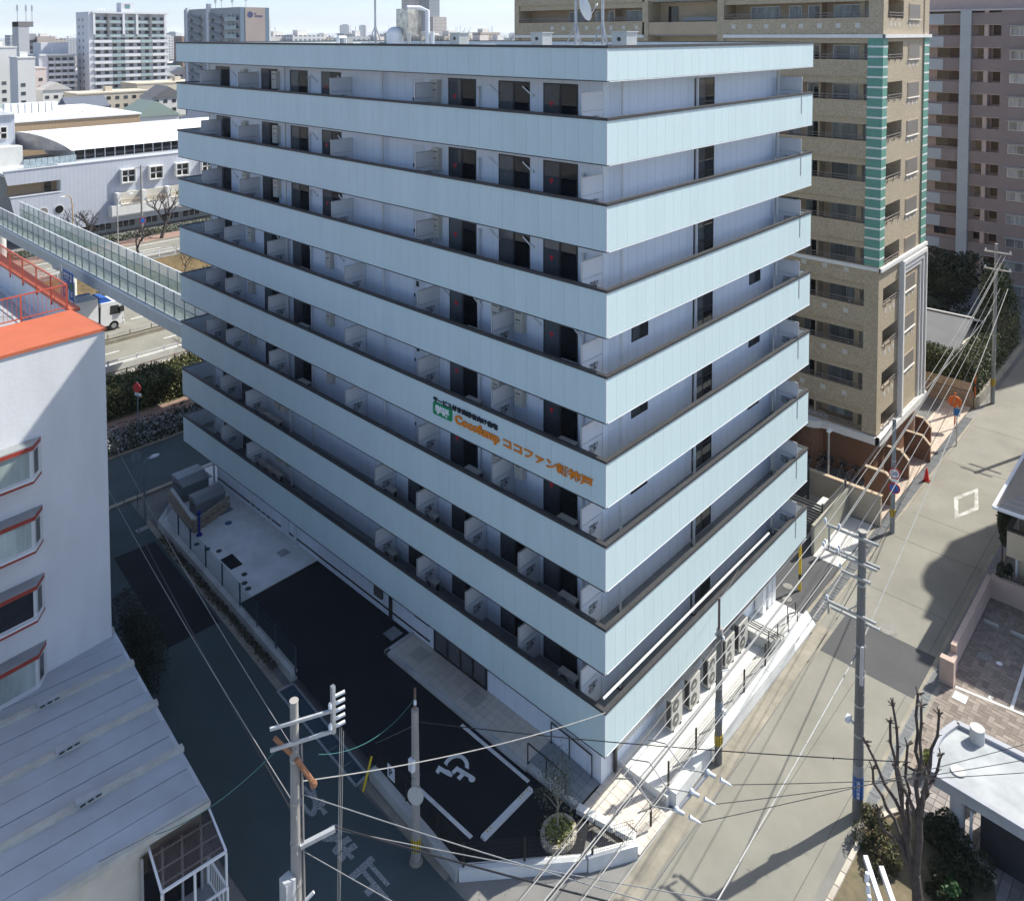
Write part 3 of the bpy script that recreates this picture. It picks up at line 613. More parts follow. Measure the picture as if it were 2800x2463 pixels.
# tiled terrace, ramp, tiled entrance, walkway
def tiles(name, x0, x1, y0, y1, nx, ny, zf, m_, base, gap=.008):
    o = B(MB().add([(x0,y0,zf(y0)-.02),(x1,y0,zf(y0)-.02),(x1,y1,zf(y1)-.02),(x0,y1,zf(y1)-.02)], [(0,1,2,3)]), name, base, kind='structure')
    dx, dy = (x1-x0)/nx, (y1-y0)/ny; sl_ = (zf(y1)-zf(y0))/(y1-y0)
    me = MB().add([(gap,gap,gap*sl_),(dx-gap,gap,gap*sl_),(dx-gap,dy-gap,(dy-gap)*sl_),(gap,dy-gap,(dy-gap)*sl_)]+[(gap,gap,gap*sl_-.02),(dx-gap,gap,gap*sl_-.02),(dx-gap,dy-gap,(dy-gap)*sl_-.02),(gap,dy-gap,(dy-gap)*sl_-.02)], [(0,1,2,3),(0,4,5,1),(1,5,6,2),(2,6,7,3),(3,7,4,0)]).mesh('tile', m_)
    for i in range(nx):
        for j in range(ny): ob('tile', me, o, (x0+i*dx, y0+j*dy, zf(y0+j*dy)))
    return o
grout = mat('grout', (.30,.28,.25), .9, 0)
tiles('tiled_terrace', .02, 1.42, 3.62, 11.75, 4, 22, lambda y: .03, tile_b, grout)
tiles('tiled_ramp', .1, 1.42, 1.25, 3.62, 4, 7, lambda y: -.15+.18*(y-1.25)/2.37, tile_g, mat('grout_dark',(.15,.16,.17),.9,0))
tiles('tiled_entrance', .35, 2.5, -1.2, 1.2, 6, 6, lambda y: -.36+.18*(y+1.2)/2.4, tile_b, grout)
kb = MB(); kb.box(-.2,.02,3.5,11.9,-.3,.06); kb.box(-.2,1.42,11.75,11.95,-.3,.06); kb.box(-.12,.1,1.25,3.5,-.3,.07); B(kb, 'terrace_kerb', conc_wall, kind='structure')
wk = MB(); wk.box(2.5,12.9,-.95,1.2,G-.1,.0); wk.box(2.5,2.78,-.95,1.2,-.0,.004)
B(wk, 'walkway', mat('walk_concrete',(.74,.73,.69),.85,.06,1.2), kind='structure')
ew = thing('street_wall', 'white concrete upstand along the street edge of the sunny walkway', 'wall', (8,-1,G))
for a, b in ((2.7,5.2),(5.22,7.8),(7.82,10.4),(10.42,12.9)): B(MB().box(a,b,-1.2,-.75,G-.1,.15), 'wall_block', conc, ew)
B(MB().extr([(-.75,-.1),(-.75,.15),(-1.2,-.3),(-1.2,G-.1)], 'x', 12.92, 15.2), 'wall_block', conc, ew)
lw = thing('low_wall', 'low white concrete wall carrying mesh fence beside the entrance tiles', 'wall', (-.4,-.7,G))
wall_seg((-1.2,-.15),(.3,-1.1), .26, G-.05, .06, conc, 'wall_block', lw)
st_ = thing('stone_bench', 'pale block edging between sunny asphalt and entrance tiles', 'kerb', (.2,.4,-.1))
for k in range(3): B(MB().beam((-.05+.17*k,1.15-.72*k,-.02),(.1+.17*k,.5-.72*k,-.02),.28,.2), 'block', conc, st_)
manhole(1.3,-.35,-.285,.36,tile_b,'square tiled inspection cover in the beige entrance paving',True)
for k, (x, y) in enumerate(((.77,10.65),(.77,7.18))): manhole(x,y,.034,.36,mat('cover_beige',(.45,.42,.37),.6,.1,5),'square cover set in the terrace tiles, %s' % ('nearer the far asphalt','nearer the accessible bay')[k],True)
manhole(.84,12.63,-.095,.33,steel,'square steel grating in the dark parking asphalt',True)
manhole(.48,21.4,-.045,.27,mat('cover_grey',(.36,.38,.38),.6,.1,5),'square grey cover in the concrete apron by the wall',True)
manhole(.2,27.4,-.045,.42,mat('cover_grey2',(.22,.25,.26),.6,.1,5),'large dark square cover near the block enclosure',True)
manhole(1.1,31.6,-.045,.4,grate_m,'steel grating at the far end of the apron',True)
sheet('asphalt_square', [(-2.14,23.3),(-1.44,23.34),(-1.49,22.1),(-2.15,22.15)], -.044, asph_new)
for k, (x, y) in enumerate(((-2.38,25.46),(-2.17,24.65),(-1.82,24.04),(-1.84,21.33),(-2.18,20.71),(-2.26,20.21))):
    manhole(x,y,-.048,.15,iron,'small dark round cover in the apron, %s of six from the far end' % ('first','second','third','fourth','fifth','sixth')[k])
manhole(-.23,26.0,-.048,.2,mat('cover_blue',(.05,.12,.25),.5,.1,5),'blue round cover beside the block enclosure')
bl = thing('bollard_hydrant', 'blue pipe bollard standing at the corner of the block enclosure', 'bollard', (-1.9,26.13,-.05))
bm = mat('blue_paint', (.01,.03,.22), .45, .05, 3); B(MB().cyl((-1.9,26.13,-.05),(-1.9,26.13,.05),.17,.13,14), 'base', bm, bl); B(MB().cyl((-1.9,26.13,.05),(-1.9,26.13,1.1),.06,.06,12), 'post', bm, bl); B(MB().cyl((-1.9,26.13,1.1),(-1.9,26.13,1.3),.11,.11,12), 'cap', bm, bl)
# block enclosure with two storage bins
en = thing('block_enclosure', 'low tan concrete block enclosure in the parking apron', 'wall', (-1,28,-.05))
blk_m = mat('split_block', (.30,.25,.19), .9, .15, 3, rand=.08); bk = MB().box(0,.38,0,.14,0,.18).mesh('block', blk_m); bky = MB().box(0,.14,0,.38,0,.18).mesh('block', blk_m)
for r_ in range(4):
    for k in range(6): ob('block', bk, en, (-2.0+k*.39+(.19 if r_ % 2 else 0), 26.5+.13*k, -.05+r_*.19))
    for k in range(10): ob('block', bky, en, (-2.1+.045*k, 26.65+k*.39-(.19 if r_ % 2 else 0), -.05+r_*.19))
B(MB().beam((-2.02,26.6,.735),(-1.5,30.4,.735),.17,.04), 'cap', conc_wall, en)
def bin_(label, x0, x1, y0, y1, z0, z1, m_):
    t = thing('storage_bin', label, 'bin', ((x0+x1)/2,(y0+y1)/2,z0), 'storage bins in the enclosure')
    B(MB().box(x0,x1,y0,y1,z0,z1-.25), 'body', m_, t)
    B(MB().extr([(y0-.03,z1-.25),(y1+.03,z1-.25),(y1+.03,z1),((y0+y1)/2-.1,z1)], 'x', x0-.03, x1+.03), 'lid', mat('bin_lid',(.30,.32,.33),.4,.05,2,metal=.4), t)
    B(MB().box(x0-.04,x0-.03,y0+.3,y1-.3,z1-.45,z1-.4), 'handle', dark_m, t)
bin_('large grey lidded storage bin at the back of the block enclosure', -1.1,.5,29.75,31.2,-.05,1.15,mat('bin_grey',(.16,.18,.19),.5,.08,2))
bin_('long low storage bin at the front of the block enclosure', -1.2,.6,27.9,28.75,-.05,.9,mat('bin_grey2',(.24,.25,.26),.5,.08,2))
# handrails on the ramp
def handrail(label, pts, h=.85):
    t = thing('handrail', label, 'handrail', pts[0], 'dark handrails')
    B(MB().tube([(p[0],p[1],p[2]+h) for p in pts],.03,8), 'rail', dark_m, t)
    for p in pts: B(MB().cyl(p,(p[0],p[1],p[2]+h),.025,.025,8), 'post', dark_m, t)
handrail('dark handrail on the parking side of the ramp', [(-.02,3.55,.03),(.0,2.65,.0),(.02,1.75,-.08)])
handrail('dark handrail against the wall side of the ramp', [(1.3,3.5,.03),(1.3,2.6,.0),(1.32,1.55,-.08)])
handrail('dark handrail down the outside stair near the driveway', [(11.6,-.55,.1),(12.4,-.6,.1),(13.3,-.7,.1),(14.2,-.75,-.25)])
handrail('short dark handrail at the driveway end of the stair', [(14.1,-.3,-.2),(14.9,-.35,-.3)])
# stair at the end of the walkway and the lower landing
sr = thing('outdoor_stair', 'short flight of grey edged concrete steps across the sunny walkway', 'stair', (11.9,0,0))
for k in range(4): B(MB().box(11.6+.32*k,11.9+.32*k,-.7,1.1,.0,.55-.14*k), 'step', conc if k % 2 else conc_wall, sr); B(MB().box(11.86+.32*k,11.905+.32*k,-.7,1.1,.55-.14*k,.565-.14*k), 'nosing', dark_m, sr)
B(MB().box(12.9,15.2,-.75,1.2,G-.1,-.12).box(13.9,13.93,-.75,1.2,-.12,-.116), 'landing', conc, kind='structure')
# driveway on the right-hand end of the building
sheet('driveway', [(15.2,-.48),(22.3,-.48),(22.3,9),(15.2,9)], G+.05, asph_patch)
sheet('driveway', rect(16.95,25.2,9.01,30), G+.05, asph_new)
sheet('driveway', [(22.31,2.6),(25.2,2.6),(25.2,9),(22.31,9)], G+.05, asph_new)
gd = thing('bin_shelter', 'grey louvred refuse shelter on a pale slab beside the driveway', 'shelter', (23.5,1.2,G))
slab_m = mat('slab_white', (.62,.61,.57), .85, .06, 1.5)
B(MB().box(20.2,25.2,-.45,.95,G,G+.06), 'slab', slab_m, gd); B(MB().box(20.3,25.3,.95,1.1,G,1.25), 'back_wall', mat('wall_khaki',(.33,.32,.26),.85,.1,1), gd)
lou = mat('louvre', (.10,.105,.11), .5, .08, 2, metal=.3)
for k in range(9): B(MB().box(21.9,25.2,1.12,1.17,.1+.17*k,.22+.17*k), 'louvre', lou, gd); B(MB().box(21.85,21.9,1.12,3.3,.1+.17*k,.22+.17*k), 'louvre', lou, gd); B(MB().box(21.9,25.2,3.3,3.35,.1+.17*k,.22+.17*k), 'louvre', lou, gd)
for x, y in ((21.87,1.14),(25.2,1.14),(21.87,3.32),(25.2,3.32)): B(MB().box(x-.05,x+.05,y-.05,y+.05,G,1.7), 'post', lou, gd)
cb = thing('cabinet', 'white utility cabinet inside the louvred shelter', 'cabinet', (23,2,G)); B(MB().box(22.3,24.0,1.5,1.95,G+.06,.9), 'case', slab_m, cb); B(MB().box(23.1,23.12,1.49,1.5,G+.1,.85), 'door_gap', dark_m, cb)
sb = thing('striped_post', 'yellow post at the end corner of the panelled building', 'post', (16.95,.3,G)); ye = mat('yellow_paint',(.72,.50,.02),.5,.05,3)
B(MB().cyl((17.05,.35,G),(17.05,.35,2.3),.07,.07,10), 'post', ye, sb); B(MB().cyl((17.05,.35,.2),(17.05,.35,.5),.075,.075,10), 'band', dark_m, sb)
# yellow marker rail by the street drain
yb = thing('marker_post', 'leaning yellow pole at the end of the retaining wall', 'post', (-4.9,7.6,G)); B(MB().cyl((-4.75,7.5,G+.05),(-4.15,7.75,.45),.045,.045,10), 'pole', ye, yb); B(MB().cyl((-4.15,7.75,.45),(-4.13,7.76,.46),.047,.047,10), 'cap', dark_m, yb)
# round stone planter with an olive tree
pl_ = thing('stone_planter', 'round planter of pale edging stones in the corner of the lot', 'planter', (-1.2,1.1,-.1))
for k in range(18):
    a = 2*math.pi*k/18; cx_, cy_ = -1.25+.62*math.cos(a), 1.05+.5*math.sin(a); mb = MB(); b2 = Vector((-math.sin(a)*.09*1.15, math.cos(a)*.09*.95, 0)); mb.beam((cx_-b2.x,cy_-b2.y,.0),(cx_+b2.x,cy_+b2.y,.0),.14,.24); B(mb, 'edging_stone', mat('edge_stone',(.48,.43,.36),.9,.15,4,rand=.1), pl_)
B(MB().cyl((-1.25,1.05,-.1),(-1.25,1.05,.06),.5,.5,16), 'soil', lawn, pl_)
ob('ground_cover', leaf_mesh('ground_cover', np.stack([-1.25+.42*rng.normal(size=900)*.6, 1.05+.36*rng.normal(size=900)*.6, .08+.16*rng.random(900)], 1), .05, [mat('leaf_yellow',(.42,.42,.09),.7,.2,5), mat('leaf_mid',(.13,.17,.04),.7,.2,5), mat('leaf_pale',(.36,.36,.22),.7,.2,5)]), kind='stuff', label='yellow green ground cover filling the round planter')
bark = mat('bark', (.13,.105,.085), .95, .25, 6, bump=.5, bscale=30); twig_m = mat('twig', (.16,.13,.11), .95, .2, 6)
ot = thing('olive_tree', 'slender young olive tree growing in the round planter', 'tree', (-1.2,1.1,0))
tm = MB().tube([(-1.25,1.1,.0),(-1.22,1.12,.7),(-1.1,1.2,1.4)],.045,8,r1=.025); ends = []
for k in range(9):
    a = k*2.4; z0 = .7+.09*k; e = (-1.2+math.cos(a)*(.5-.02*k), 1.15+math.sin(a)*(.5-.02*k), z0+.55+.05*k); tm.tube([(-1.2,1.13,z0),((-1.2+e[0])/2,(1.13+e[1])/2,z0+.35),e],.016,5,r1=.006); ends.append(e)
B(tm, 'trunk', mat('olive_bark',(.30,.26,.20),.9,.2,6), ot)
P = np.concatenate([np.array(e)+rng.normal(size=(110,3))*[.16,.16,.22]-[0,0,.08] for e in ends]+[np.array([-1.1,1.2,1.5])+rng.normal(size=(150,3))*[.15,.15,.3]])
ob('crown', leaf_mesh('crown', P, .045, [mat('olive_leaf',(.055,.07,.045),.6,.2,4), mat('olive_leaf2',(.15,.17,.12),.6,.2,4)], asp=.3), ot)
# ------------------------------------------------------------------ white building with orange roof edge, on the left
A_ = Vector((-10.03,16.98,0)); Ud = Vector((-.9985,-.055,0)).normalized(); Nd = Vector((.055,-.9985,0)).normalized()
def fp(u, v, z): p = A_+Ud*u+Nd*v; return (p.x, p.y, z)
wb = thing('white_building', 'white rendered building with orange roof edge and bay windows', 'building', (-10.03,16.98,G))
rend = mat('white_render', (.66,.67,.68), .85, .06, .6, bump=.25, bscale=9, streak=.3)
orange = mat('orange_coping', (.50,.135,.065), .6, .06, 1.2); redm = mat('red_fascia', (.30,.045,.03), .55, .1, 2)
foot = [fp(0,0,0)[:2], fp(15,0,0)[:2], (-24.6,36), (-9.55,36)]
B(MB().prism(foot, G, 15.0), 'wall', rend, wb)
stripF = [fp(0,0,0)[:2], fp(15,0,0)[:2], fp(15,-3.0,0)[:2], (-10.2,20.2)]; stripR = [(-10.2,20.2),(-9.9,20.15),(-9.55,36),(-10.1,36)]
B(MB().prism(stripF, 15.0, 15.98).prism([(-10.25,20.22),(-9.93,20.17),(-9.58,36),(-10.1,36)], 15.0, 15.98), 'parapet', rend, wb)
f2 = [fp(-.06,.06,0)[:2], fp(15,.06,0)[:2], fp(15,-3.02,0)[:2], (-10.2,20.18)]
B(MB().prism(f2, 15.98, 16.1).prism([(-10.22,20.19),(-9.84,20.13),(-9.5,36),(-10.12,36)], 15.98, 16.1), 'coping', orange, wb)
B(MB().prism([fp(.6,-3.05,0)[:2], fp(15,-3.05,0)[:2], (-24,36), (-10.3,36)], 15.0, 15.04), 'roof_deck', mat('roof_deck_grey',(.40,.41,.42),.8,.12,.8), wb)
def rail_obj(name, pts, h, m_, parent, step=.16, post=1.9, r=.018):
    o = None
    for a, b in zip(pts[:-1], pts[1:]):
        a, b = Vector(a), Vector(b); Ln = (b-a).length; mb = MB(); mb.beam(a+Vector((0,0,h)), b+Vector((0,0,h)), .06, .05); mb.beam(a+Vector((0,0,.1)), b+Vector((0,0,.1)), .04, .04)
        n = int(Ln/step)
        for k in range(1, n): p = a+(b-a)*k/n; mb.beam(p+Vector((0,0,.1)), p+Vector((0,0,h)), .014, .014)
        o = B(mb, name, m_, parent)
        n = max(1, round(Ln/post))
        for k in range(n+(1 if (b-Vector(pts[-1])).length < 1e-6 else 0)): p = a+(b-a)*k/n; B(MB().box(p.x-.03,p.x+.03,p.y-.03,p.y+.03,p.z-.25,p.z+h), 'post', m_, o)
    return o
rail_obj('railing', [fp(9,-3.1,16.1), (-10.3,20.3,16.1), (-10.25,36,16.1)], 1.05, mat('railing_red',(.45,.09,.05),.5,.08,2), wb)
for zt in (12.62,10.0,7.38,4.76):
    w0, w1, dp = 2.45, 6.2, .55
    pr_ = lambda d: [fp(w0-.02,0,0)[:2], fp(w0+.45,d,0)[:2], fp(w1-.45,d,0)[:2], fp(w1+.02,0,0)[:2]]
    o = B(MB().prism(pr_(dp-.1), zt-1.2, zt-.14), 'bay_window', mat('bay_frame',(.60,.62,.62),.6,.04,2), wb)
    B(MB().prism(pr_(dp), zt-.14, zt), 'red_canopy', redm, o); B(MB().prism(pr_(dp-.03), zt, zt+.04), 'canopy_roof', mat('canopy_grey',(.28,.30,.31),.7,.1,2), o)
    B(MB().prism(pr_(dp+.02), zt-1.28, zt-1.2), 'sill', rend, o); B(MB().prism(pr_(dp), zt-1.38, zt-1.28), 'red_apron', redm, o)
    cur = mat('bay_curtain', (.34,.40,.38), .5, .25, 1.5, streak=.15, rand=.3) if zt != 7.38 else glass_d
    for a, b in ((w0+.55,w0+1.75),(w0+1.85,w0+3.1)):
        q = MB(); q.add([fp(a,dp-.085,zt-1.15),fp(b,dp-.085,zt-1.15),fp(b,dp-.085,zt-.2),fp(a,dp-.085,zt-.2)], [(3,2,1,0)]); B(q, 'pane', cur, o)
    s0, s1 = Vector(fp(w0+.06,.02,0)), Vector(fp(w0+.36,.36,0)); off = Vector((Nd-Ud)*.02); q = MB(); q.add([(s0.x+off.x,s0.y+off.y,zt-1.12),(s1.x+off.x,s1.y+off.y,zt-1.12),(s1.x+off.x,s1.y+off.y,zt-.24),(s0.x+off.x,s0.y+off.y,zt-.24)], [(0,1,2,3)]); B(q, 'pane', glass_d, o)
# ------------------------------------------------------------------ shed with ribbed metal roof
sh = thing('metal_roof_shed', 'low building with dull grey blue sheet metal roof and pale ribs', 'building', (-10.5,12,G))
rd = Vector((-.9937,.112,0)); zr = 3.5; cream = mat('cream_wall', (.62,.59,.50), .8, .08, 1)
sheetm = mat('roof_sheet', (.46,.51,.56), .5, .14, .55, c2=(.38,.40,.42), metal=.1); ribm = mat('roof_rib', (.50,.50,.45), .6, .12, 2)
ys = [(-9.9,17.25),(-10.06,14.92),(-10.24,12.4),(-10.45,9.93),(-10.72,7.5)]
for i in range(4):
    a, b = Vector((*ys[i],0)), Vector((*ys[i+1],0))
    for k in range(3):
        p, q = a+(b-a)*((k+.02)/3), a+(b-a)*((k+.98)/3); r1, r2 = q+rd*16, p+rd*16; dz = .012*((i+k) % 2)
        B(MB().prism([(p.x,p.y),(q.x,q.y),(r1.x,r1.y),(r2.x,r2.y)], zr-.08, zr+dz), 'roof_panel', sheetm, sh)
    B(MB().beam((a.x+.05,a.y,zr+.06),(a.x+rd.x*16,a.y+rd.y*16,zr+.06),.22,.14), 'rib', ribm, sh)
    if i:
        c = a+rd*2.9; vb = B(MB().beam((c.x+.35,c.y-.06,zr+.17),(c.x-.35,c.y+.02,zr+.17),.24,.12), 'ridge_vent', mat('vent_dull',(.42,.44,.46),.6,.1,3), sh)
        for k in range(3): B(MB().box(c.x+.18-.24*k,c.x+.34-.24*k,c.y-.19,c.y-.165,zr+.14,zr+.19), 'slot', dark_m, vb)
e = Vector((*ys[4],0)); B(MB().beam((e.x,e.y,zr),(e.x+rd.x*16,e.y+rd.y*16,zr),.2,.2), 'eave', ribm, sh)
B(MB().prism([(-10.15,16.85),(-10.85,7.75),(-26.5,9.5),(-25.9,18.6)], G, zr-.1), 'wall', cream, sh)
B(MB().beam((-9.9,17.2,zr-.06),(-10.72,7.5,zr-.06),.12,.14), 'gutter', alu, sh)
# polycarbonate canopy on the south end, glazed porch, small balcony with white rail
cn_ = thing('porch_canopy', 'smoky corrugated plastic porch canopy on the end of the metal roofed shed', 'canopy', (-11.5,7.3,2.5))
poly_m = mat('smoked_polycarbonate', (.10,.075,.07), .25, .2, 2, alpha=.72)
c0, c1, c2_, c3 = Vector((-12.45,8.05,3.15)), Vector((-10.62,7.8,3.15)), Vector((-10.78,6.3,2.8)), Vector((-12.65,6.55,2.8)); N_ = 40; mb = MB(); vs_ = []
for i in range(N_+1):
    t0 = i/N_; zz = .012*math.sin(i*math.pi); dz = Vector((0,0,.015 if i % 2 else -.015)); vs_ += [c0.lerp(c1,t0)+dz, c3.lerp(c2_,t0)+dz]
mb.add(vs_, [(2*i,2*i+1,2*i+3,2*i+2) for i in range(N_)]); B(mb, 'sheet', poly_m, cn_)
for a, b in ((c0,c3),(c1,c2_),(c0,c1),(c3,c2_)): B(MB().beam(a,b,.06,.07), 'frame_bar', white_m, cn_)
for k in (.3,.6,.85): B(MB().beam(c0.lerp(c3,k)-Vector((0,0,.05)), c1.lerp(c2_,k)-Vector((0,0,.05)),.035,.035), 'purlin', white_m, cn_)
for p in (c3, c2_, c3.lerp(c2_,.5)): B(MB().box(p.x-.03,p.x+.03,p.y-.03,p.y+.03,G,p.z-.05), 'post', white_m, cn_)
pw = MB(); pw.add([(-10.95,7.66,.2),(-12.7,7.9,.2),(-12.7,7.9,2.9),(-10.95,7.66,2.9)], [(0,1,2,3)]); po = B(pw, 'porch_window', glass_d, sh); 
for k in range(4): x = -10.95-.58*k; B(MB().box(x-.03,x+.03,7.55+.08*k,7.63+.08*k,.2,2.9), 'mullion', alu, po)
bl_ = thing('small_balcony', 'small balcony with white pipe railing below the porch canopy', 'balcony', (-11.3,6.6,.8))
B(MB().prism([(-10.7,7.7),(-10.75,6.2),(-12.6,6.4),(-12.6,7.9)], .65, .8), 'slab', mat('balcony_grey',(.25,.27,.29),.8,.1,2), bl_); B(MB().prism([(-10.8,7.7),(-10.85,6.4),(-12.5,6.5),(-12.5,7.9)], G, .65), 'wall', cream, bl_)
rail_obj('railing', [(-10.74,7.6,.8),(-10.78,6.25,.8),(-12.55,6.45,.8)], .9, white_m, bl_, .12)
# dark evergreen shrub at the foot of the white building
sv = thing('evergreen_shrub', 'dark feathery evergreen shrub squeezed between white building and shed', 'shrub', (-8.5,18.3,G))
B(MB().cyl((-8.5,18.2,G),(-8.5,18.2,1.8),.09,.05,8), 'trunk', bark, sv)
ob('crown', leaf_mesh('crown', blob_pts((-8.6,18.2,1.55),(1.35,2.1,2.4),9000,16), .075, [mat('needle_dark',(.016,.022,.016),.8,.2,3), mat('needle_mid',(.035,.042,.026),.8,.2,3)], asp=.25), sv)
# ------------------------------------------------------------------ tan apartment tower with green striped corners
tan = thing('tan_apartment_tower', 'tall tan tiled apartment tower with green striped corner columns', 'apartment building', (29.5,.9,G))
tan_m = speckle('tan_tile', (.50,.42,.30), (.35,.29,.205), 13, .8, .06, .35); tan_l = mat('tan_plain', (.46,.36,.255), .8, .05, 1); brown_m = speckle('brown_tile', (.23,.125,.075), (.15,.08,.05), 14, .7, .06, .2)
green_m = mat('green_tile', (.12,.30,.235), .55, .06, 4); wtrim = mat('white_trim', (.72,.71,.68), .6, .04, 2); sq_m = mat('square_tile', (.55,.54,.50), .6, .05, 6)
rail_m = mat('grey_rail', (.22,.19,.17), .45, .05, 2); cur_m = mat('curtain_glass', (.28,.31,.32), .12, .35, 2.2, streak=.12, rand=.45); shut_m = ribbed('shutter', (.21,.19,.165), 'Z', .08, .4, .8, .6, .05)
SL = [31.1,28.6,26.0,23.5,21.0,18.46,15.88,13.3,10.7,8.05,5.4,2.8]
X0, Y0 = 29.5, .9
B(MB().box(31.2,38.4,2.3,31,G,36), 'core', tan_l, tan)
B(MB().box(33.2,38.4,Y0,2.3,2.3,36).box(30.3,31.2,2.3,2.6,2.3,36), 'wall', tan_m, tan)
B(MB().box(30.0,38.2,1.2,2.3,G,2.3).box(30.0,31.2,2.3,31,G,2.3), 'ground_floor_wall', brown_m, tan)
B(MB().box(X0,30.3,Y0,1.76,2.8,36), 'corner_column', tan_m, tan); B(MB().box(37.4,38.42,Y0-.05,Y0,2.8,36), 'corner_column', tan_m, tan)
# green striped cladding between the two white cornices
gs = B(MB().box(X0-.02,30.32,Y0-.02,1.78,13.35,27.35), 'striped_column', green_m, tan); gs2 = B(MB().box(37.38,38.44,Y0-.09,Y0-.051,13.35,27.35), 'striped_column', green_m, tan)
for k in range(22):
    z = 13.75+.62*k; B(MB().box(X0-.028,30.328,Y0-.028,1.788,z,z+.11), 'stripe', wtrim, gs); B(MB().box(37.372,38.448,Y0-.098,Y0-.09,z,z+.11), 'stripe', wtrim, gs2)
for z in (13.05,27.35):
    B(MB().box(X0-.12,X0,Y0-.12,11.4,z,z+.22).box(X0-.12,X0,17.9,31,z,z+.22).box(X0-.12,38.6,Y0-.2,Y0-.02,z,z+.22), 'cornice', wtrim, tan)
B(MB().box(X0-.2,X0,Y0-.25,4.2,2.3,2.75).box(X0-.2,38.7,Y0-.3,Y0-.02,2.3,2.75).cyl((X0+.3,5.0,2.3),(X0+.3,5.0,2.75),1.0,1.0,20), 'cornice', wtrim, tan)
B(MB().cyl((X0+.35,5.0,G),(X0+.35,5.0,2.3),.85,.85,20), 'round_bay', brown_m, tan)
BAYS = ((1.76,11.4),(17.9,30.5))
for y in (11.4,17.55,30.5): B(MB().box(X0,31.2,y,y+.5,2.3,36), 'pier', tan_m, tan)
rp_ = {}
for i, s_ in enumerate(SL[:-0 or None]):
    below = SL[i+1]+1.02 if i+1 < len(SL) else 2.3
    for y0, y1 in BAYS:
        if s_ > 27.5 or y0 < 5:
            B(MB().box(X0+.13,X0+.35,y0,y1,below,below+.42), 'beam', tan_m, tan); p = B(MB().box(X0,X0+.2,y0,y1,below+.42,s_-.08), 'balcony_parapet', tan_m, tan); B(MB().box(X0-.02,X0+.22,y0,y1,s_-.08,s_), 'parapet_cap', tan_l, p)
            B(MB().box(X0+.35,31.2,y0,y1,below+.1,below+.42), 'balcony_slab', tan_l, tan)
            mb = MB(); mb.box(X0+.08,X0+.12,y0,y1,s_+.30,s_+.345); mb.box(X0+.085,X0+.115,y0,y1,s_+.13,s_+.165); q = B(mb, 'railing', rail_m, p)
            k = y0+.9
            while k < y1: B(MB().box(X0+.08,X0+.12,k-.02,k+.02,s_,s_+.31), 'post', rail_m, q); k += 1.6
            if s_ > 28 or s_ < 13.5:
                for k in (range(8) if s_ > 28 else range(3)):
                    yy = (y0+.5+k*1.18) if s_ > 28 else 2.7+1.35*k
                    if yy < y1: B(MB().box(X0-.012,X0,yy,yy+.3,s_-.62,s_-.33), 'square_tile', sq_m, p)
            # back wall windows
            for yy, w_, m_ in ((y0+.6,2.1,cur_m),(y0+3.6,.75,glass_d),(y0+4.9,.75,cur_m),(y0+6.4,2.0,cur_m)):
                if yy+w_ < y1:
                    o = B(MB().box(31.14,31.2,yy-.05,yy+w_+.05,s_-1.0,s_+.9), 'window_frame', alu, tan); B(MB().box(31.11,31.139,yy,yy+w_/2-.02,s_-.95,s_+.85), 'pane', m_, o); B(MB().box(31.11,31.139,yy+w_/2+.02,yy+w_,s_-.95,s_+.85), 'pane', cur_m if m_ is glass_d else m_, o)
            for yy in (y0+3.2,): B(MB().box(30.3,31.2,yy,yy+.12,below+.42,s_+1.0), 'divider', tan_l, tan)
    # stair bay
    if s_ > 27: B(MB().box(X0+.05,X0+.2,11.9,17.55,s_-1.0,s_-.1), 'stair_parapet', tan_l, tan); B(MB().box(X0+.2,31.2,11.9,17.55,s_-1.1,s_-.9), 'stair_slab', mat('stair_grey',(.30,.32,.33),.7,.05,2), tan); B(MB().box(31.14,31.2,16.0,16.8,s_-.1,s_+1.1), 'window', glass_d, tan); B(MB().box(X0+.6,X0+.66,12.2,14.6,s_+.2,s_+.25).box(X0+.6,X0+.9,12.2,15.0,s_-.0,s_+.15), 'stair_flight', mat('stair_grey',(.30,.32,.33),.7,.05,2), tan)
    # street-facing side: balcony on the corner and a shuttered window
    b0 = below
    p = B(MB().box(30.3,33.2,Y0,Y0+.18,b0+.1,s_), 'balcony_parapet', tan_m if s_ > 3 else wtrim, tan)
    B(MB().box(30.3,33.2,Y0+.18,2.3,b0+.1,b0+.4), 'balcony_slab', tan_l, tan)
    q = B(MB().box(30.3,33.2,Y0-.06,Y0-.02,s_+.30,s_+.345).box(30.3,33.2,Y0-.055,Y0-.025,s_+.13,s_+.165), 'railing', rail_m, p)
    for k in range(3): B(MB().box(30.6+k*1.1,30.64+k*1.1,Y0-.06,Y0-.02,s_-.1,s_+.31), 'post', rail_m, q)
    B(MB().box(30.5,31.9,2.24,2.3,s_-1,s_+.9), 'pane', cur_m, tan)
    if s_ > 3:
        o = B(MB().box(34.2,36.55,Y0-.03,Y0,s_-.05,s_+.98), 'window_frame', tan_l, tan); B(MB().box(34.28,36.47,Y0-.045,Y0-.031,s_+.02,s_+.92), 'shutter', shut_m, o); B(MB().box(34.15,36.6,Y0-.1,Y0,s_-.1,s_-.05), 'sill', wtrim, o)
        for k in range(3): B(MB().box(34.35+.8*k,34.6+.8*k,Y0-.012,Y0,s_-.55,s_-.27), 'square_tile', sq_m, tan)
        if s_ > 28 or s_ < 13:
            for k in range(3): B(MB().box(30.7+.75*k,30.95+.75*k,Y0-.012,Y0,s_-.55,s_-.27), 'square_tile', sq_m, p)
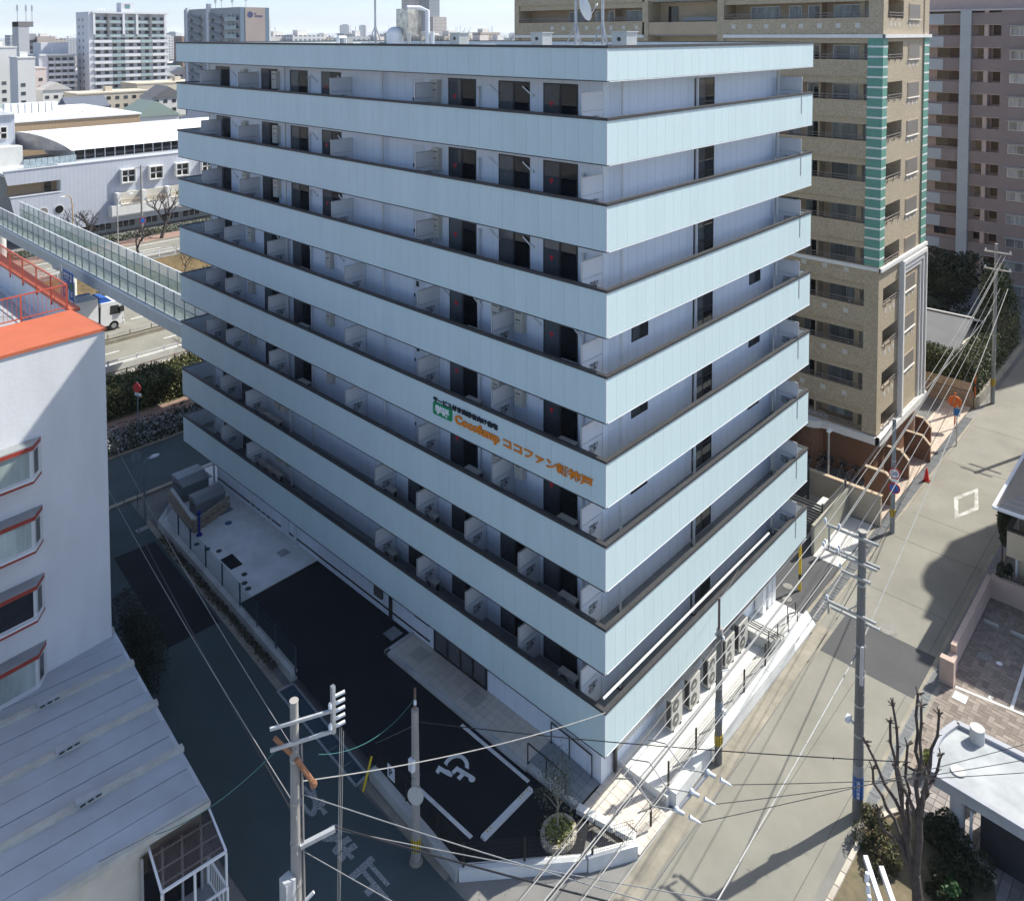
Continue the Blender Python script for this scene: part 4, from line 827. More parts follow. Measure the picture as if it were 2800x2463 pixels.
for k, (a, b) in enumerate(((33.35,38.3),(33.75,37.9),(34.05,37.55))):      # stepped white surround on the lower storeys
    d = .30-.09*k; B(MB().box(a,a+.16,Y0-d,Y0,2.75,12.7-.35*k).box(b-.16,b,Y0-d,Y0,2.75,12.7-.35*k).box(a,b,Y0-d,Y0,12.7-.35*k,12.95-.35*k), 'white_surround', wtrim, tan)
# forecourt of the tan tower: garden wall, brick fins, paving, parked bicycles, pole lamp
gw = thing('garden_wall', 'tall tan rendered wall between driveway and tan tower', 'wall', (25.5,3,G)); rw_m = mat('tan_render', (.42,.36,.28), .85, .07, .8)
B(MB().box(25.4,25.6,-.75,12,G,1.35), 'wall_block', rw_m, gw); B(MB().box(25.36,25.64,-.8,12,1.35,1.42), 'cap', tan_l, gw); B(MB().box(25.3,25.4,1.0,12,G,G+.3), 'plinth', conc_wall, gw)
for k, (x, y0, y1, zt) in enumerate(((27.9,-.7,1.0,1.5),(31.7,-.35,1.1,1.3),(34.9,-.7,.9,1.2),(37.6,.0,1.0,1.2))):
    f = thing('brick_fin_wall', 'brown fin wall with clipped corner in front of the tan tower, %s from the driveway' % ('first','second','third','fourth')[k], 'wall', (x,y0,G), 'brown fin walls')
    B(MB().extr([(y0,G),(y1,G),(y1,zt),(y0+.5,zt),(y0,zt-.5)], 'x', x, x+.2), 'wall_block', brown_m, f); B(MB().beam((x+.1,y1,zt+.02),(x+.1,y0+.5,zt+.02),.26,.05).beam((x+.1,y0+.5,zt+.02),(x+.1,y0,zt-.48),.26,.05), 'cap', tan_l, f)
fc = sheet('forecourt', rect(25.7,45.6,-.62,1.2), G+.03, mat('forecourt_joint',(.30,.26,.22),.9,.1,2))
pv = mat('forecourt_paver', (.52,.43,.35), .85, .08, 3, rand=.09); pme = MB().box(.01,.49,.01,.29,0,.012).mesh('paver', pv)
for i in range(40):
    for j in range(6): ob('paver', pme, fc, (25.72+i*.495, -.6+j*.3, G+.03))
bike_m = mat('bicycle_dark', (.02,.02,.022), .5, .1, 3); bike_s = mat('bicycle_silver', (.3,.3,.31), .4, .1, 3, metal=.6)
def bicycle(x, y, rot, label, first=[None]):
    if first[0] is None:
        t = thing('bicycle', label, 'bicycle', (0,0,0), 'bicycles parked under the tan tower')
        def ring(cx_): return MB().tube([(cx_+.31*math.cos(a), 0, .32+.31*math.sin(a)) for a in np.linspace(0, 2*math.pi, 17)],.018,5)
        B(ring(-.5), 'wheel', rubber, t); B(ring(.5), 'wheel', rubber, t)
        fr_ = MB()
        for a, b in (((-.5,0,.32),(-.15,0,.30)),((-.15,0,.3),(-.25,0,.78)),((-.15,0,.3),(.35,0,.72)),((-.25,0,.7),(.35,0,.78)),((.35,0,.85),(.5,0,.32)),((-.5,0,.32),(-.25,0,.7))): fr_.cyl(a,b,.018,.018,6)
        B(fr_, 'frame', bike_s, t); B(MB().box(-.4,-.14,-.07,.07,.8,.86), 'saddle', bike_m, t); B(MB().tube([(.25,-.26,.98),(.36,-.1,.95),(.36,.1,.95),(.25,.26,.98)],.015,5), 'handlebar', bike_s, t); B(MB().box(.42,.72,-.15,.15,.62,.85), 'basket', bike_m, t); first[0] = t; o = t
    else: o = copy_tree(first[0], None, None, None, label)
    o.location = (x, y, G+.03); o.rotation_euler = (0, 0, rot); return o
for k in range(11): bicycle(28.9, 2.2+k*.62, math.radians(8*((k*7) % 5-2)), 'dark bicycle parked under the tan tower, %s from the street' % ('first','second','third','fourth','fifth','sixth','seventh','eighth','ninth','tenth','eleventh')[k])
cone = thing('traffic_cone', 'red traffic cone standing on the grated drain', 'traffic cone', (32.4,-1.2,G)); cm = mat('cone_red',(.72,.02,.02),.5,.03,3)
B(MB().cyl((32.4,-1.2,G+.04),(32.4,-1.2,G+.85),.17,.035,16), 'body', cm, cone); B(MB().box(32.2,32.6,-1.4,-1.0,G,G+.045), 'base', mat('cone_base',(.10,.01,.01),.6,0), cone)
pm2 = thing('convex_mirror', 'orange framed round traffic mirror on an orange post', 'mirror', (41.1,-.6,G)); om = mat('orange_paint',(.60,.13,.02),.5,.05,3)
B(MB().cyl((41.1,-.6,G),(41.1,-.6,2.2),.05,.05,10), 'post', om, pm2); o = B(MB().disc((41.0,-.6,1.6),(-1,-.25,-.1),.42,.08,24), 'back_plate', om, pm2)
pm3 = thing('orange_post', 'orange post with hood beside the tall hedge', 'post', (45.9,-.75,G)); B(MB().cyl((45.9,-.75,G),(45.9,-.75,2.1),.06,.06,10), 'post', om, pm3); B(MB().box(45.7,46.1,-1.0,-.5,1.25,1.35), 'hood', dark_m, pm3)
bs = thing('street_sign', 'small blue sign plate on a grey post by the forecourt', 'sign', (38.5,-1.35,G)); B(MB().cyl((38.5,-1.35,G),(38.5,-1.35,2.4),.04,.04,8), 'post', steel, bs); B(MB().box(38.46,38.48,-1.55,-1.15,1.7,2.2), 'plate', mat('sign_blue',(.02,.16,.42),.4,0), bs)
# ------------------------------------------------------------------ purple brown apartment block
pb = thing('purple_apartment_block', 'purple brown apartment slab with pale column behind the tan tower', 'apartment building', (78,5,G))
pur = mat('purple_render', (.255,.215,.205), .8, .06, .4); pink = mat('pink_render', (.48,.385,.345), .8, .05, .5); pgrey = mat('grey_panel', (.40,.45,.47), .6, .05, 1)
B(MB().box(79.3,95,-12,20,G,31.5), 'core', pink, pb); B(MB().box(78,79.3,-12,4.75,G,30.1), 'wall', pur, pb); B(MB().box(77.7,78.2,7.55,8.6,G,30.1), 'pale_column', pgrey, pb); B(MB().box(78.05,79.3,5.95,6.35,G,30.1), 'pier', pink, pb)
B(MB().box(80.5,94,-6,8.6,31.5,33.5), 'penthouse', pink, pb); B(MB().box(78.6,79.3,-1,2,30.1,31.2), 'roof_unit', pgrey, pb); B(MB().box(77.9,79.3,-12,20,30.1,30.3), 'roof_edge', mat('roof_edge',(.5,.48,.47),.6,.05,1), pb)
for k in range(12):
    z = 28.62-2.515*k
    p = B(MB().box(78.0,78.15,4.75,7.55,z,z+1.25), 'parapet', pur, pb); B(MB().box(77.95,78.18,4.75,7.55,z-.06,z), 'ledge', pink, p); B(MB().box(78.15,79.3,4.75,20,z-.08,z+.12), 'slab', pink, pb)
    p = B(MB().box(78.0,78.15,8.6,10.3,z,z+1.25), 'parapet', pur, pb); p = B(MB().box(77.95,78.1,10.3,20,z,z+1.2), 'glass_parapet', pgrey, pb)
    for y0, y1, m_ in ((8.7,9.9,mat('door_brown',(.09,.055,.04),.5,.2,1,rand=.4)),(9.95,11.2,glass_d),(4.9,5.7,mat('door_brown',(.09,.055,.04),.5,.2,1,rand=.4)),(6.5,7.2,glass_d)): B(MB().box(79.22,79.3,y0,y1,z-1.25+.12,z+.0-.1), 'doorway', m_, pb)
    o = B(MB().box(77.97,78,2.2,3.9,z-1.25,z-.3), 'window_frame', alu, pb); B(MB().box(77.955,77.969,2.25,3.02,z-1.2,z-.35), 'pane', cur_m, o); B(MB().box(77.955,77.969,3.06,3.85,z-1.2,z-.35), 'pane', cur_m, o); B(MB().box(77.6,78,2.0,4.1,z-.2,z-.15), 'hood', pgrey, o)
    o = B(MB().box(77.97,78,-1.5,.2,z-1.25,z-.3), 'window_frame', alu, pb); B(MB().box(77.955,77.969,-1.45,.15,z-1.2,z-.35), 'pane', cur_m, o)
# ------------------------------------------------------------------ slate-roofed house, hedge and trees behind the tan tower
hs_ = thing('slate_roof_house', 'low house with grey slate gable roof behind the clipped hedge', 'house', (52,4,G))
slate = ribbed('slate_roof', (.16,.165,.17), 'X', .35, .6, .75, .8, .14)
B(MB().box(47.0,56.8,1.2,9,G,2.6), 'wall', cream, hs_); B(MB().extr([(46.2,2.45),(52,4.2),(57.8,2.45),(57.8,2.6),(52,4.36),(46.2,2.6)], 'y', .85, 9.4), 'roof', slate, hs_); B(MB().beam((52,.82,4.40),(52,9.4,4.40),.22,.09), 'ridge_cap', mat('ridge_cap',(.5,.5,.49),.7,.08,2), hs_)
B(MB().box(46.95,47,2,3.5,.6,1.8), 'window', glass_d, hs_)
bw = thing('block_wall', 'tan concrete block wall with slatted fence below the hedge', 'wall', (45.8,1,G)); B(MB().box(45.6,45.85,-.7,4.5,G,.75), 'wall_block', mat('blockwork',(.26,.20,.15),.9,.15,2), bw); B(MB().box(45.6,62,-.95,-.75,G,.35), 'wall_block', conc_old, bw)
for k in range(5): B(MB().box(45.68,45.72,-.6,4.4,.8+.13*k,.9+.13*k), 'slat', tan_l, bw)
hl = [mat('hedge_leaf',(.035,.055,.018),.6,.25,3), mat('hedge_leaf2',(.085,.105,.035),.55,.25,3), mat('hedge_leaf3',(.16,.16,.075),.6,.25,3)]
def hedge(label, x0, x1, y0, y1, z0, z1, n, size=.07, mats=hl, bulge=.1, name='hedge'):
    t = thing(name, label, 'hedge', ((x0+x1)/2,(y0+y1)/2,z0)); B(MB().box(x0+.15,x1-.15,y0+.15,y1-.15,z0,z1-.15), 'inner_growth', mat('hedge_inner',(.025,.032,.014),.9,.3,3), t); ob('foliage', leaf_mesh('foliage', hedge_pts(x0,x1,y0,y1,z0,z1,n,bulge), size, mats), t); return t
hedge('tall clipped hedge running along the street beyond the tan tower', 45.9, 60.5, -.7, .7, .3, 3.0, 16000, .09)
hedge('tall clipped hedge end facing the tan tower forecourt', 45.85, 47.1, .7, 4.6, .85, 3.2, 7000, .09)
def leafy_tree(label, c, r, n, size, mats, lumps=12, trunk=.16, name='tree'):
    t = thing(name, label, 'tree', (c[0],c[1],G)); B(MB().tube([(c[0],c[1],G),(c[0]+.1,c[1],c[2]*.5),(c[0],c[1]+.1,c[2])],trunk,8,r1=trunk*.5), 'trunk', bark, t)
    B(MB().sphere(c,r[0]*.5,r[1]*.5,r[2]*.5,10,7), 'inner_growth', mat('hedge_inner',(.025,.032,.014),.9,.3,3), t)
    ob('crown', leaf_mesh('crown', blob_pts(c, r, n, lumps), size, mats), t); return t
dk = [mat('leaf_dark',(.012,.022,.010),.55,.3,3), mat('leaf_dark2',(.03,.045,.018),.5,.3,3)]; gl = [hl[1], mat('leaf_gloss',(.15,.19,.09),.35,.2,3), dk[1]]
leafy_tree('large dark evergreen tree below the purple block', (65.5,6.2,3.6), (3.6,4.2,3.6), 9000, .16, dk, 14)
leafy_tree('glossy pale leaved tree beside the dark evergreen', (65,1.6,3.0), (2.6,2.4,3.0), 7000, .13, gl, 12)
leafy_tree('rounded cloud pruned pine at the garden corner', (57.5,1.4,2.9), (1.9,1.8,1.5), 4500, .09, [mat('pine_olive',(.07,.085,.03),.6,.2,4), dk[1]], 7)
leafy_tree('dark camellia below the slate roof', (60.5,6.8,1.9), (2.2,2.6,2.2), 4000, .14, dk, 9)
leafy_tree('loose garden shrub by the slate roof gable', (50.5,.3,1.9), (2.4,.9,1.7), 3500, .10, [hl[1], hl[2], hl[0]], 9, .06, 'shrub')
# ------------------------------------------------------------------ right-hand frontage: beige house, pink wall, brick plaza, white canopy, planting
rh = thing('beige_house', 'beige rendered house with tiled roof at the right edge of the street', 'house', (25,-9,G)); bei = mat('beige_render',(.50,.42,.31),.85,.06,.8)
B(MB().box(24.2,34,-11.6,-7.55,G,5.0), 'wall', bei, rh); B(MB().box(22.3,24.2,-11.6,-7.5,2.5,2.62).box(22.3,22.42,-11.6,-7.5,2.62,3.75).box(22.42,24.2,-7.62,-7.5,2.62,3.75), 'balcony', bei, rh); B(MB().box(22.25,22.47,-11.6,-7.45,3.75,3.85).box(22.47,24.2,-7.66,-7.45,3.75,3.85), 'balcony_cap', dark_m, rh)
tilem = ribbed('roof_tile', (.30,.27,.24), 'X', .3, .6, .7, .8, .12)
B(MB().add([(21.7,-7.1,5.0),(34.5,-7.1,5.0),(34.5,-11.9,5.0),(21.7,-11.9,5.0),(24.6,-9.5,6.2),(34.5,-9.5,6.2)], [(0,1,5,4),(3,0,4),(2,3,4,5),(1,2,5)]), 'roof', tilem, rh); B(MB().beam((21.65,-7.05,4.97),(34.5,-7.05,4.97),.14,.12).beam((21.65,-7.05,4.97),(21.65,-11.9,4.97),.14,.12), 'gutter', white_m, rh)
B(MB().cyl((24.1,-7.6,G),(24.1,-7.6,4.9),.05,.05,8), 'downpipe', white_m, rh); B(MB().box(24.14,24.2,-9.5,-8.2,2.7,4.6), 'window', glass_d, rh); B(MB().box(24.14,24.2,-10,-8.5,.3,1.9), 'window', glass_d, rh)
pk = thing('pink_wall', 'low pinkish rendered boundary wall of the brick plaza', 'wall', (20,-6.4,G)); pkm = mat('pink_wall',(.50,.38,.32),.85,.07,1)
B(MB().box(16.9,23.3,-6.72,-6.5,G,.62), 'wall_block', pkm, pk); B(MB().box(23.08,23.3,-12,-6.72,G,.75), 'wall_block', pkm, pk); B(MB().box(15.9,16.88,-6.8,-6.45,G,.25), 'wall_block', pkm, pk); B(MB().box(15.6,15.9,-6.95,-6.4,G,.72), 'gate_post', pkm, pk)
fnb = thing('bamboo_fence', 'dark slatted screen fence in front of the beige house', 'fence', (23.4,-8,G)); 
for k in range(26): B(MB().box(23.36,23.40,-7.0-.17*k,-6.88-.17*k,G,.95), 'slat', mat('slat_brown',(.10,.085,.07),.8,.1,3,rand=.2), fnb)
B(MB().box(23.4,23.45,-11.4,-6.9,.7,.78), 'rail', mat('slat_brown',(.10,.085,.07),.8,.1,3), fnb)
plz = sheet('brick_plaza', rect(10.3,23.1,-16,-6.5), G+.02, mat('plaza_joint',(.16,.14,.125),.95,.1,2))
bpm = mat('plaza_brick', (.25,.21,.18), .9, .1, 3, rand=.28); bx_, by_ = MB().box(.008,.412,.008,.200,0,.012).mesh('paving_brick', bpm), MB().box(.008,.2,.008,.412,0,.012).mesh('paving_brick', bpm); cnt = 0; rest = MB()
for i in range(0, 62):
    for j in range(0, 46):       # herringbone
        d = (i-j) % 4; x, y = 10.3+i*.208, -6.55-j*.208
        if x > 22.9 or y < -15.5: continue
        if d == 0:
            if cnt < 290 and y > -9.3 and x < 18.8: ob('paving_brick', bx_, plz, (x, y-.208, G+.02)); cnt += 1
            else: rest.box(x+.008,x+.412,y-.2,y-.008,G+.02,G+.032)
        elif d == 3:
            if cnt < 290 and y > -9.3 and x < 18.8: ob('paving_brick', by_, plz, (x, y-.416, G+.02)); cnt += 1
            else: rest.box(x+.008,x+.2,y-.408,y-.008,G+.02,G+.032)
B(rest, 'paving_brick_field', mat('plaza_brick_field',(.25,.21,.18),.9,.22,3.5), plz, kind='stuff')
for a, b in (((15.75,-7.0),(16.2,-10.2)),((16.1,-9.0),(19.5,-8.9))): line(a, b, .12, G+.036)
me = text_mesh('5', white_paint, .45, .001, .01, name='bay_number'); ob('bay_number', me, None, (15.9,-8.1,G+.038), math.radians(-95), kind='structure')
for k, (x, y) in enumerate(((20.9,-7.2),(20.95,-8.3))): B(MB().extr([(y-.3,G+.03),(y+.3,G+.03),(y+.3,G+.14),(y-.3,G+.14)], 'x', x, x+.14), 'wheel_stop', conc_wall, label='concrete wheel stop on the brick plaza, %s the street wall' % ('nearer','farther from')[k], cat='wheel stop', group='wheel stops on the brick plaza')
manhole(18.5,-7.5,G+.034,.3,iron_l,'round cover ring in the shaded brick plaza'); manhole(18.5,-8.05,G+.034,.12,white_m,'small white round cover in the shaded brick plaza')
B(MB().box(15.0,15.5,-7.55,-7.05,G+.034,G+.05), 'drain_frame', conc, label='square drain with pale concrete frame in the brick plaza', cat='drain'); 
# entrance canopy: flat white roof with rounded end on round columns
cp = thing('entrance_canopy', 'white flat roofed entrance canopy with a curved end and round columns', 'canopy', (9,-10,G)); cpm = mat('canopy_white',(.46,.48,.48),.8,.14,.9,c2=(.28,.30,.31))
zc = 2.0; outl = [(10.6-2.85*t_, -8.3+.32*math.sin(math.pi*t_)) for t_ in np.linspace(0,1,11)]+[(7.45,-16),(10.9,-16)]
B(MB().prism(outl, zc-.35, zc), 'roof_slab', cpm, cp)
rim = MB()
for p, q in zip(outl, outl[1:]+outl[:1]): rim.beam((*p,zc+.06),(*q,zc+.06),.2,.14)
B(rim, 'rim', mat('canopy_rim',(.36,.37,.40),.7,.08,1), cp)
for x, y, zt in ((8.5,-8.85,2.05),(10.35,-9.0,2.5)): B(MB().cyl((x,y,G),(x,y,zt),.24,.24,24), 'column', mat('column_concrete',(.50,.49,.48),.8,.08,2), cp, smooth=False)
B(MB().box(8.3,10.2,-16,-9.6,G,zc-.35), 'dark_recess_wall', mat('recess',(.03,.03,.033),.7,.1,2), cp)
lp = thing('bollard', 'slim white bollard beside the canopy column', 'bollard', (8.45,-9.1,G)); B(MB().cyl((8.4,-9.3,G),(8.4,-9.3,.9),.045,.045,10), 'post', white_m, lp); B(MB().cyl((8.4,-9.3,.9),(8.4,-9.3,.97),.055,.055,10), 'cap', white_m, lp)
# checker tiled court and planting bed with stone edging
tc_ = sheet('tiled_court', rect(3.5,10.25,-15,-7.0), G+.015, mat('court_joint',(.12,.11,.11),.9,0)); tt = MB().box(.012,.288,.012,.288,0,.012).mesh('court_tile', mat('court_tile',(.30,.27,.26),.8,.08,3,rand=.35)); cnt = 0; rest = MB()
for i in range(23):
    for j in range(27):
        x, y = 3.5+i*.3, -7.3-j*.3
        if 7.4 < x+.15 and y > -14.8 and cnt < 295: ob('court_tile', tt, tc_, (x, y, G+.015)); cnt += 1
        else: rest.box(x+.012,x+.288,y+.012,y+.288,G+.015,G+.027)
B(rest, 'court_tile_field', mat('court_tile',(.30,.27,.26),.8,.08,3), tc_, kind='stuff')
pbed = [(6.7,-6.5),(7.6,-6.85),(8.3,-7.3),(8.45,-8.5),(8.2,-9.3),(7.6,-10.2),(2.2,-11.5),(1.5,-6.5)]; sheet('planting_bed', pbed, G+.12, lawn, th=.2)
es = thing('bed_edging', 'pale cut stone edging round the street-corner planting bed', 'kerb', (5,-6.5,G)); em = mat('pale_edging',(.50,.45,.38),.9,.1,3,rand=.15)
for p, q in zip(pbed[-1:]+pbed[:5], pbed[:6]):
    a, b = Vector((*p,0)), Vector((*q,0)); n = max(1, round((b-a).length/.55))
    for k in range(n): c, d = a+(b-a)*((k+.03)/n), a+(b-a)*((k+.97)/n); B(MB().beam((c.x,c.y,G+.1),(d.x,d.y,G+.1),.16,.24), 'edging_stone', em, es)
sm = [mat('shrub_dark',(.02,.028,.012),.7,.3,4), mat('shrub_mid',(.05,.055,.022),.7,.3,4)]; sb_ = [mat('shrub_brown',(.12,.085,.045),.8,.3,4), sm[1], mat('shrub_olive',(.12,.12,.04),.7,.3,4)]
def shrub(label, c, r, n, size, mats, lumps=8): t = thing('shrub', label, 'shrub', (c[0],c[1],G)); B(MB().cyl((c[0],c[1],G+.1),(c[0],c[1],c[2]),.04,.02,6), 'stem', bark, t); ob('foliage', leaf_mesh('foliage', blob_pts(c, r, n, lumps), size, mats), t); return t
shrub('olive brown shrub beside the tall street pole', (6.2,-6.75,.15), (.75,.65,.7), 2600, .05, sb_)
shrub('sparse brown shrub at the sunny bed corner', (5.6,-7.4,.05), (.7,.6,.6), 1500, .045, sb_)
shrub('dark shrub mass below the round column', (7.6,-8.6,.1), (1.0,.8,.7), 4200, .05, sm, 10)
shrub('dark azalea at the shaded edge of the bed', (7.0,-9.5,.0), (1.1,.9,.55), 4200, .05, sm, 10)
shrub('low dark shrub in the middle of the bed', (6.2,-9.2,-.05), (.9,.8,.45), 2600, .05, sm, 9)
shrub('bright green fern at the foot of the pollarded tree', (5.9,-9.3,.25), (.35,.35,.3), 500, .06, [mat('fern_green',(.03,.09,.02),.6,.2,4)], 5)
shrub('yellow green clipped shrub beside the canopy end', (10.6,-7.35,.1), (.55,.55,.6), 1800, .045, [mat('leaf_lime',(.26,.28,.06),.6,.2,4), hl[1]])
shrub('dark shrubs in the beige house garden', (23.8,-7.1,.4), (.9,.4,1.0), 2200, .07, dk); 
leafy_tree('thin dark pine leaning over the street by the beige house', (25.2,-6.75,2.6), (.7,.5,1.6), 1400, .10, [mat('pine_dark',(.03,.04,.015),.7,.2,4)], 6, .05)

# tall curved-top neighbour behind the beige house; only its shadow reaches the street in view
sh_pts = [(30.51,-5.46),(26.63,-3.98),(24.98,-3.98),(23.83,-3.68),(22.5,-3.72),(21.6,-4.04),(21.13,-4.6),(19.29,-4.69),(19.29,-5.19),(16.19,-5.31),(16.5,-5.96)]
prof = []
for x, y in sh_pts: k_ = (-12.2-y)/sdir.y; prof.append((x+sdir.x*k_, G+sdir.z*k_))
nb_ = thing('curved_gable_building', 'tall rendered building with rounded stepped gable behind the beige house', 'building', (40,-12.2,G))
x_ = [p[0] for p in prof]; B(MB().add([(px_,-12.2,pz_) for px_, pz_ in prof]+[(prof[-1][0],-12.2,G),(prof[0][0],-12.2,G)]+[(px_,-19,pz_) for px_, pz_ in prof]+[(prof[-1][0],-19,G),(prof[0][0],-19,G)], [tuple(range(13)), tuple(range(25,12,-1))]+[(k,13+k,13+(k+1)%13,(k+1)%13) for k in range(13)]), 'wall', bei, nb_)
# ------------------------------------------------------------------ pedestrian bridge
br = thing('pedestrian_bridge', 'pale green glazed pedestrian bridge crossing the main road', 'bridge', (6.5,65,G))
bgm = mat('bridge_paint', (.55,.56,.53), .6, .06, 1); bgl = mat('bridge_glass', (.42,.50,.46), .15, .1, 2, alpha=.55); post_m = mat('bridge_post', (.17,.22,.24), .5, .05, 2)
bx0, bx1, by0, by1, bz = 5.35, 8.15, 36, 92, 5.55
B(MB().box(bx0,bx1,by0,by1,bz,bz+.25), 'deck', mat('bridge_deck',(.40,.44,.41),.8,.1,1), br); B(MB().box(bx0-.05,bx0+.35,by0,by1,bz-1.0,bz).box(bx1-.35,bx1+.05,by0,by1,bz-1.0,bz), 'girder', bgm, br); B(MB().box(bx0-.12,bx0,by0,by1,bz-.02,bz+.16), 'edge_beam', white_m, br)
pme = MB().box(-.05,.05,-.05,.05,0,2.0).mesh('post', post_m); gme = MB().box(-.012,.012,.06,1.69,.12,1.0).mesh('glass_panel', bgl); gme2 = MB().box(-.012,.012,.06,1.69,1.06,1.9).mesh('mesh_panel', mat('bridge_mesh',(.62,.64,.63),.6,.05,2,alpha=.5))
y = by0
while y < by1-1:
    for x in (bx0+.05, bx1-.05): ob('post', pme, br, (x, y, bz+.25)); ob('glass_panel', gme, br, (x, y, bz+.25)); ob('mesh_panel', gme2, br, (x, y, bz+.25))
    y += 1.75
for x in (bx0+.05, bx1-.05):
    for z in (.1,1.03,2.0): B(MB().box(x-.04,x+.04,by0,by1,bz+.25+z-.03,bz+.25+z+.03), 'rail', white_m if z != 1.03 else post_m, br)
for y in (71.5,95.0): B(MB().cyl((6.75,y,G-1),(6.75,y,bz-1.0),.62,.62,20).box(bx0,bx1,y-.7,y+.7,bz-1.35,bz-1.0), 'pier', bgm, br)
# ------------------------------------------------------------------ truck on the far carriageway (cab towards +X)
tk = thing('box_truck', 'white box truck with blue striped cab roof on the main road', 'truck', (4.5,63.9,G)); tw = mat('truck_white',(.74,.75,.75),.35,.04,2); tb = mat('truck_blue',(.02,.10,.42),.4,.05,2)
B(MB().box(-1.2,6.3,62.8,65.1,G+1.0,G+3.35), 'cargo_box', tw, tk); B(MB().box(-1.2,6.32,62.78,62.8,G+1.0,G+1.12).box(-1.2,6.3,64.9,65.12,G+3.351,G+3.42), 'blue_trim', tb, tk); B(MB().box(-1.2,6.2,62.85,65.05,G+3.351,G+3.37), 'roof_sheet', mat('truck_roof',(.36,.42,.47),.5,.06,2), tk)
cab = B(MB().extr([(6.5,G+.55),(8.55,G+.55),(8.62,G+1.35),(8.35,G+2.55),(7.9,G+2.75),(6.6,G+2.75)], 'y', 62.85, 65.05), 'cab', tw, tk)
B(MB().add([(7.35,62.835,G+1.55),(8.32,62.835,G+1.5),(8.16,62.835,G+2.35),(7.4,62.835,G+2.4)], [(0,1,2,3)]), 'side_window', glass_d, cab); B(MB().add([(8.63,62.95,G+1.42),(8.63,64.95,G+1.42),(8.40,64.95,G+2.5),(8.40,62.95,G+2.5)], [(0,1,2,3)]), 'windscreen', glass_d, cab)
B(MB().extr([(6.5,G+2.75),(7.7,G+2.75),(7.2,G+3.2),(6.5,G+3.3)], 'y', 63.1, 64.8), 'roof_spoiler', tb, cab); B(MB().box(8.6,8.72,62.85,65.05,G+.4,G+.75), 'bumper', tw, cab); B(MB().box(8.2,8.6,62.6,62.8,G+1.7,G+2.2), 'mirror', dark_m, cab); B(MB().box(8.56,8.66,62.83,63.2,G+.85,G+1.1), 'headlight', mat('lens',(.6,.55,.5),.2,0), cab)
B(MB().box(6.3,6.5,63,64.9,G+.7,G+2.4), 'gap_panel', dark_m, tk); B(MB().box(-1.0,8.3,63.2,64.7,G+.55,G+.95), 'chassis', dark_m, tk)
for x in (7.7,.6,1.6):
    for y in (62.85,64.75): o = B(MB().cyl((x,y,G+.45),(x,y+.28,G+.45),.45,.45,20), 'wheel', rubber, tk); B(MB().disc((x,y-.005,G+.45),(0,1,0),.25,.03,14), 'rim', steel, o)
# ------------------------------------------------------------------ blue direction sign on its column
bs = thing('direction_sign', 'large blue road direction sign hanging beside the pedestrian bridge', 'road sign', (3.6,61,G)); sbm = mat('road_sign_blue',(.01,.07,.27),.35,.03,2)
B(MB().cyl((3.6,64.2,G),(3.6,64.2,6.4),.13,.11,12), 'column', steel, bs); B(MB().cyl((3.6,64.2,5.9),(3.6,61.2,5.9),.06,.06,8).cyl((3.6,64.2,4.6),(3.6,61.2,4.6),.06,.06,8), 'bracket', steel, bs)
pt = B(MB().box(3.5,3.56,60.9,63.5,3.4,6.3), 'plate', sbm, bs); B(MB().box(3.485,3.499,60.95,61.85,4.75,5.3), 'green_panel', mat('road_sign_green',(.01,.15,.06),.4,0), pt)
def plate_text(s, y0, y1, z0, z1): me = text_mesh(s, wht, 1, .003, .01, name='lettering'); fit(me, 0, y0-y1, z0, z1); o = ob('lettering', me, pt, (3.49, y0, 0)); o.rotation_euler = RX
plate_text('神戸空港', 63.2, 61.9, 5.75, 6.1); plate_text('Kobe Airport', 63.1, 61.9, 5.52, 5.68); plate_text('2', 61.6, 61.2, 5.5, 6.1); plate_text('ハーバー', 63.35, 62.3, 5.15, 5.4); plate_text('三宮', 63.3, 62.3, 4.2, 4.6); plate_text('三宮', 61.6, 61.1, 4.1, 4.6)
B(MB().box(3.485,3.499,61.95,62.1,3.7,4.7).box(3.485,3.499,61.0,63.0,3.62,3.78), 'arrow', wht, pt)
B(MB().cyl((3.5,60.6,3.7),(3.5,60.6,5.6),.05,.05,8).sphere((3.5,60.6,3.65),.18,.18,.15), 'lamp', steel, bs)
# ------------------------------------------------------------------ hedges and verge plants
hedge('thick clipped hedge beside the brick footpath', -12, 9.5, 44.3, 47.6, G, 1.5, 26000, .09, [hl[0],hl[1],mat('hedge_gold',(.22,.20,.07),.6,.25,3)])
P = np.stack([-14+30*rng.random(15000), 38.9+2.9*rng.random(15000), G+.05+.75*rng.random(15000)**1.5], 1)
ob('ground_cover', leaf_mesh('ground_cover', P, .10, [mat('cover_dark',(.03,.045,.04),.6,.3,3), mat('cover_grey',(.10,.13,.12),.5,.3,3), mat('cover_mid',(.05,.07,.03),.6,.3,3)]), kind='stuff', label='low dark ground cover strip along the cross street')
P = np.stack([-30+70*rng.random(12000), 70+5*rng.random(12000), G+.05+.6*rng.random(12000)**1.4], 1)
ob('verge_plants', leaf_mesh('verge_plants', P, .12, [hl[0], hl[2], mat('dry_leaf',(.20,.15,.07),.9,.2,3)]), kind='stuff', label='scrubby plants on the verge between main road and canal')
P = np.stack([-20+70*rng.random(9000), 76+8.6*rng.random(9000), np.zeros(9000)], 1); P[:, 2] = np.where(P[:, 1] < 78.2, G-(P[:, 1]-76)*1.35, np.where(P[:, 1] > 82, G-(84.6-P[:, 1])*1.15, G-3))+.15*rng.random(9000)
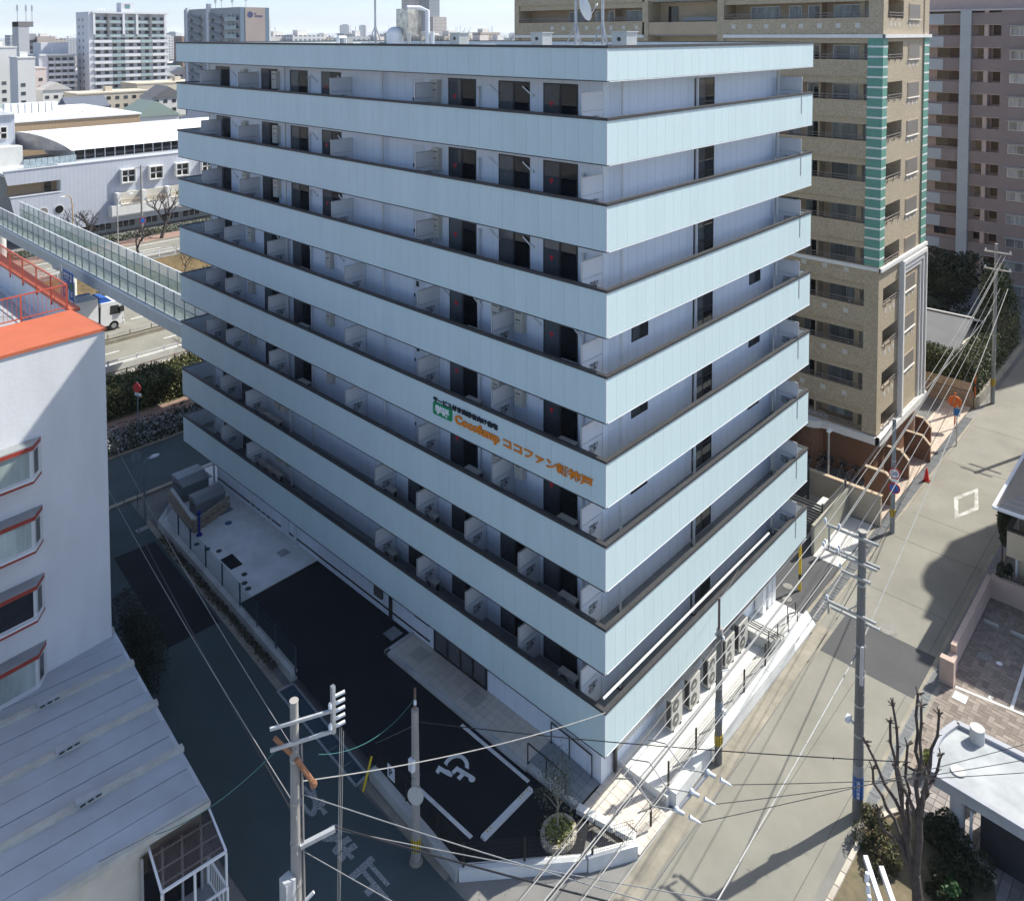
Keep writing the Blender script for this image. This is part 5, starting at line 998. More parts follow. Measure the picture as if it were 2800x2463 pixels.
ob('dry_grass', leaf_mesh('dry_grass', P, .16, [mat('dry_grass',(.25,.17,.08),.95,.2,3), mat('dry_grass2',(.14,.10,.05),.95,.2,3)], asp=.12), kind='stuff', label='dry brown grass covering the canal banks')
P = np.stack([-20+70*rng.random(9000), 96.4+1.6*rng.random(9000), G+.1+.8*rng.random(9000)], 1)
ob('school_hedge', leaf_mesh('school_hedge', P, .13, [hl[0], hl[1]]), kind='stuff', label='low ragged hedge in front of the school')
# ------------------------------------------------------------------ bare trees
def bare_tree(label, base, h, spread, seed, lean=(0,0), m_=None, rr=.16, levels=4, name='bare_tree', split=(2,4)):
    r_ = random.Random(seed); t = thing(name, label, 'tree', base, 'leafless trees'); tr, cr = MB(), MB()
    def grow(p, d, ln, rad, lv):
        n = 3; pts = [p]; q = p
        for k in range(n):
            d = (d+Vector((r_.uniform(-.22,.22), r_.uniform(-.22,.22), r_.uniform(-.05,.12)))).normalized(); q = q+d*ln/n; pts.append(q)
        (tr if lv >= levels-1 else cr).tube(pts, rad, 7 if lv >= levels-1 else 4, r1=rad*.62)
        if lv > 0:
            for k in range(r_.randint(*split)):
                a = r_.uniform(0, 2*math.pi); o = Vector((math.cos(a), math.sin(a), r_.uniform(.0,.5)))*spread; nd = (d+o).normalized()
                grow(pts[-1] if k else pts[-2].lerp(pts[-1],.6), nd, ln*r_.uniform(.6,.85), rad*.58, lv-1)
    grow(Vector(base), Vector((lean[0],lean[1],1)).normalized(), h, rr, levels)
    m_ = m_ or mat('bark_dark',(.06,.05,.045),.95,.2,5); B(tr, 'trunk', m_, t); B(cr, 'branches', twig_m if m_.name != 'bark_dark' else m_, t); return t
bare_tree('bare spreading cherry tree on the canal bank', (19.2,85.0,G), 1.6, .85, 3, (.1,-.05), None, .22, 5)
bare_tree('bare pruned tree leaning over the far footpath', (26.0,93.8,G), 2.4, .7, 5, (.3,.0), None, .26, 4)
bare_tree('bare spreading tree in front of the school wall', (15.3,94.5,G), 2.0, .9, 9, (0,0), None, .24, 5)
bare_tree('bare grey tree beside the hedge near the panelled building', (9.0,48.4,G), 1.3, .8, 12, (-.1,0), mat('bark_grey',(.25,.21,.18),.95,.2,5), .09, 5)
bare_tree('bare twiggy tree on the near canal slope', (21.5,77.0,G-1), 1.4, .9, 14, (0,0), mat('bark_grey',(.25,.21,.18),.95,.2,5), .1, 5)
bare_tree('bare ornamental tree in the garden beyond the hedge', (55.5,.2,1.0), .9, .8, 17, (0,0), mat('bark_grey',(.25,.21,.18),.95,.2,5), .07, 5)
# pollarded tree in the street-corner bed: knuckled limbs
pt_ = thing('pollarded_tree', 'leafless pollarded tree with knobbly upright limbs in the corner bed', 'tree', (5.0,-8.6,G)); pmk = mat('bark_pollard',(.095,.075,.065),.95,.25,6,bump=.5,bscale=25); r_ = random.Random(21)
tm, lm = MB(), MB(); b0 = Vector((4.9,-8.65,G)); tm.tube([b0, (4.95,-8.6,.2), (5.0,-8.52,.8)], .17, 10, r1=.15); tm.tube([(4.95,-8.6,.1),(5.0,-8.35,1.0),(5.05,-8.2,1.9)], .12, 9, r1=.10); tm.tube([(5.0,-8.52,.8),(5.1,-8.58,2.0),(5.1,-8.56,2.9)], .13, 9, r1=.10)
tips = [((5.05,-8.2,1.9),(4.9,-7.78,6.1)),((5.1,-8.56,2.9),(5.15,-8.38,6.6)),((5.1,-8.56,2.9),(5.0,-8.6,6.45)),((5.1,-8.56,2.9),(5.3,-9.1,6.2)),((5.05,-8.2,1.9),(5.2,-7.64,5.2)),((5.05,-8.2,1.9),(4.8,-7.0,4.4)),((5.05,-8.2,1.2),(5.0,-7.1,3.5)),((5.0,-8.35,.9),(4.7,-7.4,2.4)),((5.1,-8.56,2.6),(5.6,-8.95,4.6)),((5.1,-8.55,2.2),(4.5,-8.9,4.9)),((5.05,-8.3,1.8),(5.7,-8.0,4.3)),((5.1,-8.5,2.4),(4.3,-8.1,4.6))]
for a, b in tips:
    a, b = Vector(a), Vector(b); pts = [a]
    for k in range(1, 7): q = a.lerp(b, k/6)+Vector((r_.uniform(-.09,.09), r_.uniform(-.09,.09), 0)) + (b-a)*0; q.z += .12*math.sin(k); pts.append(q)
    lm.tube(pts, .065, 7, r1=.038)
    for q in pts[2:]:
        lm.sphere(q, .06, .06, .055, 6, 4)
        for _ in range(2): d = Vector((r_.uniform(-1,1), r_.uniform(-1,1), r_.uniform(-.2,.9))).normalized()*.14; lm.tube([q, q+d], .018, 4, r1=.01)
    for _ in range(5): d = Vector((r_.uniform(-1,1), r_.uniform(-1,1), r_.uniform(.1,1))).normalized()*.2; lm.tube([pts[-1], pts[-1]+d], .03, 5, r1=.02)
B(tm, 'trunk', pmk, pt_); B(lm, 'limbs', pmk, pt_)
# ------------------------------------------------------------------ school with arched metal roof
sc = thing('school_building', 'long pale blue school with arched white metal roof beyond the canal', 'school', (25,102,G)); scm = ribbed('school_siding',(.47,.50,.56),'X',.55,.4,.82,.6,.05); scw = mat('school_white',(.66,.66,.63),.7,.06,1); tanr = ribbed('school_tan',(.36,.26,.16),'X',.5,.4,.8,.7,.05)
B(MB().add([(9.1,102,9.97),(9.6,102,8.15),(16,102,8.15),(16,102,10.05)], [(0,1,2,3)]).add([(9.1,102.3,9.97),(9.6,102.3,8.15),(16,102.3,8.15),(16,102.3,10.05)], [(3,2,1,0)]), 'upper_wing', scm, sc)
wlm = MB(); wlm.box(16,60,102,104,1.15,10.1); wlm.add([(9.8,102,6.5),(10.9,102,1.2),(16,102,1.2),(16,102,6.5)], [(0,1,2,3)]); wlm.add([(9.8,104,6.5),(16,104,6.5),(9.8,102,6.5),(16,102,6.5)], [(0,2,3,1)]); B(wlm, 'wall', scm, sc)
B(MB().box(9.0,60,101.9,102.0,10.05,10.2), 'roof_edge', white_m, sc); B(MB().box(9.8,16,101.92,102.1,6.5,6.62), 'ledge', white_m, sc)
B(MB().box(10,16,103.5,104,6.5,8.2), 'terrace_back', tanr, sc); B(MB().box(14.4,15.2,103.4,103.5,6.6,8.1), 'window', glass_d, sc); B(MB().box(15.95,16.0,102.1,103.5,6.5,8.15), 'terrace_side', scw, sc)
B(MB().box(12,60,103,104,G,1.2), 'base_wall', mat('school_base',(.36,.36,.34),.8,.1,1), sc)
for k in range(11): x = 17+k*3.3; o = B(MB().box(x,x+2.5,102.9,103.0,.1,1.1), 'strip_window', glass_d, sc); B(MB().box(x+.8,x+.88,102.86,102.9,.1,1.1).box(x+1.65,x+1.73,102.86,102.9,.1,1.1), 'mullion', alu, o)
for k, x in enumerate((23.8,27.8,31.75,35.8,39.8)):      # projecting square windows with cross bars
    o = B(MB().box(x,x+2.1,101.3,102,6.6,6.75).box(x,x+2.1,101.3,102,8.45,8.6).box(x,x+.15,101.3,102,6.75,8.45).box(x+1.95,x+2.1,101.3,102,6.75,8.45), 'box_window', scw, sc); B(MB().box(x+.15,x+1.95,101.75,101.8,6.75,8.45), 'pane', glass_d, o); B(MB().box(x+.97,x+1.13,101.6,101.75,6.75,8.45).box(x+.15,x+1.95,101.6,101.75,7.52,7.68), 'cross_bar', scw, o)
for x, z in ((11.8,4.1),(13.75,4.12),(15.7,4.15)): o = B(MB().disc((x,102.0,z),(0,1,0),.62,.12,24), 'porthole', scw, sc); B(MB().disc((x,101.93,z),(0,1,0),.54,.02,24), 'pane', glass_d if x > 15 else mat('porthole_board',(.22,.20,.18),.7,.1,2), o)
o = B(MB().box(22.1,60,100.6,102,2.3,3.7).box(22.1,60,100.7,102,2.1,2.3), 'balcony', scw, sc); B(MB().box(23.2,60,101.6,102.02,3.7,5.3), 'balcony_recess', mat('recess_cream',(.52,.50,.44),.8,.05,1), sc)
for k in range(9):
    x = 23.4+k*3.6; q = B(MB().box(x,x+2.9,100.55,100.65,4.35,4.45).box(x,x+2.9,100.55,100.65,3.7,3.78), 'lattice_rail', mat('lattice',(.45,.36,.26),.7,.05,2), sc)
    for j in range(5): B(MB().beam((x+.58*j,100.6,3.75),(x+.58*j+.58,100.6,4.4),.05,.05).beam((x+.58*j,100.6,4.4),(x+.58*j+.58,100.6,3.75),.05,.05), 'lattice_cross', mat('lattice',(.45,.36,.26),.7,.05,2), q)
    B(MB().box(x-.5,x,100.7,102,3.7,5.4), 'pillar', scw, sc)
# clerestory and arched roof
for k in range(28): x = 19.1+k*1.4; o = B(MB().box(x,x+.08,105.9,106.0,9.75,11.5), 'mullion', white_m, sc); B(MB().box(x+.1,x+1.38,105.95,106.0,10.1,11.45), 'pane', glass_d, o)
B(MB().box(19,60,106.0,118,9.9,11.4).box(19,60,105.85,106,9.7,10.05), 'clerestory_wall', scw, sc)
B(MB().box(9.2,60,102.3,118,9.3,9.7), 'flat_roof', mat('flat_roof',(.50,.53,.55),.8,.1,.6), sc)
for k in range(9): o = B(MB().box(12.5+.75*k,13.2+.75*k,105.4+.0*k,105.45,9.75,10.9), 'low_glass', mat('low_glass',(.35,.42,.45),.1,.2,2), sc)
N_ = 16; pf = [(105.3+13.4*i/N_, 11.5+2.5*math.sin(math.pi*i/N_)**.8 if 0 < i < N_ else 11.5) for i in range(N_+1)]; ar = MB()
xe = lambda i: 12.0+6.9*(1-(i/N_))**1.6 if i <= N_ else 12
vs_ = [(18.6 if i == 0 else 18.6-6.6*math.sin(math.pi*.5*i/N_), y, z) for i, (y, z) in enumerate(pf)]+[(62, y, z) for y, z in pf]; ar.add(vs_, [(i, N_+1+i, N_+2+i, i+1) for i in range(N_)]); arch = B(ar, 'arched_roof', ribbed('arch_metal',(.80,.81,.82),'X',.55,.6,.72,.35,.03), sc)
en_ = MB(); en_.add([v for v in vs_[:N_+1]]+[(vs_[i][0]+.4, vs_[i][1], 11.45) for i in range(N_+1)], [(i, i+1, N_+2+i, N_+1+i) for i in range(N_)]); B(en_, 'gable_end', mat('gable_metal',(.38,.36,.36),.35,.2,.8,metal=.3), sc)
sc2 = thing('tan_school_wing', 'tan ribbed school wing with white flat roof behind the arched roof', 'school', (26,124,G)); B(MB().box(16.6,36,124,150,G,14.2), 'wall', tanr, sc2); B(MB().box(16.4,36.2,123.8,150.2,14.2,14.45), 'roof_edge', white_m, sc2); B(MB().box(16.8,35.8,124.2,150,14.3,14.5), 'roof', mat('roof_white',(.74,.74,.73),.7,.04,1), sc2)
for k in range(8): B(MB().box(21+k*1.8,22.5+k*1.8,123.9,124,12.0,12.7), 'window', glass_d, sc2)
for k in range(8): B(MB().box(18.6+k*1.05,19.5+k*1.05,136,137.2,14.5,16.3), 'roof_unit', white_m, sc2)
for k in range(4): B(MB().tube([(18,128+k,14.7),(26+k,128+k,14.7),(26+k,130,14.7)],.12,6), 'roof_pipe', white_m, sc2)
sc3 = thing('white_school_block', 'white blue school block with square window at the left edge', 'school', (8,112,G)); B(MB().box(0,13.4,112,124,G,16.6), 'wall', scm, sc3); B(MB().extr([(0,16.6),(13.9,16.6),(11.0,17.4),(0,17.9)], 'y', 111.6, 124), 'roof', white_m, sc3); o = B(MB().box(10.6,12.4,111.8,112,13.2,15.0), 'window_frame', scw, sc3); B(MB().box(10.75,12.25,111.75,111.79,13.35,14.85), 'pane', glass_d, o); B(MB().box(11.42,11.58,111.7,111.75,13.35,14.85).box(10.75,12.25,111.7,111.75,14.02,14.18), 'cross_bar', scw, o); B(MB().box(0,13.6,109.5,112,G,12.3), 'lower_block', scw, sc3)
# ------------------------------------------------------------------ things on the roof of the main building
ZR = 26.68
def roof_vent(label, x, y, s=.75):
    t = thing('roof_vent', label, 'vent', (x,y,ZR), 'roof ventilators'); g = mat('vent_grey',(.42,.44,.44),.5,.05,2,metal=.3)
    B(MB().box(x-s/2,x+s/2,y-s/2,y+s/2,ZR,ZR+1.0), 'body', g, t); B(MB().box(x-s/2-.06,x+s/2+.06,y-s/2-.06,y+s/2+.06,ZR+1.0,ZR+1.05), 'cap', g, t); B(MB().disc((x-s/2-.01,y,ZR+.72),(1,0,0),.09,.03,14), 'duct_hole', dark_m, t)
for a in (('pale grey roof ventilator nearest the street corner',5.9,3.4),('grey roof ventilator second from the street corner',9.2,10.7),('grey roof ventilator beside the flat skylight disc',9.0,16.5),('grey roof ventilator beside the cooling unit',8.3,21.4),('grey roof ventilator farthest from the street corner',10.2,28.8)): roof_vent(*a)
def mast(label, x, y, dish=False):
    t = thing('antenna_mast', label, 'mast', (x,y,ZR), 'roof masts'); B(MB().box(x-.5,x+.5,y-.5,y+.5,ZR,ZR+.35), 'plinth', conc_wall, t); B(MB().box(x-.6,x+.6,y-.6,y+.6,ZR+.35,ZR+.5), 'plate', steel, t)
    B(MB().cyl((x,y,ZR+.5),(x,y,ZR+8),.065,.05,10), 'pole', steel, t)
    for k in range(3): a = 2.1*k; B(MB().cyl((x+.4*math.cos(a),y+.4*math.sin(a),ZR+.5),(x,y,ZR+1.5),.03,.03,6), 'brace', steel, t)
    if dish:
        d = MB(); c = Vector((x+.22,y-.18,ZR+2.0)); n = Vector((.85,-.45,.28)).normalized(); r0 = n.cross(Vector((0,0,1))).normalized(); u0 = r0.cross(n); vs_ = []
        for i, (rr, dd) in enumerate(((.0,.0),(.2,.02),(.38,.07),(.55,.15))):
            for k in range(16): a = 2*math.pi*k/16; vs_.append(c+n*dd+(r0*math.cos(a)+u0*math.sin(a))*max(rr,.001))
        d.add(vs_, [(i*16+k,i*16+(k+1)%16,(i+1)*16+(k+1)%16,(i+1)*16+k) for i in range(3) for k in range(16)]); B(d, 'dish', white_m, t, smooth=True); B(MB().cyl(c-u0*.5+n*.14,c+n*.7,.02,.02,6).sphere(c+n*.7,.07,.07,.07), 'feed_arm', steel, t)
mast('tall steel antenna mast with white satellite dish on the roof', 5.6, 5.7, True); mast('plain steel mast beside the satellite dish on the roof', 5.9, 4.5); mast('thin tall mast near the cooling unit on the roof', 7.6, 22.2)
cu = thing('cooling_unit', 'shiny silver rooftop heat exchanger with fat white pipes', 'roof machinery', (7.8,19.4,ZR)); sh_m = mat('foil',(.55,.52,.47),.25,.3,3,metal=.8)
B(MB().box(7.3,8.3,18.9,19.9,ZR+.9,ZR+2.4), 'casing', sh_m, cu); B(MB().box(7.2,8.4,18.8,20.0,ZR,ZR+.25), 'skid', steel, cu); B(MB().sphere((7.2,19.9,ZR+.95),.5,.5,.45,14,8), 'drum', white_m, cu, smooth=True); B(MB().cyl((7.2,19.9,ZR),(7.2,19.9,ZR+.95),.5,.5,14), 'tank', white_m, cu)
B(MB().tube([(8.5,18.6,ZR+.1),(8.5,18.6,ZR+2.3),(8.2,18.9,ZR+2.45),(7.5,19.2,ZR+2.45)],.14,10).tube([(8.7,18.4,ZR+1.1),(8.7,18.4,ZR+.3),(7.4,18.2,ZR+.3)],.13,10), 'pipe', white_m, cu)
for x, y in ((7.3,18.9),(8.3,18.9),(7.3,19.9),(8.3,19.9)): B(MB().box(x-.04,x+.04,y-.04,y+.04,ZR+.25,ZR+.9), 'leg', steel, cu)
sp = thing('skylight_disc', 'low round silver roof hatch near the parapet', 'roof hatch', (4.6,10.3,ZR)); B(MB().cyl((4.6,10.3,ZR),(4.6,10.3,ZR+.38),.8,.8,20), 'curb', white_m, sp); B(MB().cyl((4.6,10.3,ZR+.38),(4.6,10.3,ZR+.5),.95,.5,20), 'lid', steel, sp)
pp = thing('roof_pipework', 'white lagged pipes looping over the roof', 'pipes', (7,24,ZR)); B(MB().tube([(6.5,22.8,ZR+.2),(6.5,24.4,ZR+.2),(6.5,24.4,ZR+.8),(7.6,25.2,ZR+.8),(7.6,25.2,ZR+.2)],.1,8), 'loop', white_m, pp); B(MB().box(5.4,5.7,12,26,ZR+.2,ZR+.42), 'duct_run', white_m, pp)
# ------------------------------------------------------------------ apartment towers and streets behind
def wins(parent, face, a0, a1, n, zs, w_, h_, plane, m_, name='window', frac=.5, proud=.06):
    st = (a1-a0)/n
    me = (MB().box(0,w_,-proud,0,0,h_) if face == 'y' else MB().box(-proud,0,0,w_,0,h_)).mesh(name, m_)
    for z in zs:
        for k in range(n):
            a = a0+st*(k+.5)-w_/2; ob(name, me, parent, (a,plane,z) if face == 'y' else (plane,a,z))
winm = mat('far_window', (.055,.065,.075), .15, .3, .2, rand=.5); bal_g = mat('glass_rail', (.33,.43,.43), .3, .1, .3)
cw = lambda n, c: mat(n, c, .8, .05, .06)
tw_ = thing('white_apartment_tower', 'tall white apartment tower with sign box on its roof', 'apartment building', (122,346,G)); wtm = cw('tower_white',(.62,.63,.65)); wts = cw('tower_side',(.50,.52,.55))
B(MB().box(106.7,138.7,341.2,354,G,37.8), 'core', wts, tw_); B(MB().box(105.2,107.0,340,354,G,37.8), 'side_wing', wtm, tw_)
wins(tw_, 'x', 344, 353, 2, [2+2.9*k for k in range(12)], 1.0, 1.2, 105.2, winm, proud=.1)
for k in range(9):
    z = 25.84-2.95*k; 
    if z < 1: break
    for a, b, m_ in ((107,114.4,wtm),(114.6,119.4,bal_g),(119.6,126.4,wtm),(126.6,131.4,bal_g),(131.6,138.9,wtm)): B(MB().box(a,b,339.4,339.7,z-1.0,z+.15), 'balcony', m_, tw_)
    B(MB().box(107,138.7,339.7,341.2,z-1.15,z-1.0), 'slab', wtm, tw_)
for k in range(3):
    z = 34.45-2.97*k+.9
    for a, b in ((107.5,112.5),(113.6,118.6),(119.8,124.5),(125.2,130.2),(131.4,136.5)): B(MB().box(a,b,339.5,339.7,z-2.1,z-1.1), 'balcony', bal_g, tw_)
    B(MB().box(107,138.7,339.6,341.2,z-2.35,z-2.1), 'slab', wtm, tw_)
for a, m_ in ((106.8,wtm),(118.9,wtm),(124.6,wtm),(137.0,wtm)): B(MB().box(a,a+.9,339.2,340,28.3,37.6), 'fin', m_, tw_)
for a in (112.6,130.4): B(MB().box(a,a+.9,339.2,340,27.5,37.6), 'fin', cw('tower_dark',(.15,.15,.16)), tw_)
B(MB().box(106.6,138.8,339.1,341.2,37.2,37.9), 'roof_edge', wtm, tw_); wins(tw_, 'y', 107.5, 138.5, 9, [25.84-2.95*k+.3 for k in range(9)]+[34.5,31.5,28.6], 1.7, 1.3, 341.2, winm, proud=.1)
sb2 = B(MB().box(119.5,124.8,342,347,37.8,42), 'sign_box', wtm, tw_); B(MB().box(121.1,123.2,341.9,342,39.6,41.4), 'logo_plate', cw('logo_grey',(.20,.22,.26)), sb2); B(MB().box(121.9,122.8,341.85,341.9,39.7,40.5), 'logo_mark', cw('logo_teal',(.02,.35,.32)), sb2)
for k in range(3): B(MB().disc((110+1.2*k,342,38.9),(1,-.6,.4),.6,.12,14).cyl((110+1.2*k,342,37.8),(110+1.2*k,342,38.8),.06,.06,6), 'dish', white_m, tw_)
sa = thing('grey_apartment_block', 'eight storey pale grey apartment block left of the white tower', 'apartment building', (96,352,G)); B(MB().box(89.3,102,347.2,372,G,20), 'core', wts, sa); B(MB().box(87.8,91.2,346,347.2,G,20.3), 'side_wall', wtm, sa); B(MB().box(88,102.2,345.6,347.2,19.6,20.4), 'roof_edge', wtm, sa); B(MB().box(90.5,101,352,362,20,25), 'stair_tower', wtm, sa)
for k in range(8):
    z = 17.4-2.48*k
    for j in range(4): B(MB().box(91.3+2.68*j,93.9+2.68*j,345.7,346,z-1.0,z+.1), 'balcony', wtm, sa)
    B(MB().box(91.2,102,346,347.2,z-1.15,z-1), 'slab', wtm, sa)
wins(sa, 'y', 91.4, 101.9, 4, [17.4-2.48*k+.15 for k in range(8)], 1.7, 1.15, 347.2, winm, proud=.1)
for k, zz in enumerate((21.3,22.6)): B(MB().disc((94,350,zz),(1,-.6,.4),.75,.15,14), 'dish', white_m, sa)
ga = thing('antenna_building', 'narrow grey building with three roof antennas at the far left', 'building', (115,450,G)); B(MB().box(109,114,446,456,G,35), 'wall', cw('far_grey',(.46,.47,.48)), ga); B(MB().box(114,117.5,447,456,G,29), 'balcony_wing', cw('far_grey2',(.30,.31,.33)), ga); B(MB().box(117.5,126,445,456,G,27.4), 'brown_wing', cw('far_tan',(.44,.38,.34)), ga); B(MB().box(109,116,445.9,456,32.5,35.2), 'roof_house', cw('far_dark',(.2,.19,.19)), ga)
for x in (109,113,115.8): B(MB().cyl((x,447,35),(x,447,44),.18,.12,6).box(x-.35,x+.35,446.7,447.3,40.5,43.5), 'antenna', steel, ga)
for k in range(7): B(MB().box(114.2,117.4,446.8,447,5+3.2*k,6.6+3.2*k), 'window', winm, ga)
lb = thing('stair_apartment_block', 'grey apartment block with zigzag stair panels and a dark round emblem', 'apartment building', (105,220,G)); gk = cw('logo_bldg',(.36,.37,.38)); 
B(MB().box(104.8,114.7,214.0,252,G,36.5), 'core', gk, lb); B(MB().box(106.3,113.2,213.7,214,G,36.4), 'brown_panel', cw('logo_panel',(.33,.28,.26)), lb); B(MB().box(104.6,106.2,213.8,214.05,G,36.4).box(113.3,114.7,213.8,214.05,G,36.4), 'blue_pilaster', cw('logo_blue',(.13,.19,.25)), lb); B(MB().box(114.7,116.5,216,224,G,33.5), 'side_shaft', wtm, lb)
for k in range(12):
    z = 34.3-2.7*k; B(MB().box(103.6,104.8,214.6,222.2,z-2.0,z-1.85), 'balcony_slab', wtm, lb)
    for j in range(9): B(MB().box(103.6,103.7,214.7+.8*j,215.35+.8*j,z-1.85,z-.8), 'glass_rail', bal_g, lb)
    for yy in (215.5,218.3,220.6): B(MB().box(104.7,104.8,yy,yy+.9,z-1.8,z-.1), 'doorway', winm, lb)
    for y0 in (224,238.5):
        B(MB().add([(103.9,y0+9,z-.6),(103.9,y0+9,z+.6),(103.9,y0,z-2.4),(103.9,y0,z-1.2)], [(0,2,3,1)]), 'stair_panel', cw('stair_panel',(.22,.24,.26)) if True else gk, lb); B(MB().box(104.7,104.8,y0+1.2,y0+2.6,z-.9,z+.2), 'window', winm, lb); B(MB().box(104.7,104.8,y0+6.8,y0+8.4,z-2.1,z-1.0), 'window', winm, lb)
B(MB().box(103.8,104.8,232.6,234.2,G,38).box(103.8,104.8,247.6,249,G,37), 'stair_fin', wtm, lb); B(MB().disc((108.0,213.68,34.2),(0,1,0),1.0,.05,12), 'emblem', cw('emblem_blue',(.06,.07,.16)), lb)
me = text_mesh("B'S\nAPARTMENT", cw('emblem_blue',(.06,.07,.16)), .8, .01, .03, name='lettering'); fit(me, 0, 3.0, 0, 1.4); o = ob('lettering', me, lb, (109.4,213.68,33.4)); o.rotation_euler = (math.pi/2,0,0)
for x, y, h in ((106,232,3.4),(106,228,4.5),(106.5,222,3.2),(109,218,4.2)): B(MB().cyl((x,y,36.5),(x,y,36.5+h),.1,.08,6).box(x-.25,x+.25,y-.25,y+.25,36.5+h*.5,36.5+h), 'antenna', steel, lb)
# very tall residential tower far off
def winwall(name, c, wn, sx, sz, fill=.6):
    if name in MATS: return MATS[name]
    M = bpy.data.materials.new(name); M.use_nodes = True; MATS[name] = M; N, Lk = M.node_tree.nodes, M.node_tree.links; b = N['Principled BSDF']; b.inputs['Roughness'].default_value = .7
    t_ = N.new('ShaderNodeTexCoord'); s_ = N.new('ShaderNodeSeparateXYZ'); Lk.new(t_.outputs['Object'], s_.inputs[0]); ad = N.new('ShaderNodeMath'); ad.operation = 'ADD'; Lk.new(s_.outputs[0], ad.inputs[0]); Lk.new(s_.outputs[1], ad.inputs[1]); outs = []
    for src, pt2 in ((ad.outputs[0], sx), (s_.outputs[2], sz)):
        d = N.new('ShaderNodeMath'); d.operation = 'DIVIDE'; d.inputs[1].default_value = pt2; Lk.new(src, d.inputs[0]); f_ = N.new('ShaderNodeMath'); f_.operation = 'FRACT'; Lk.new(d.outputs[0], f_.inputs[0]); l_ = N.new('ShaderNodeMath'); l_.operation = 'LESS_THAN'; l_.inputs[1].default_value = fill; Lk.new(f_.outputs[0], l_.inputs[0]); outs.append(l_.outputs[0])
    mu = N.new('ShaderNodeMath'); mu.operation = 'MULTIPLY'; Lk.new(outs[0], mu.inputs[0]); Lk.new(outs[1], mu.inputs[1]); g_ = N.new('ShaderNodeNewGeometry'); sn = N.new('ShaderNodeSeparateXYZ'); Lk.new(g_.outputs['Normal'], sn.inputs[0]); ab = N.new('ShaderNodeMath'); ab.operation = 'LESS_THAN'; ab.inputs[1].default_value = .5; Lk.new(sn.outputs[2], ab.inputs[0]); m3 = N.new('ShaderNodeMath'); m3.operation = 'MULTIPLY'; Lk.new(mu.outputs[0], m3.inputs[0]); Lk.new(ab.outputs[0], m3.inputs[1])
    mx_ = N.new('ShaderNodeMix'); mx_.data_type = 'RGBA'; mx_.inputs['A'].default_value = (*c, 1); mx_.inputs['B'].default_value = (*wn, 1); Lk.new(m3.outputs[0], mx_.inputs['Factor']); Lk.new(mx_.outputs['Result'], b.inputs['Base Color']); return M
ft = thing('distant_residential_tower', 'very tall beige residential tower rising far behind the roof machinery', 'skyscraper', (985,1130,G)); 
fw1, fw2 = winwall('tower_beige',(.50,.45,.40),(.10,.10,.11),3.2,2.7), winwall('tower_bluegrey',(.26,.29,.33),(.12,.14,.16),2.6,2.7,.75)
def rb(cx_, cy_, w_, d_, z0, z1, a=0.): 
    ca, sa_ = math.cos(a), math.sin(a); return MB().prism([(cx_+x*ca-y*sa_, cy_+x*sa_+y*ca) for x, y in ((-w_/2,-d_/2),(w_/2,-d_/2),(w_/2,d_/2),(-w_/2,d_/2))], z0, z1)
B(rb(958,1146,22,26,G,72,.0), 'left_shaft', fw2, ft); B(rb(966,1142,26,26,G,190), 'main_shaft', fw1, ft); B(rb(982,1128,16,20,G,190), 'blue_shaft', fw2, ft); B(rb(1002,1120,34,34,G,62), 'right_shaft', fw1, ft); B(rb(992,1120,26,26,62,190), 'upper_shaft', fw2, ft)
# neighbourhood of small houses between the school and the towers
hr = random.Random(4); roofc = [cw('roof_grey',(.16,.16,.17)), cw('roof_brown',(.17,.11,.08)), cw('roof_green',(.25,.32,.28)), cw('roof_blue',(.13,.15,.19)), cw('roof_pale',(.52,.50,.48))]; wallc = [cw('house_white',(.66,.66,.64)), cw('house_cream',(.56,.50,.40)), cw('house_grey',(.42,.42,.42)), cw('house_pink',(.58,.50,.47)), cw('house_tan',(.42,.31,.22))]
def house(label, x, y, w_, d_, h, rf, wl_, gable=True, grp='small houses behind the school', axis='x'):
    t = thing('house', label, 'house', (x,y,G), grp); B(MB().box(x-w_/2,x+w_/2,y-d_/2,y+d_/2,G,h), 'wall', wl_, t)
    if gable:
        r = .35*min(w_,d_); 
        if axis == 'x': B(MB().extr([(y-d_/2-.4,h-.1),(y,h+r),(y+d_/2+.4,h-.1)], 'x', x-w_/2-.4, x+w_/2+.4), 'roof', rf, t)
        else: B(MB().extr([(x-w_/2-.4,h-.1),(x,h+r),(x+w_/2+.4,h-.1)], 'y', y-d_/2-.4, y+d_/2+.4), 'roof', rf, t)
    else: B(MB().box(x-w_/2-.2,x+w_/2+.2,y-d_/2-.2,y+d_/2+.2,h,h+.5), 'parapet', wl_, t); B(MB().box(x-1,x+1.5,y-1,y+1.5,h+.5,h+2.2), 'roof_house', wl_, t)
    for k in range(max(1, int(w_/3.2))): 
        for z in ((1.2,4.2,7.2,10.2) if h > 11 else (1.2,4.2)):
            if z+1.3 < h: B(MB().box(x-w_/2+.9+3.1*k,x-w_/2+2.3+3.1*k,y-d_/2-.08,y-d_/2,z,z+1.2), 'window', winm, t)
house('white gabled house with a small square window near the grey apartment block', 84, 318, 10, 8, 7.5, roofc[4], wallc[0], True, None, 'y'); house('cream low building with sloping roof ends below the white tower', 97, 300, 26, 14, 6.5, roofc[4], wallc[1], False, None); house('white house with dark gable roof right of the cream building', 104, 268, 12, 10, 6.2, roofc[0], wallc[0], True, None, 'y')
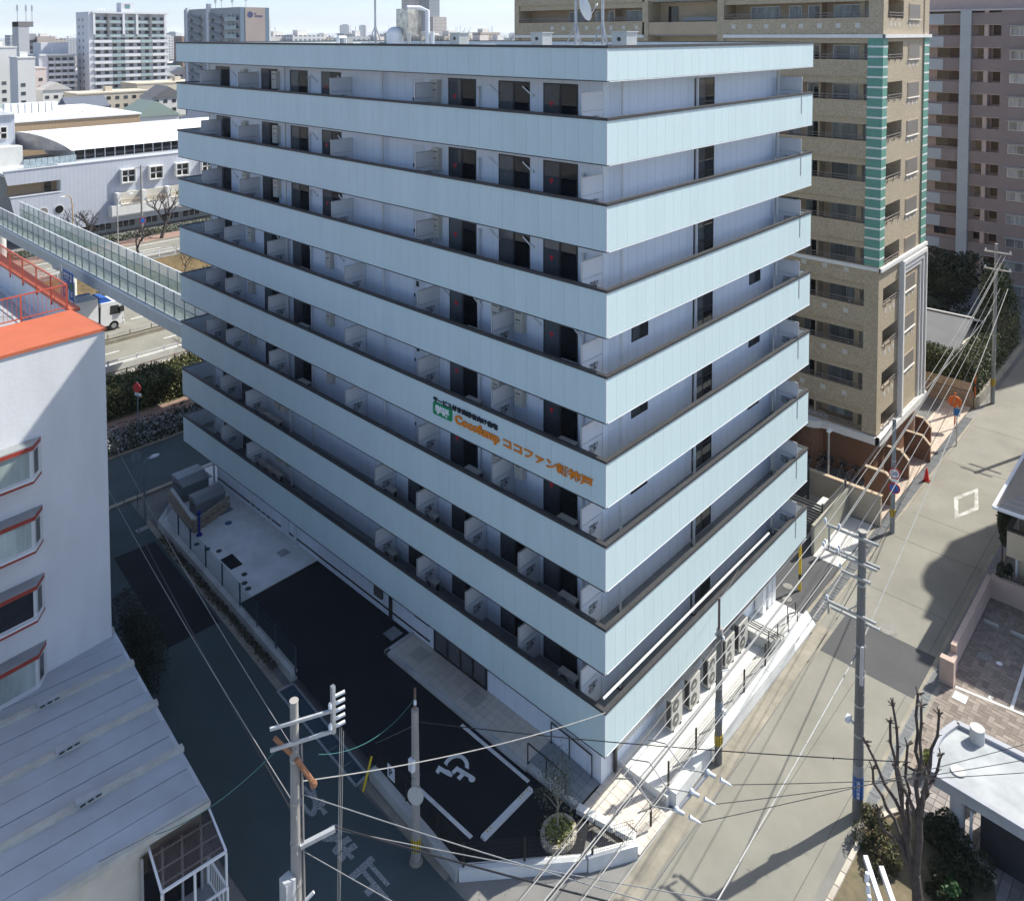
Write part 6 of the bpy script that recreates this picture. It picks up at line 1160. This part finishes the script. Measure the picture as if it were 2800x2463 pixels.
house('long low hall with white roof right of the tower foot', 134, 322, 40, 16, 8, roofc[4], wallc[1], False, None); house('tan brick block at the far left edge', 74, 332, 7, 10, 10.5, roofc[1], wallc[4], False, None); house('tall white windowless building at the left edge', 66, 320, 9, 14, 23.5, roofc[4], wallc[0], False, None); house('plain white box building beside the left edge tower', 68.5, 300, 5.5, 9, 20, roofc[4], wallc[0], False, None)
house('white stepped building in front of the antenna tower', 79, 336, 13, 12, 15, roofc[4], wallc[3], False, None)
spots = []
for k in range(190):
    x, y = hr.uniform(20,330), hr.uniform(165,640)
    if y < 165+.0*x or x > .62*y or x < .10*y+8: continue
    if any(abs(x-a) < 13 and abs(y-b) < 13 for a, b in spots) or (86 < x < 145 and 290 < y < 375) or (100 < x < 122 and 205 < y < 256) or (105 < x < 130 and 440 < y < 460): continue
    if any(abs(x-a) < 16 and abs(y-b) < 14 for a, b in ((84,318),(97,300),(104,268),(134,322),(74,332),(66,320),(68.5,300),(79,336))): continue
    spots.append((x, y)); fl = hr.random() < .45; house('small house among the dense low roofs behind the school', x, y, hr.uniform(7,12), hr.uniform(7,11), hr.uniform(5.5,8) if not fl or y < 330 else hr.uniform(8,20), hr.choice(roofc), hr.choice(wallc), not fl, 'small houses behind the school', hr.choice('xy'))
# skyline: mid distance blocks with window grids, far blocks fading into haze
fm = [winwall('sky_white',(.60,.60,.60),(.22,.24,.26),3.0,3.0), winwall('sky_grey',(.42,.44,.46),(.16,.18,.20),3.4,3.0), winwall('sky_tan',(.46,.40,.33),(.17,.15,.14),3.2,3.0), winwall('sky_brown',(.30,.20,.16),(.12,.10,.10),3.2,3.0), cw('sky_plain',(.62,.60,.56))]
def at_px(px, D, py=100): 
    d = fwd + rt*(px-1349.3)/2211.8 - up*(py-192.8)/2211.8; return CAM + d*D
k = 0
for i in range(150):
    px = hr.uniform(-40,1425); D = hr.choice((520,640,800,1000,1300,1700,2200)) *hr.uniform(.85,1.15); top = hr.uniform(93,113)-(4 if hr.random() < .12 else 0)
    if px < 520 and D < 700: continue
    p = at_px(px, D); h = 27.6+(97-top)/2211.8*D; w_ = hr.uniform(10,26); mb = rb(p.x,p.y,w_,w_*hr.uniform(.6,1),G,max(h,6)); 
    t = thing('city_block', 'mid-distance city block in the hazy skyline', 'building', (p.x,p.y,G), 'mid-distance skyline blocks'); B(mb, 'wall', hr.choice(fm), t); B(rb(p.x+1,p.y+1,w_*.3,w_*.25,max(h,6),max(h,6)+3), 'roof_house', fm[4], t)
    if hr.random() < .3: B(MB().cyl((p.x,p.y,max(h,6)),(p.x,p.y,max(h,6)+D*.012),.25,.15,5), 'antenna', steel, t)
for px, w_, top, D in ((945,36,69,3800),(993,26,70,3800),(1075,22,82,3800),(680,10,40,5000),(1330,30,90,5200),(1400,26,92,5200),(1300,40,93,5200),(1165,20,92,4200),(1345,5,73,9000),(1337,4,82,9000),(880,30,92,4500),(1210,20,90,4500),(520,10,30,1400),(475,40,88,1500),(640,30,90,3000)):
    p = at_px(px, D); h = 27.6+(97-top)/2211.8*D; ww = w_/2211.8*D; t = thing('far_tower', 'pale blue far tower block on the horizon', 'building', (p.x,p.y,G), 'far towers on the horizon'); B(rb(p.x,p.y,ww,ww*.7,G,h,.76), 'wall', fm[1], t); B(rb(p.x,p.y,ww*.5,ww*.4,h,h+ww*.08,.76), 'roof_house', fm[1], t)
for px in (1217,1246,1266,1281):
    p = at_px(px, 4200); t = thing('harbour_crane', 'thin harbour crane on the horizon', 'crane', (p.x,p.y,G), 'harbour cranes on the horizon'); s_ = 1.9; cr_m = cw('crane_grey',(.30,.34,.38))
    B(MB().beam((p.x,p.y,G),(p.x,p.y,50),3,3), 'tower', cr_m, t); B(MB().beam((p.x,p.y,36),(p.x+8,p.y-8,68),2.2,2.2), 'jib', cr_m, t)
hl_ = MB(); pts = []
for i in range(61):
    px = 200+i*24; p = at_px(px, 21000); h = 40+90*(math.sin(i*.21)*.5+.5)*(.55+.45*math.sin(i*.53+1))+ (40 if 700 < px < 1400 else 0); pts += [(p.x,p.y,-5),(p.x,p.y,h)]
hl_.add(pts+[(x*1.05,y*1.05,-5) for x, y, z in pts[::2]], [(2*i,2*i+2,2*i+3,2*i+1) for i in range(60)]+[(2*i+1,2*i+3,122+i+1,122+i) for i in range(60)]); B(hl_, 'hills', cw('far_hill',(.10,.13,.12)), kind='structure')
# haze: one closed box of even, pale air
hz = MB().box(-3000,31000,-3000,31000,G-6,215); HM = bpy.data.materials.new('haze'); HM.use_nodes = True; HN = HM.node_tree.nodes; HN.clear(); HO = HN.new('ShaderNodeOutputMaterial'); PV = HN.new('ShaderNodeVolumePrincipled'); PV.inputs['Color'].default_value = (.90,.95,.99,1); PV.inputs['Density'].default_value = 0.9e-4; PV.inputs['Anisotropy'].default_value = 0.; HM.node_tree.links.new(PV.outputs[0], HO.inputs['Volume']); B(hz, 'haze', HM, kind='stuff', label='thin pale haze over the whole city')
# ------------------------------------------------------------------ utility poles
pole_c = mat('pole_concrete', (.20,.19,.175), .85, .12, 2, streak=.3); pole_l = mat('pole_concrete_light', (.34,.325,.30), .85, .12, 2, streak=.3); insul = mat('insulator', (.75,.77,.78), .25, .03, 3); wire_d = mat('wire_dark', (.03,.03,.032), .5, 0); wire_l = mat('wire_light', (.30,.30,.29), .55, .1, 3); wire_t = mat('wire_teal', (.06,.20,.20), .5, 0); rustm = mat('rusty_steel', (.36,.17,.09), .8, .25, 5)
def band(x, y, z0, z1, r, parent, m_a, m_b, n=12):
    o = B(MB().cyl((x,y,z0),(x,y,z1),r+.012,r+.012,18), 'warning_band', m_a, parent)
    for k in range(n):
        a = 2*math.pi*k/n; b = a+math.pi/n*.8; q = MB(); R_ = r+.016; q.add([(x+R_*math.cos(a),y+R_*math.sin(a),z0),(x+R_*math.cos(b),y+R_*math.sin(b),z0),(x+R_*math.cos(b),y+R_*math.sin(b),z1),(x+R_*math.cos(a),y+R_*math.sin(a),z1)], [(0,1,2,3)]); B(q, 'stripe', m_b, o)
def pole(label, x, y, zt, r0, r1, m_=pole_c, steps=True):
    t = thing('utility_pole', label, 'utility pole', (x,y,G), 'utility poles'); B(MB().cyl((x,y,G-.1),(x,y,zt),r0,r1,18), 'shaft', m_, t, smooth=False); B(MB().cyl((x,y,zt),(x,y,zt+.02),r1+.01,r1+.01,18), 'cap', pole_l, t)
    for k in range(int((zt-3)/1.1)): zz = 2.6+k*1.1; rr = r0+(r1-r0)*(zz-G)/(zt-G); B(MB().cyl((x,y,zz),(x,y,zz+.06),rr+.012,rr+.012,14), 'hoop', steel, t); 
    if steps:
        for k in range(int((zt-2.5)/.45)): a = 1.2 if k % 2 else 4.3; zz = 2.4+k*.45; rr = r1; B(MB().cyl((x,y,zz),(x+math.cos(a)*(rr+.14),y+math.sin(a)*(rr+.14),zz),.012,.012,5), 'step_bolt', steel, t)
    return t
def insulator(parent, p, h=.16, r=.055):
    mb = MB().cyl(p,(p[0],p[1],p[2]+h),r*.5,r*.5,8)
    for k in range(3): mb.cyl((p[0],p[1],p[2]+.03+.045*k),(p[0],p[1],p[2]+.055+.045*k),r,r*.7,10)
    return B(mb, 'insulator', insul, parent)
# big pole by the planting bed
bp_ = pole('tall dark concrete pole with many crossarms beside the planting bed', 6.96, -6.05, 10.05, .185, .13)
for z, y0, y1, dx in ((9.86,-4.85,-6.65,-.14),(8.95,-4.8,-6.6,-.14),(8.9,-4.75,-6.6,.14),(8.4,-5.4,-6.4,-.14),(7.05,-4.95,-6.6,-.14),(6.68,-4.95,-6.65,.14)):
    o = B(MB().beam((6.96+dx,y0,z),(6.96+dx,y1,z),.075,.09), 'crossarm', steel, bp_); insulator(o, (6.96+dx,y0+.05,z+.05)); 
    if y0 > -5: insulator(o, (6.96+dx,y0-.45,z+.05)) if z > 8.5 else None
B(MB().box(6.78,6.84,-4.98,-4.92,8.95,9.85).box(6.78,6.84,-5.0,-4.94,6.6,7.1), 'arm_strut', steel, bp_)
B(MB().beam((6.8,-5.5,8.93),(6.94,-6.0,9.4),.03,.03).beam((6.8,-5.6,7.02),(6.94,-6.0,7.4),.03,.03), 'brace', steel, bp_)
B(MB().cyl((6.96,-6.05,1.15),(6.96,-6.05,1.55),.186,.184,18), 'grey_sleeve', mat('sleeve_grey',(.30,.29,.29),.7,.05,2), bp_)
ads = B(MB().cyl((6.96,-6.05,.35),(6.96,-6.05,1.12),.19,.187,20), 'advert_sleeve', mat('advert_blue',(.015,.10,.33),.4,.05,2), bp_)
for k, ch in enumerate('法律行政書士'[:5]):
    me = text_mesh(ch, wht, .12, .002, .002, name='lettering'); a = math.radians(200); o = ob('lettering', me, ads, (6.96+.195*math.cos(a)-.02, -6.05+.195*math.sin(a)+.05, .93-.135*k)); o.rotation_euler = (math.pi/2, 0, math.radians(-70))
B(MB().tube([(6.96,-5.9,2.9),(6.75,-5.75,3.2)],.05,6).box(6.55,6.8,-5.85,-5.7,3.15,3.3), 'street_lamp', white_m, bp_)
B(MB().cyl((6.8,-6.15,4.6),(6.8,-6.15,6.0),.06,.06,10), 'cable_joint', alu, bp_)
# slim pole on the walkway edge
p3 = pole('slim concrete pole with yellow black band beside the sunny walkway', 5.45, -1.4, 4.85, .15, .11, pole_c, False); B(MB().cyl((5.4,-1.4,4.85),(5.4,-1.4,6.15),.05,.045,10), 'top_pipe', mat('pipe_brown',(.14,.10,.09),.6,.1,3), p3); band(5.45,-1.4,.35,.75,.146,p3,ye,dark_m); B(MB().cyl((5.45,-1.4,4.75),(5.45,-1.4,4.95),.13,.10,12), 'pole_top', pole_l, p3); insulator(p3,(5.45,-1.55,4.55)); insulator(p3,(5.45,-1.25,4.55)); B(MB().box(5.38,5.52,-1.72,-1.55,1.7,1.85).tube([(5.45,-1.5,3.3),(5.75,-1.75,3.35)],.03,6), 'bracket_lamp', white_m, p3); B(MB().cyl((5.45,-1.4,1.35),(5.45,-1.4,2.1),.149,.147,16), 'notice_sleeve', mat('sleeve_bluegrey',(.20,.24,.28),.6,.05,2), p3)
# parking side pole
p2 = pole('weathered pole with yellow black band beside the parking lot fence', -5.02, 4.2, 4.9, .16, .12, pole_l, False); B(MB().cyl((-5.0,4.22,4.0),(-5.0,4.22,5.65),.05,.04,10), 'top_pipe', mat('pipe_rust',(.22,.15,.11),.7,.15,3), p2); band(-5.02,4.2,.05,.45,.155,p2,ye,dark_m); B(MB().disc((-5.15,4.05,2.1),(-1,-.6,.2),.28,.03,18), 'mirror_back', alu, p2); B(MB().box(-5.25,-5.05,4.1,4.3,2.9,3.3), 'junction_box', white_m, p2); insulator(p2,(-5.1,4.1,5.2)); B(MB().cyl((-5.02,4.2,G),(-5.02,4.2,G+.12),.24,.2,14), 'foot', conc_old, p2)
# foreground pole
fx, fy, fz = -11.36, 1.45, 10.75
p1 = pole('large foreground pole with two slanted crossarms and a pale transformer box', fx, fy, fz, .19, .105, pole_l)
adir = Vector((.905,-.425,0)); 
for z, c0 in ((10.3,-.72),(9.75,-.72)):
    a = Vector((fx,fy,z))+adir*c0*.85+Vector((-.05,-.11,0)); b = a+adir*1.55; o = B(MB().beam(a,b,.055,.075), 'crossarm', mat('arm_light',(.55,.57,.58),.5,.08,3,metal=.4), p1)
    for k in range(5): q = b-adir*.06; 
    for k in range(4): insulator(o, (b.x-adir.x*(.05),b.y-adir.y*.05,z+.06+.0*k)) if k == 0 else None
e_ = Vector((fx,fy,0))+adir*.98; B(MB().box(e_.x-.05,e_.x+.05,e_.y-.05,e_.y+.05,9.6,10.85), 'arm_strut', steel, p1)
for k in range(5): B(MB().beam((e_.x,e_.y-.12,9.85+.2*k),(e_.x+.22,e_.y-.22,9.9+.2*k),.07,.05), 'terminal', insul, p1)
B(MB().cyl((fx-.45,fy+.2,9.95),(fx-.15,fy-.05,9.5),.06,.06,10).cyl((fx-.05,fy-.15,9.35),(fx+.32,fy-.32,8.6),.065,.065,10), 'cable_head', rustm, p1); B(MB().sphere((fx+.33,fy-.33,8.55),.1,.1,.1), 'cable_cap', rustm, p1)
B(MB().beam((fx+.05,fy-.12,6.95),(fx+.85,fy-.5,7.1),.11,.1), 'side_arm', mat('arm_light',(.55,.57,.58),.5,.08,3,metal=.4), p1); B(MB().beam((fx+.05,fy-.1,5.35),(fx+.35,fy-.25,5.6),.06,.06), 'side_bracket', white_m, p1)
B(MB().box(fx-.42,fx-.14,fy-.2,fy+.12,5.55,6.3), 'transformer_box', mat('box_dull',(.45,.47,.48),.6,.08,3), p1); B(MB().box(fx-.425,fx-.42,fy-.12,fy+.05,5.75,6.1), 'box_vent', alu, p1)
B(MB().tube([(fx+.13,fy-.12,9.6),(fx+.14,fy-.13,7),(fx+.16,fy-.15,3)],.025,6).tube([(fx+.17,fy-.06,9.2),(fx+.18,fy-.07,3)],.02,6), 'conduit', pole_l, p1)
me = text_mesh('D', dark_m, .2, .002, .01, name='lettering'); 
# street pole with signs near the tan tower, farther pole by hedge, school pole, lamps
p5 = pole('grey street pole carrying two round traffic signs beside the drain', 25.35, -1.41, 6.1, .13, .10, mat('pole_blue_grey',(.26,.28,.29),.7,.08,2), False); band(25.35,-1.41,.55,.95,.13,p5,ye,dark_m)
for z, mi_, in ((3.1,'30'),(2.25,'no')):
    c = (25.2,-1.52,z); n_ = (-1,-.15,.0); rr_ = mat('sign_red',(.45,.02,.03),.4,0); o = B(MB().disc(c,n_,.3,.03,26), 'round_sign', rr_, p5); B(MB().disc((c[0]-.02,c[1],c[2]),n_,.235,.012,26), 'sign_face', wht if mi_ == '30' else mat('sign_blue2',(.01,.14,.45),.4,0), o)
    if mi_ == '30': me = text_mesh('30', mat('sign_navy',(.02,.06,.25),.4,0), 1, .003, .02, name='numerals'); fit(me, -.16, .16, -.12, .12); q = ob('numerals', me, o, (c[0]-.032,c[1],c[2])); q.rotation_euler = (math.pi/2,0,-math.pi/2+.15)
    else: B(MB().beam((c[0]-.03,c[1]+.16,c[2]+.16),(c[0]-.03,c[1]-.16,c[2]-.16),.05,.02), 'slash', rr_, o)
B(MB().box(25.18,25.2,-1.75,-1.35,2.62,2.78), 'sub_plate', wht, p5)
p6 = pole('slim grey pole in front of the tall hedge with yellow band', 47.5, -1.57, 11.8, .15, .10, mat('pole_blue_grey',(.26,.28,.29),.7,.08,2), False); band(47.5,-1.57,1.0,1.5,.15,p6,ye,dark_m)
for z in (11.2,9.9): o = B(MB().beam((47.4,-.8,z),(47.4,-2.6,z),.08,.1), 'crossarm', steel, p6); insulator(o,(47.4,-.9,z+.05)); insulator(o,(47.4,-2.5,z+.05))
p7 = pole('pole with crossarm and round blue sign in front of the school', 23.5, 94.0, 10.1, .17, .12, pole_l, False); o = B(MB().beam((22.6,94,9.8),(24.6,94,9.8),.1,.1), 'crossarm', steel, p7); insulator(o,(22.7,94,9.85)); insulator(o,(24.5,94,9.85)); o = B(MB().disc((23.5,93.8,2.6),(0,1,0),.42,.04,22), 'round_sign', mat('sign_red',(.45,.02,.03),.4,0), p7); B(MB().disc((23.5,93.77,2.6),(0,1,0),.32,.02,22), 'sign_face', mat('sign_blue2',(.01,.14,.45),.4,0), o)
p8 = pole('pole right of the tan tower at the picture edge', 44.5, -6.6, 9.5, .16, .11, pole_c, False)
for z in (9.2,8.3): B(MB().beam((44.4,-5.6,z),(44.4,-7.4,z),.08,.1), 'crossarm', steel, p8)
pdn = pole('grey lamp pole at the corner of the tan garden wall', 25.9, 2.4, 3.9, .07, .06, steel, False); B(MB().box(25.8,26.3,2.3,2.5,3.85,3.95), 'lamp_head', white_m, pdn)
def lamp(label, x, y, h, d, m_):
    t = thing('street_lamp', label, 'street lamp', (x,y,G), 'curved street lamps'); B(MB().tube([(x,y,G),(x,y,h*.8),(x+d*.1,y,h*.93),(x+d*.45,y,h*1.0),(x+d,y,h*1.0)],.08,8,r1=.05), 'pole', m_, t); B(MB().sphere((x+d*1.15,y,h*.99),.35,.16,.08,10,6), 'lamp_head', white_m, t)
lamp('grey street lamp with curved arm in front of the canal', 18.3, 88.9, 7.5, 1.5, mat('lamp_grey',(.42,.42,.40),.6,.06,2)); lamp('rusty orange street lamp before the school portholes', 16.2, 98.5, 6.5, -1.0, mat('lamp_rust',(.45,.30,.12),.6,.1,2)); lamp('thin grey lamp post at the parking lot far corner', -3.3, 29.9, 3.4, .5, mat('lamp_thin',(.16,.20,.22),.6,.05,2))
ns = thing('no_entry_sign', 'red no entry sign on a grey post in front of the hedge', 'road sign', (.6,40.2,G)); B(MB().cyl((.6,40.2,G),(.6,40.2,3.6),.04,.04,8), 'post', mat('post_bluegrey',(.16,.22,.26),.5,.05,2), ns); o = B(MB().disc((.54,40.15,3.2),(-1,-.45,.0),.34,.03,26), 'disc', mat('sign_red',(.45,.02,.03),.4,0), ns); B(MB().beam((.50,40.37,3.22),(.68,39.9,3.18),.02,.13), 'white_bar', wht, o); B(MB().beam((.50,40.42,2.72),(.70,39.85,2.70),.02,.2), 'sub_plate', mat('plate_grey',(.5,.55,.6),.5,0), ns)
gsn = thing('round_sign_post', 'back of a round sign on a thin post at the cross street', 'road sign', (-2.9,31.6,G)); B(MB().cyl((-2.9,31.9,G),(-2.9,31.9,2.9),.035,.035,8), 'post', mat('post_bluegrey',(.16,.22,.26),.5,.05,2), gsn); B(MB().disc((-2.9,31.94,2.6),(.2,1,0),.32,.025,22), 'disc', mat('sign_back',(.22,.26,.29),.5,.05,2), gsn)
# ------------------------------------------------------------------ overhead wires (each one cable, sagging between its fixings)
def wire(a, b, sag, r, m_, label, name='overhead_cable', n=22, hooks=0):
    a, b = Vector(a), Vector(b); pts = [a.lerp(b, k/n)-Vector((0,0,4*sag*(k/n)*(1-k/n))) for k in range(n+1)]
    r *= .68; mb = MB().tube(pts, r, 5); o = B(mb, name, m_, label=label, cat='cable', group='overhead cables')
    for k in range(hooks): p = pts[int((k+.5)*n/hooks)]; mb2 = MB().cyl((p.x,p.y,p.z-.06),(p.x,p.y,p.z+.03),.012,.012,6); B(mb2, 'clamp', wire_d, o)
    return o
WL = 'overhead power cable running the length of the right-hand street'
for dy, z, zz, m_, r in ((0,9.95,9.9,wire_l,.016),(-.45,9.95,9.9,wire_l,.016),(.05,9.05,9.3,wire_l,.022),(.1,8.9,9.1,wire_d,.03),(-.5,9.0,9.2,wire_l,.016),(-.9,9.95,9.9,wire_d,.014),(.02,7.1,7.4,wire_l,.02),(-.45,6.75,7.2,wire_d,.022)):
    wire((6.9,-4.9+dy,z),(-27,-5.4+dy,zz), .35, r, m_, WL); wire((6.9,-4.9+dy,z),(47.5,-1.6+dy*.6-.3,zz+1.1), .6, r, m_, WL)
wire((6.9,-5.95,5.6),(47.4,-2.4,8.6), .5, .035, wire_l, 'thick pale cable with clamps above the right-hand street', hooks=20); wire((6.9,-5.95,5.6),(-20,-7.2,6.6), .3, .035, wire_l, 'thick pale cable with clamps crossing the sunny street corner', hooks=16)
wire((5.45,-1.5,4.6),(-24,-3.5,6.0), .25, .03, wire_d, 'dark telephone cable from the slim walkway pole towards the corner'); wire((5.45,-1.45,4.7),(25.3,-1.41,5.9), .35, .03, wire_d, 'dark telephone cable along the pale building base'); wire((5.45,-1.3,4.4),(25.3,-1.3,5.6), .4, .018, wire_l, 'thin pale cable along the pale building base'); wire((25.3,-1.4,6.0),(47.4,-1.5,7.0), .35, .025, wire_l, 'pale cable between the sign pole and the hedge pole')
wire((5.4,-1.4,6.1),(12.5,1.1,3.4), .25, .008, wire_l, 'fine service drop from the slim pole to the building')
P1 = Vector((fx,fy,0))
wire((fx+.15,fy-.1,8.6),(-.02,-.02,4.2), .25, .022, wire_l, 'single pale service cable from the foreground pole to the balcony corner', hooks=1); wire((fx+.1,fy-.1,8.3),(-2.5,-14,7.6), .2, .02, wire_l, 'pale cable leaving the foreground pole towards the lower right'); wire((fx+.85,fy-.5,7.15),(-1.5,-13,6.4), .25, .035, wire_d, 'dark bundled cable leaving the foreground pole side arm'); wire((fx+.8,fy-.45,7.1),(-1.2,-12.5,6.9), .15, .018, wire_l, 'pale messenger wire above the bundled cable'); wire((fx+.1,fy-.1,6.8),(-5.2,-14,5.8), .2, .018, wire_l, 'lower pale cable leaving the foreground pole')
wire((fx,fy+.1,8.0),(-6.0,34,6.0), .5, .02, wire_l, 'pale cable from the foreground pole up the left street'); wire((fx+.2,fy,7.2),(-5.2,34,5.5), .5, .032, wire_d, 'thick dark cable from the foreground pole up the left street'); wire((fx+.3,fy,8.8),(-4.8,34,6.6), .5, .016, wire_l, 'thin cable with white ball joints up the left street', hooks=3)
for k in range(3): wire((-4.2+.35*k,33.5,5.2),(-9.5+.35*k,34.5,5.4) if False else (-12.5,30.0-.0*k,6.2+.25*k), .3, .014, wire_d, 'dark cable crossing above the far end of the left street')
wire((-5.0,4.22,5.3),(fx+.5,fy-.3,9.2), .5, .010, wire_t, 'slack teal service wire from the parking pole to the foreground pole'); wire((fx-.45,fy+.1,9.7),(-12.6,7.0,4.2), .3, .016, wire_t, 'teal service wire dropping from the foreground pole to the shed'); wire((-5.0,4.2,4.5),(2.5,-9,6.5), .15, .022, wire_d, 'dark cable from the parking pole across the street corner', hooks=4); wire((-5.0,4.2,4.4),(-4.0,7.7,.9), .02, .008, wire_l, 'fine guy wire of the parking pole')
for k in range(3): wire((e_.x+.1+.02*k,e_.y-.15-.05*k,9.9-.1*k),(fx+.62+.03*k,fy-.75,2.0), .0, .013, wire_l, 'vertical cable hanging beside the foreground pole', n=4)
wire((-14,7.6,4.0),(-10.8,7.3,3.75), .05, .010, wire_d, 'thin dark wire across the shed roof', n=8)
# branch switch gear hung on the street lines
sg = thing('line_switch_arm', 'crossbar with three insulated switches hanging over the sunny street', 'switch gear', (-4.4,-6.6,9.0)); q0, q1 = Vector((-4.75,-6.75,9.05)), Vector((-3.05,-6.65,9.05))
q0, q1 = at_px(1852,18.2,2215), at_px(1942,18.9,2108); B(MB().beam(q0,q1,.05,.05), 'crossbar', steel, sg); tip = [q0.lerp(q1,f_) for f_ in (.0,.45,.95)]
for k, p in enumerate(tip):
    d = Vector((.45,-.55,-.35)); o = B(MB().cyl(p,p+d*.2,.045,.045,10), 'fuse_tube', alu, sg); B(MB().cyl(p+d*.38,p+d*.55,.05,.03,10).cyl(p+d*.55,p+d*.75,.035,.01,8), 'insulator', insul if k != 1 else insul, sg); B(MB().sphere(p+Vector((-.03,0,.05)),.06,.06,.06), 'knob', insul, sg)
    wire(p+d*.7,(6.5-.6*k,-14-.5*k,8.6), .15, .012, wire_d, 'dark branch wire from the hanging switches towards the lower right'); up_ = [(-2.2-1.3*k+.3,-4.9,9.55)]
    pts = [p, p+Vector((-.35,.45,.05)), p+Vector((-.25,1.0,.25)), Vector((p.x+.2+.2*k,-4.95,9.55))]; B(MB().tube([pts[0].lerp(pts[1],f_) for f_ in (0,.5)]+[pts[1],pts[2],pts[3]],.014,6), 'jumper', wire_l, sg)
sg2 = thing('pole_top_arms', 'pale crossarms with white insulators rising at the bottom right corner', 'crossarm', (5,-10,5)); c = at_px(2415,16.5,2440); am = mat('arm_light',(.55,.57,.58),.5,.08,3,metal=.4)
B(MB().cyl((c.x,c.y,G),(c.x,c.y,c.z-.35),.17,.12,14), 'shaft', pole_c, sg2)
for s_ in (-.16,.16): B(MB().beam(c+Vector((-.35,s_-.35,-.2)),c+Vector((.45,s_+.35,.05)),.09,.1), 'arm', am, sg2)
for k in range(3): B(MB().cyl(c+Vector((-.35+.22*k,.15+.1*k,-.1)),c+Vector((-.35+.22*k,.15+.1*k,.1)),.05,.035,10), 'insulator', insul, sg2)
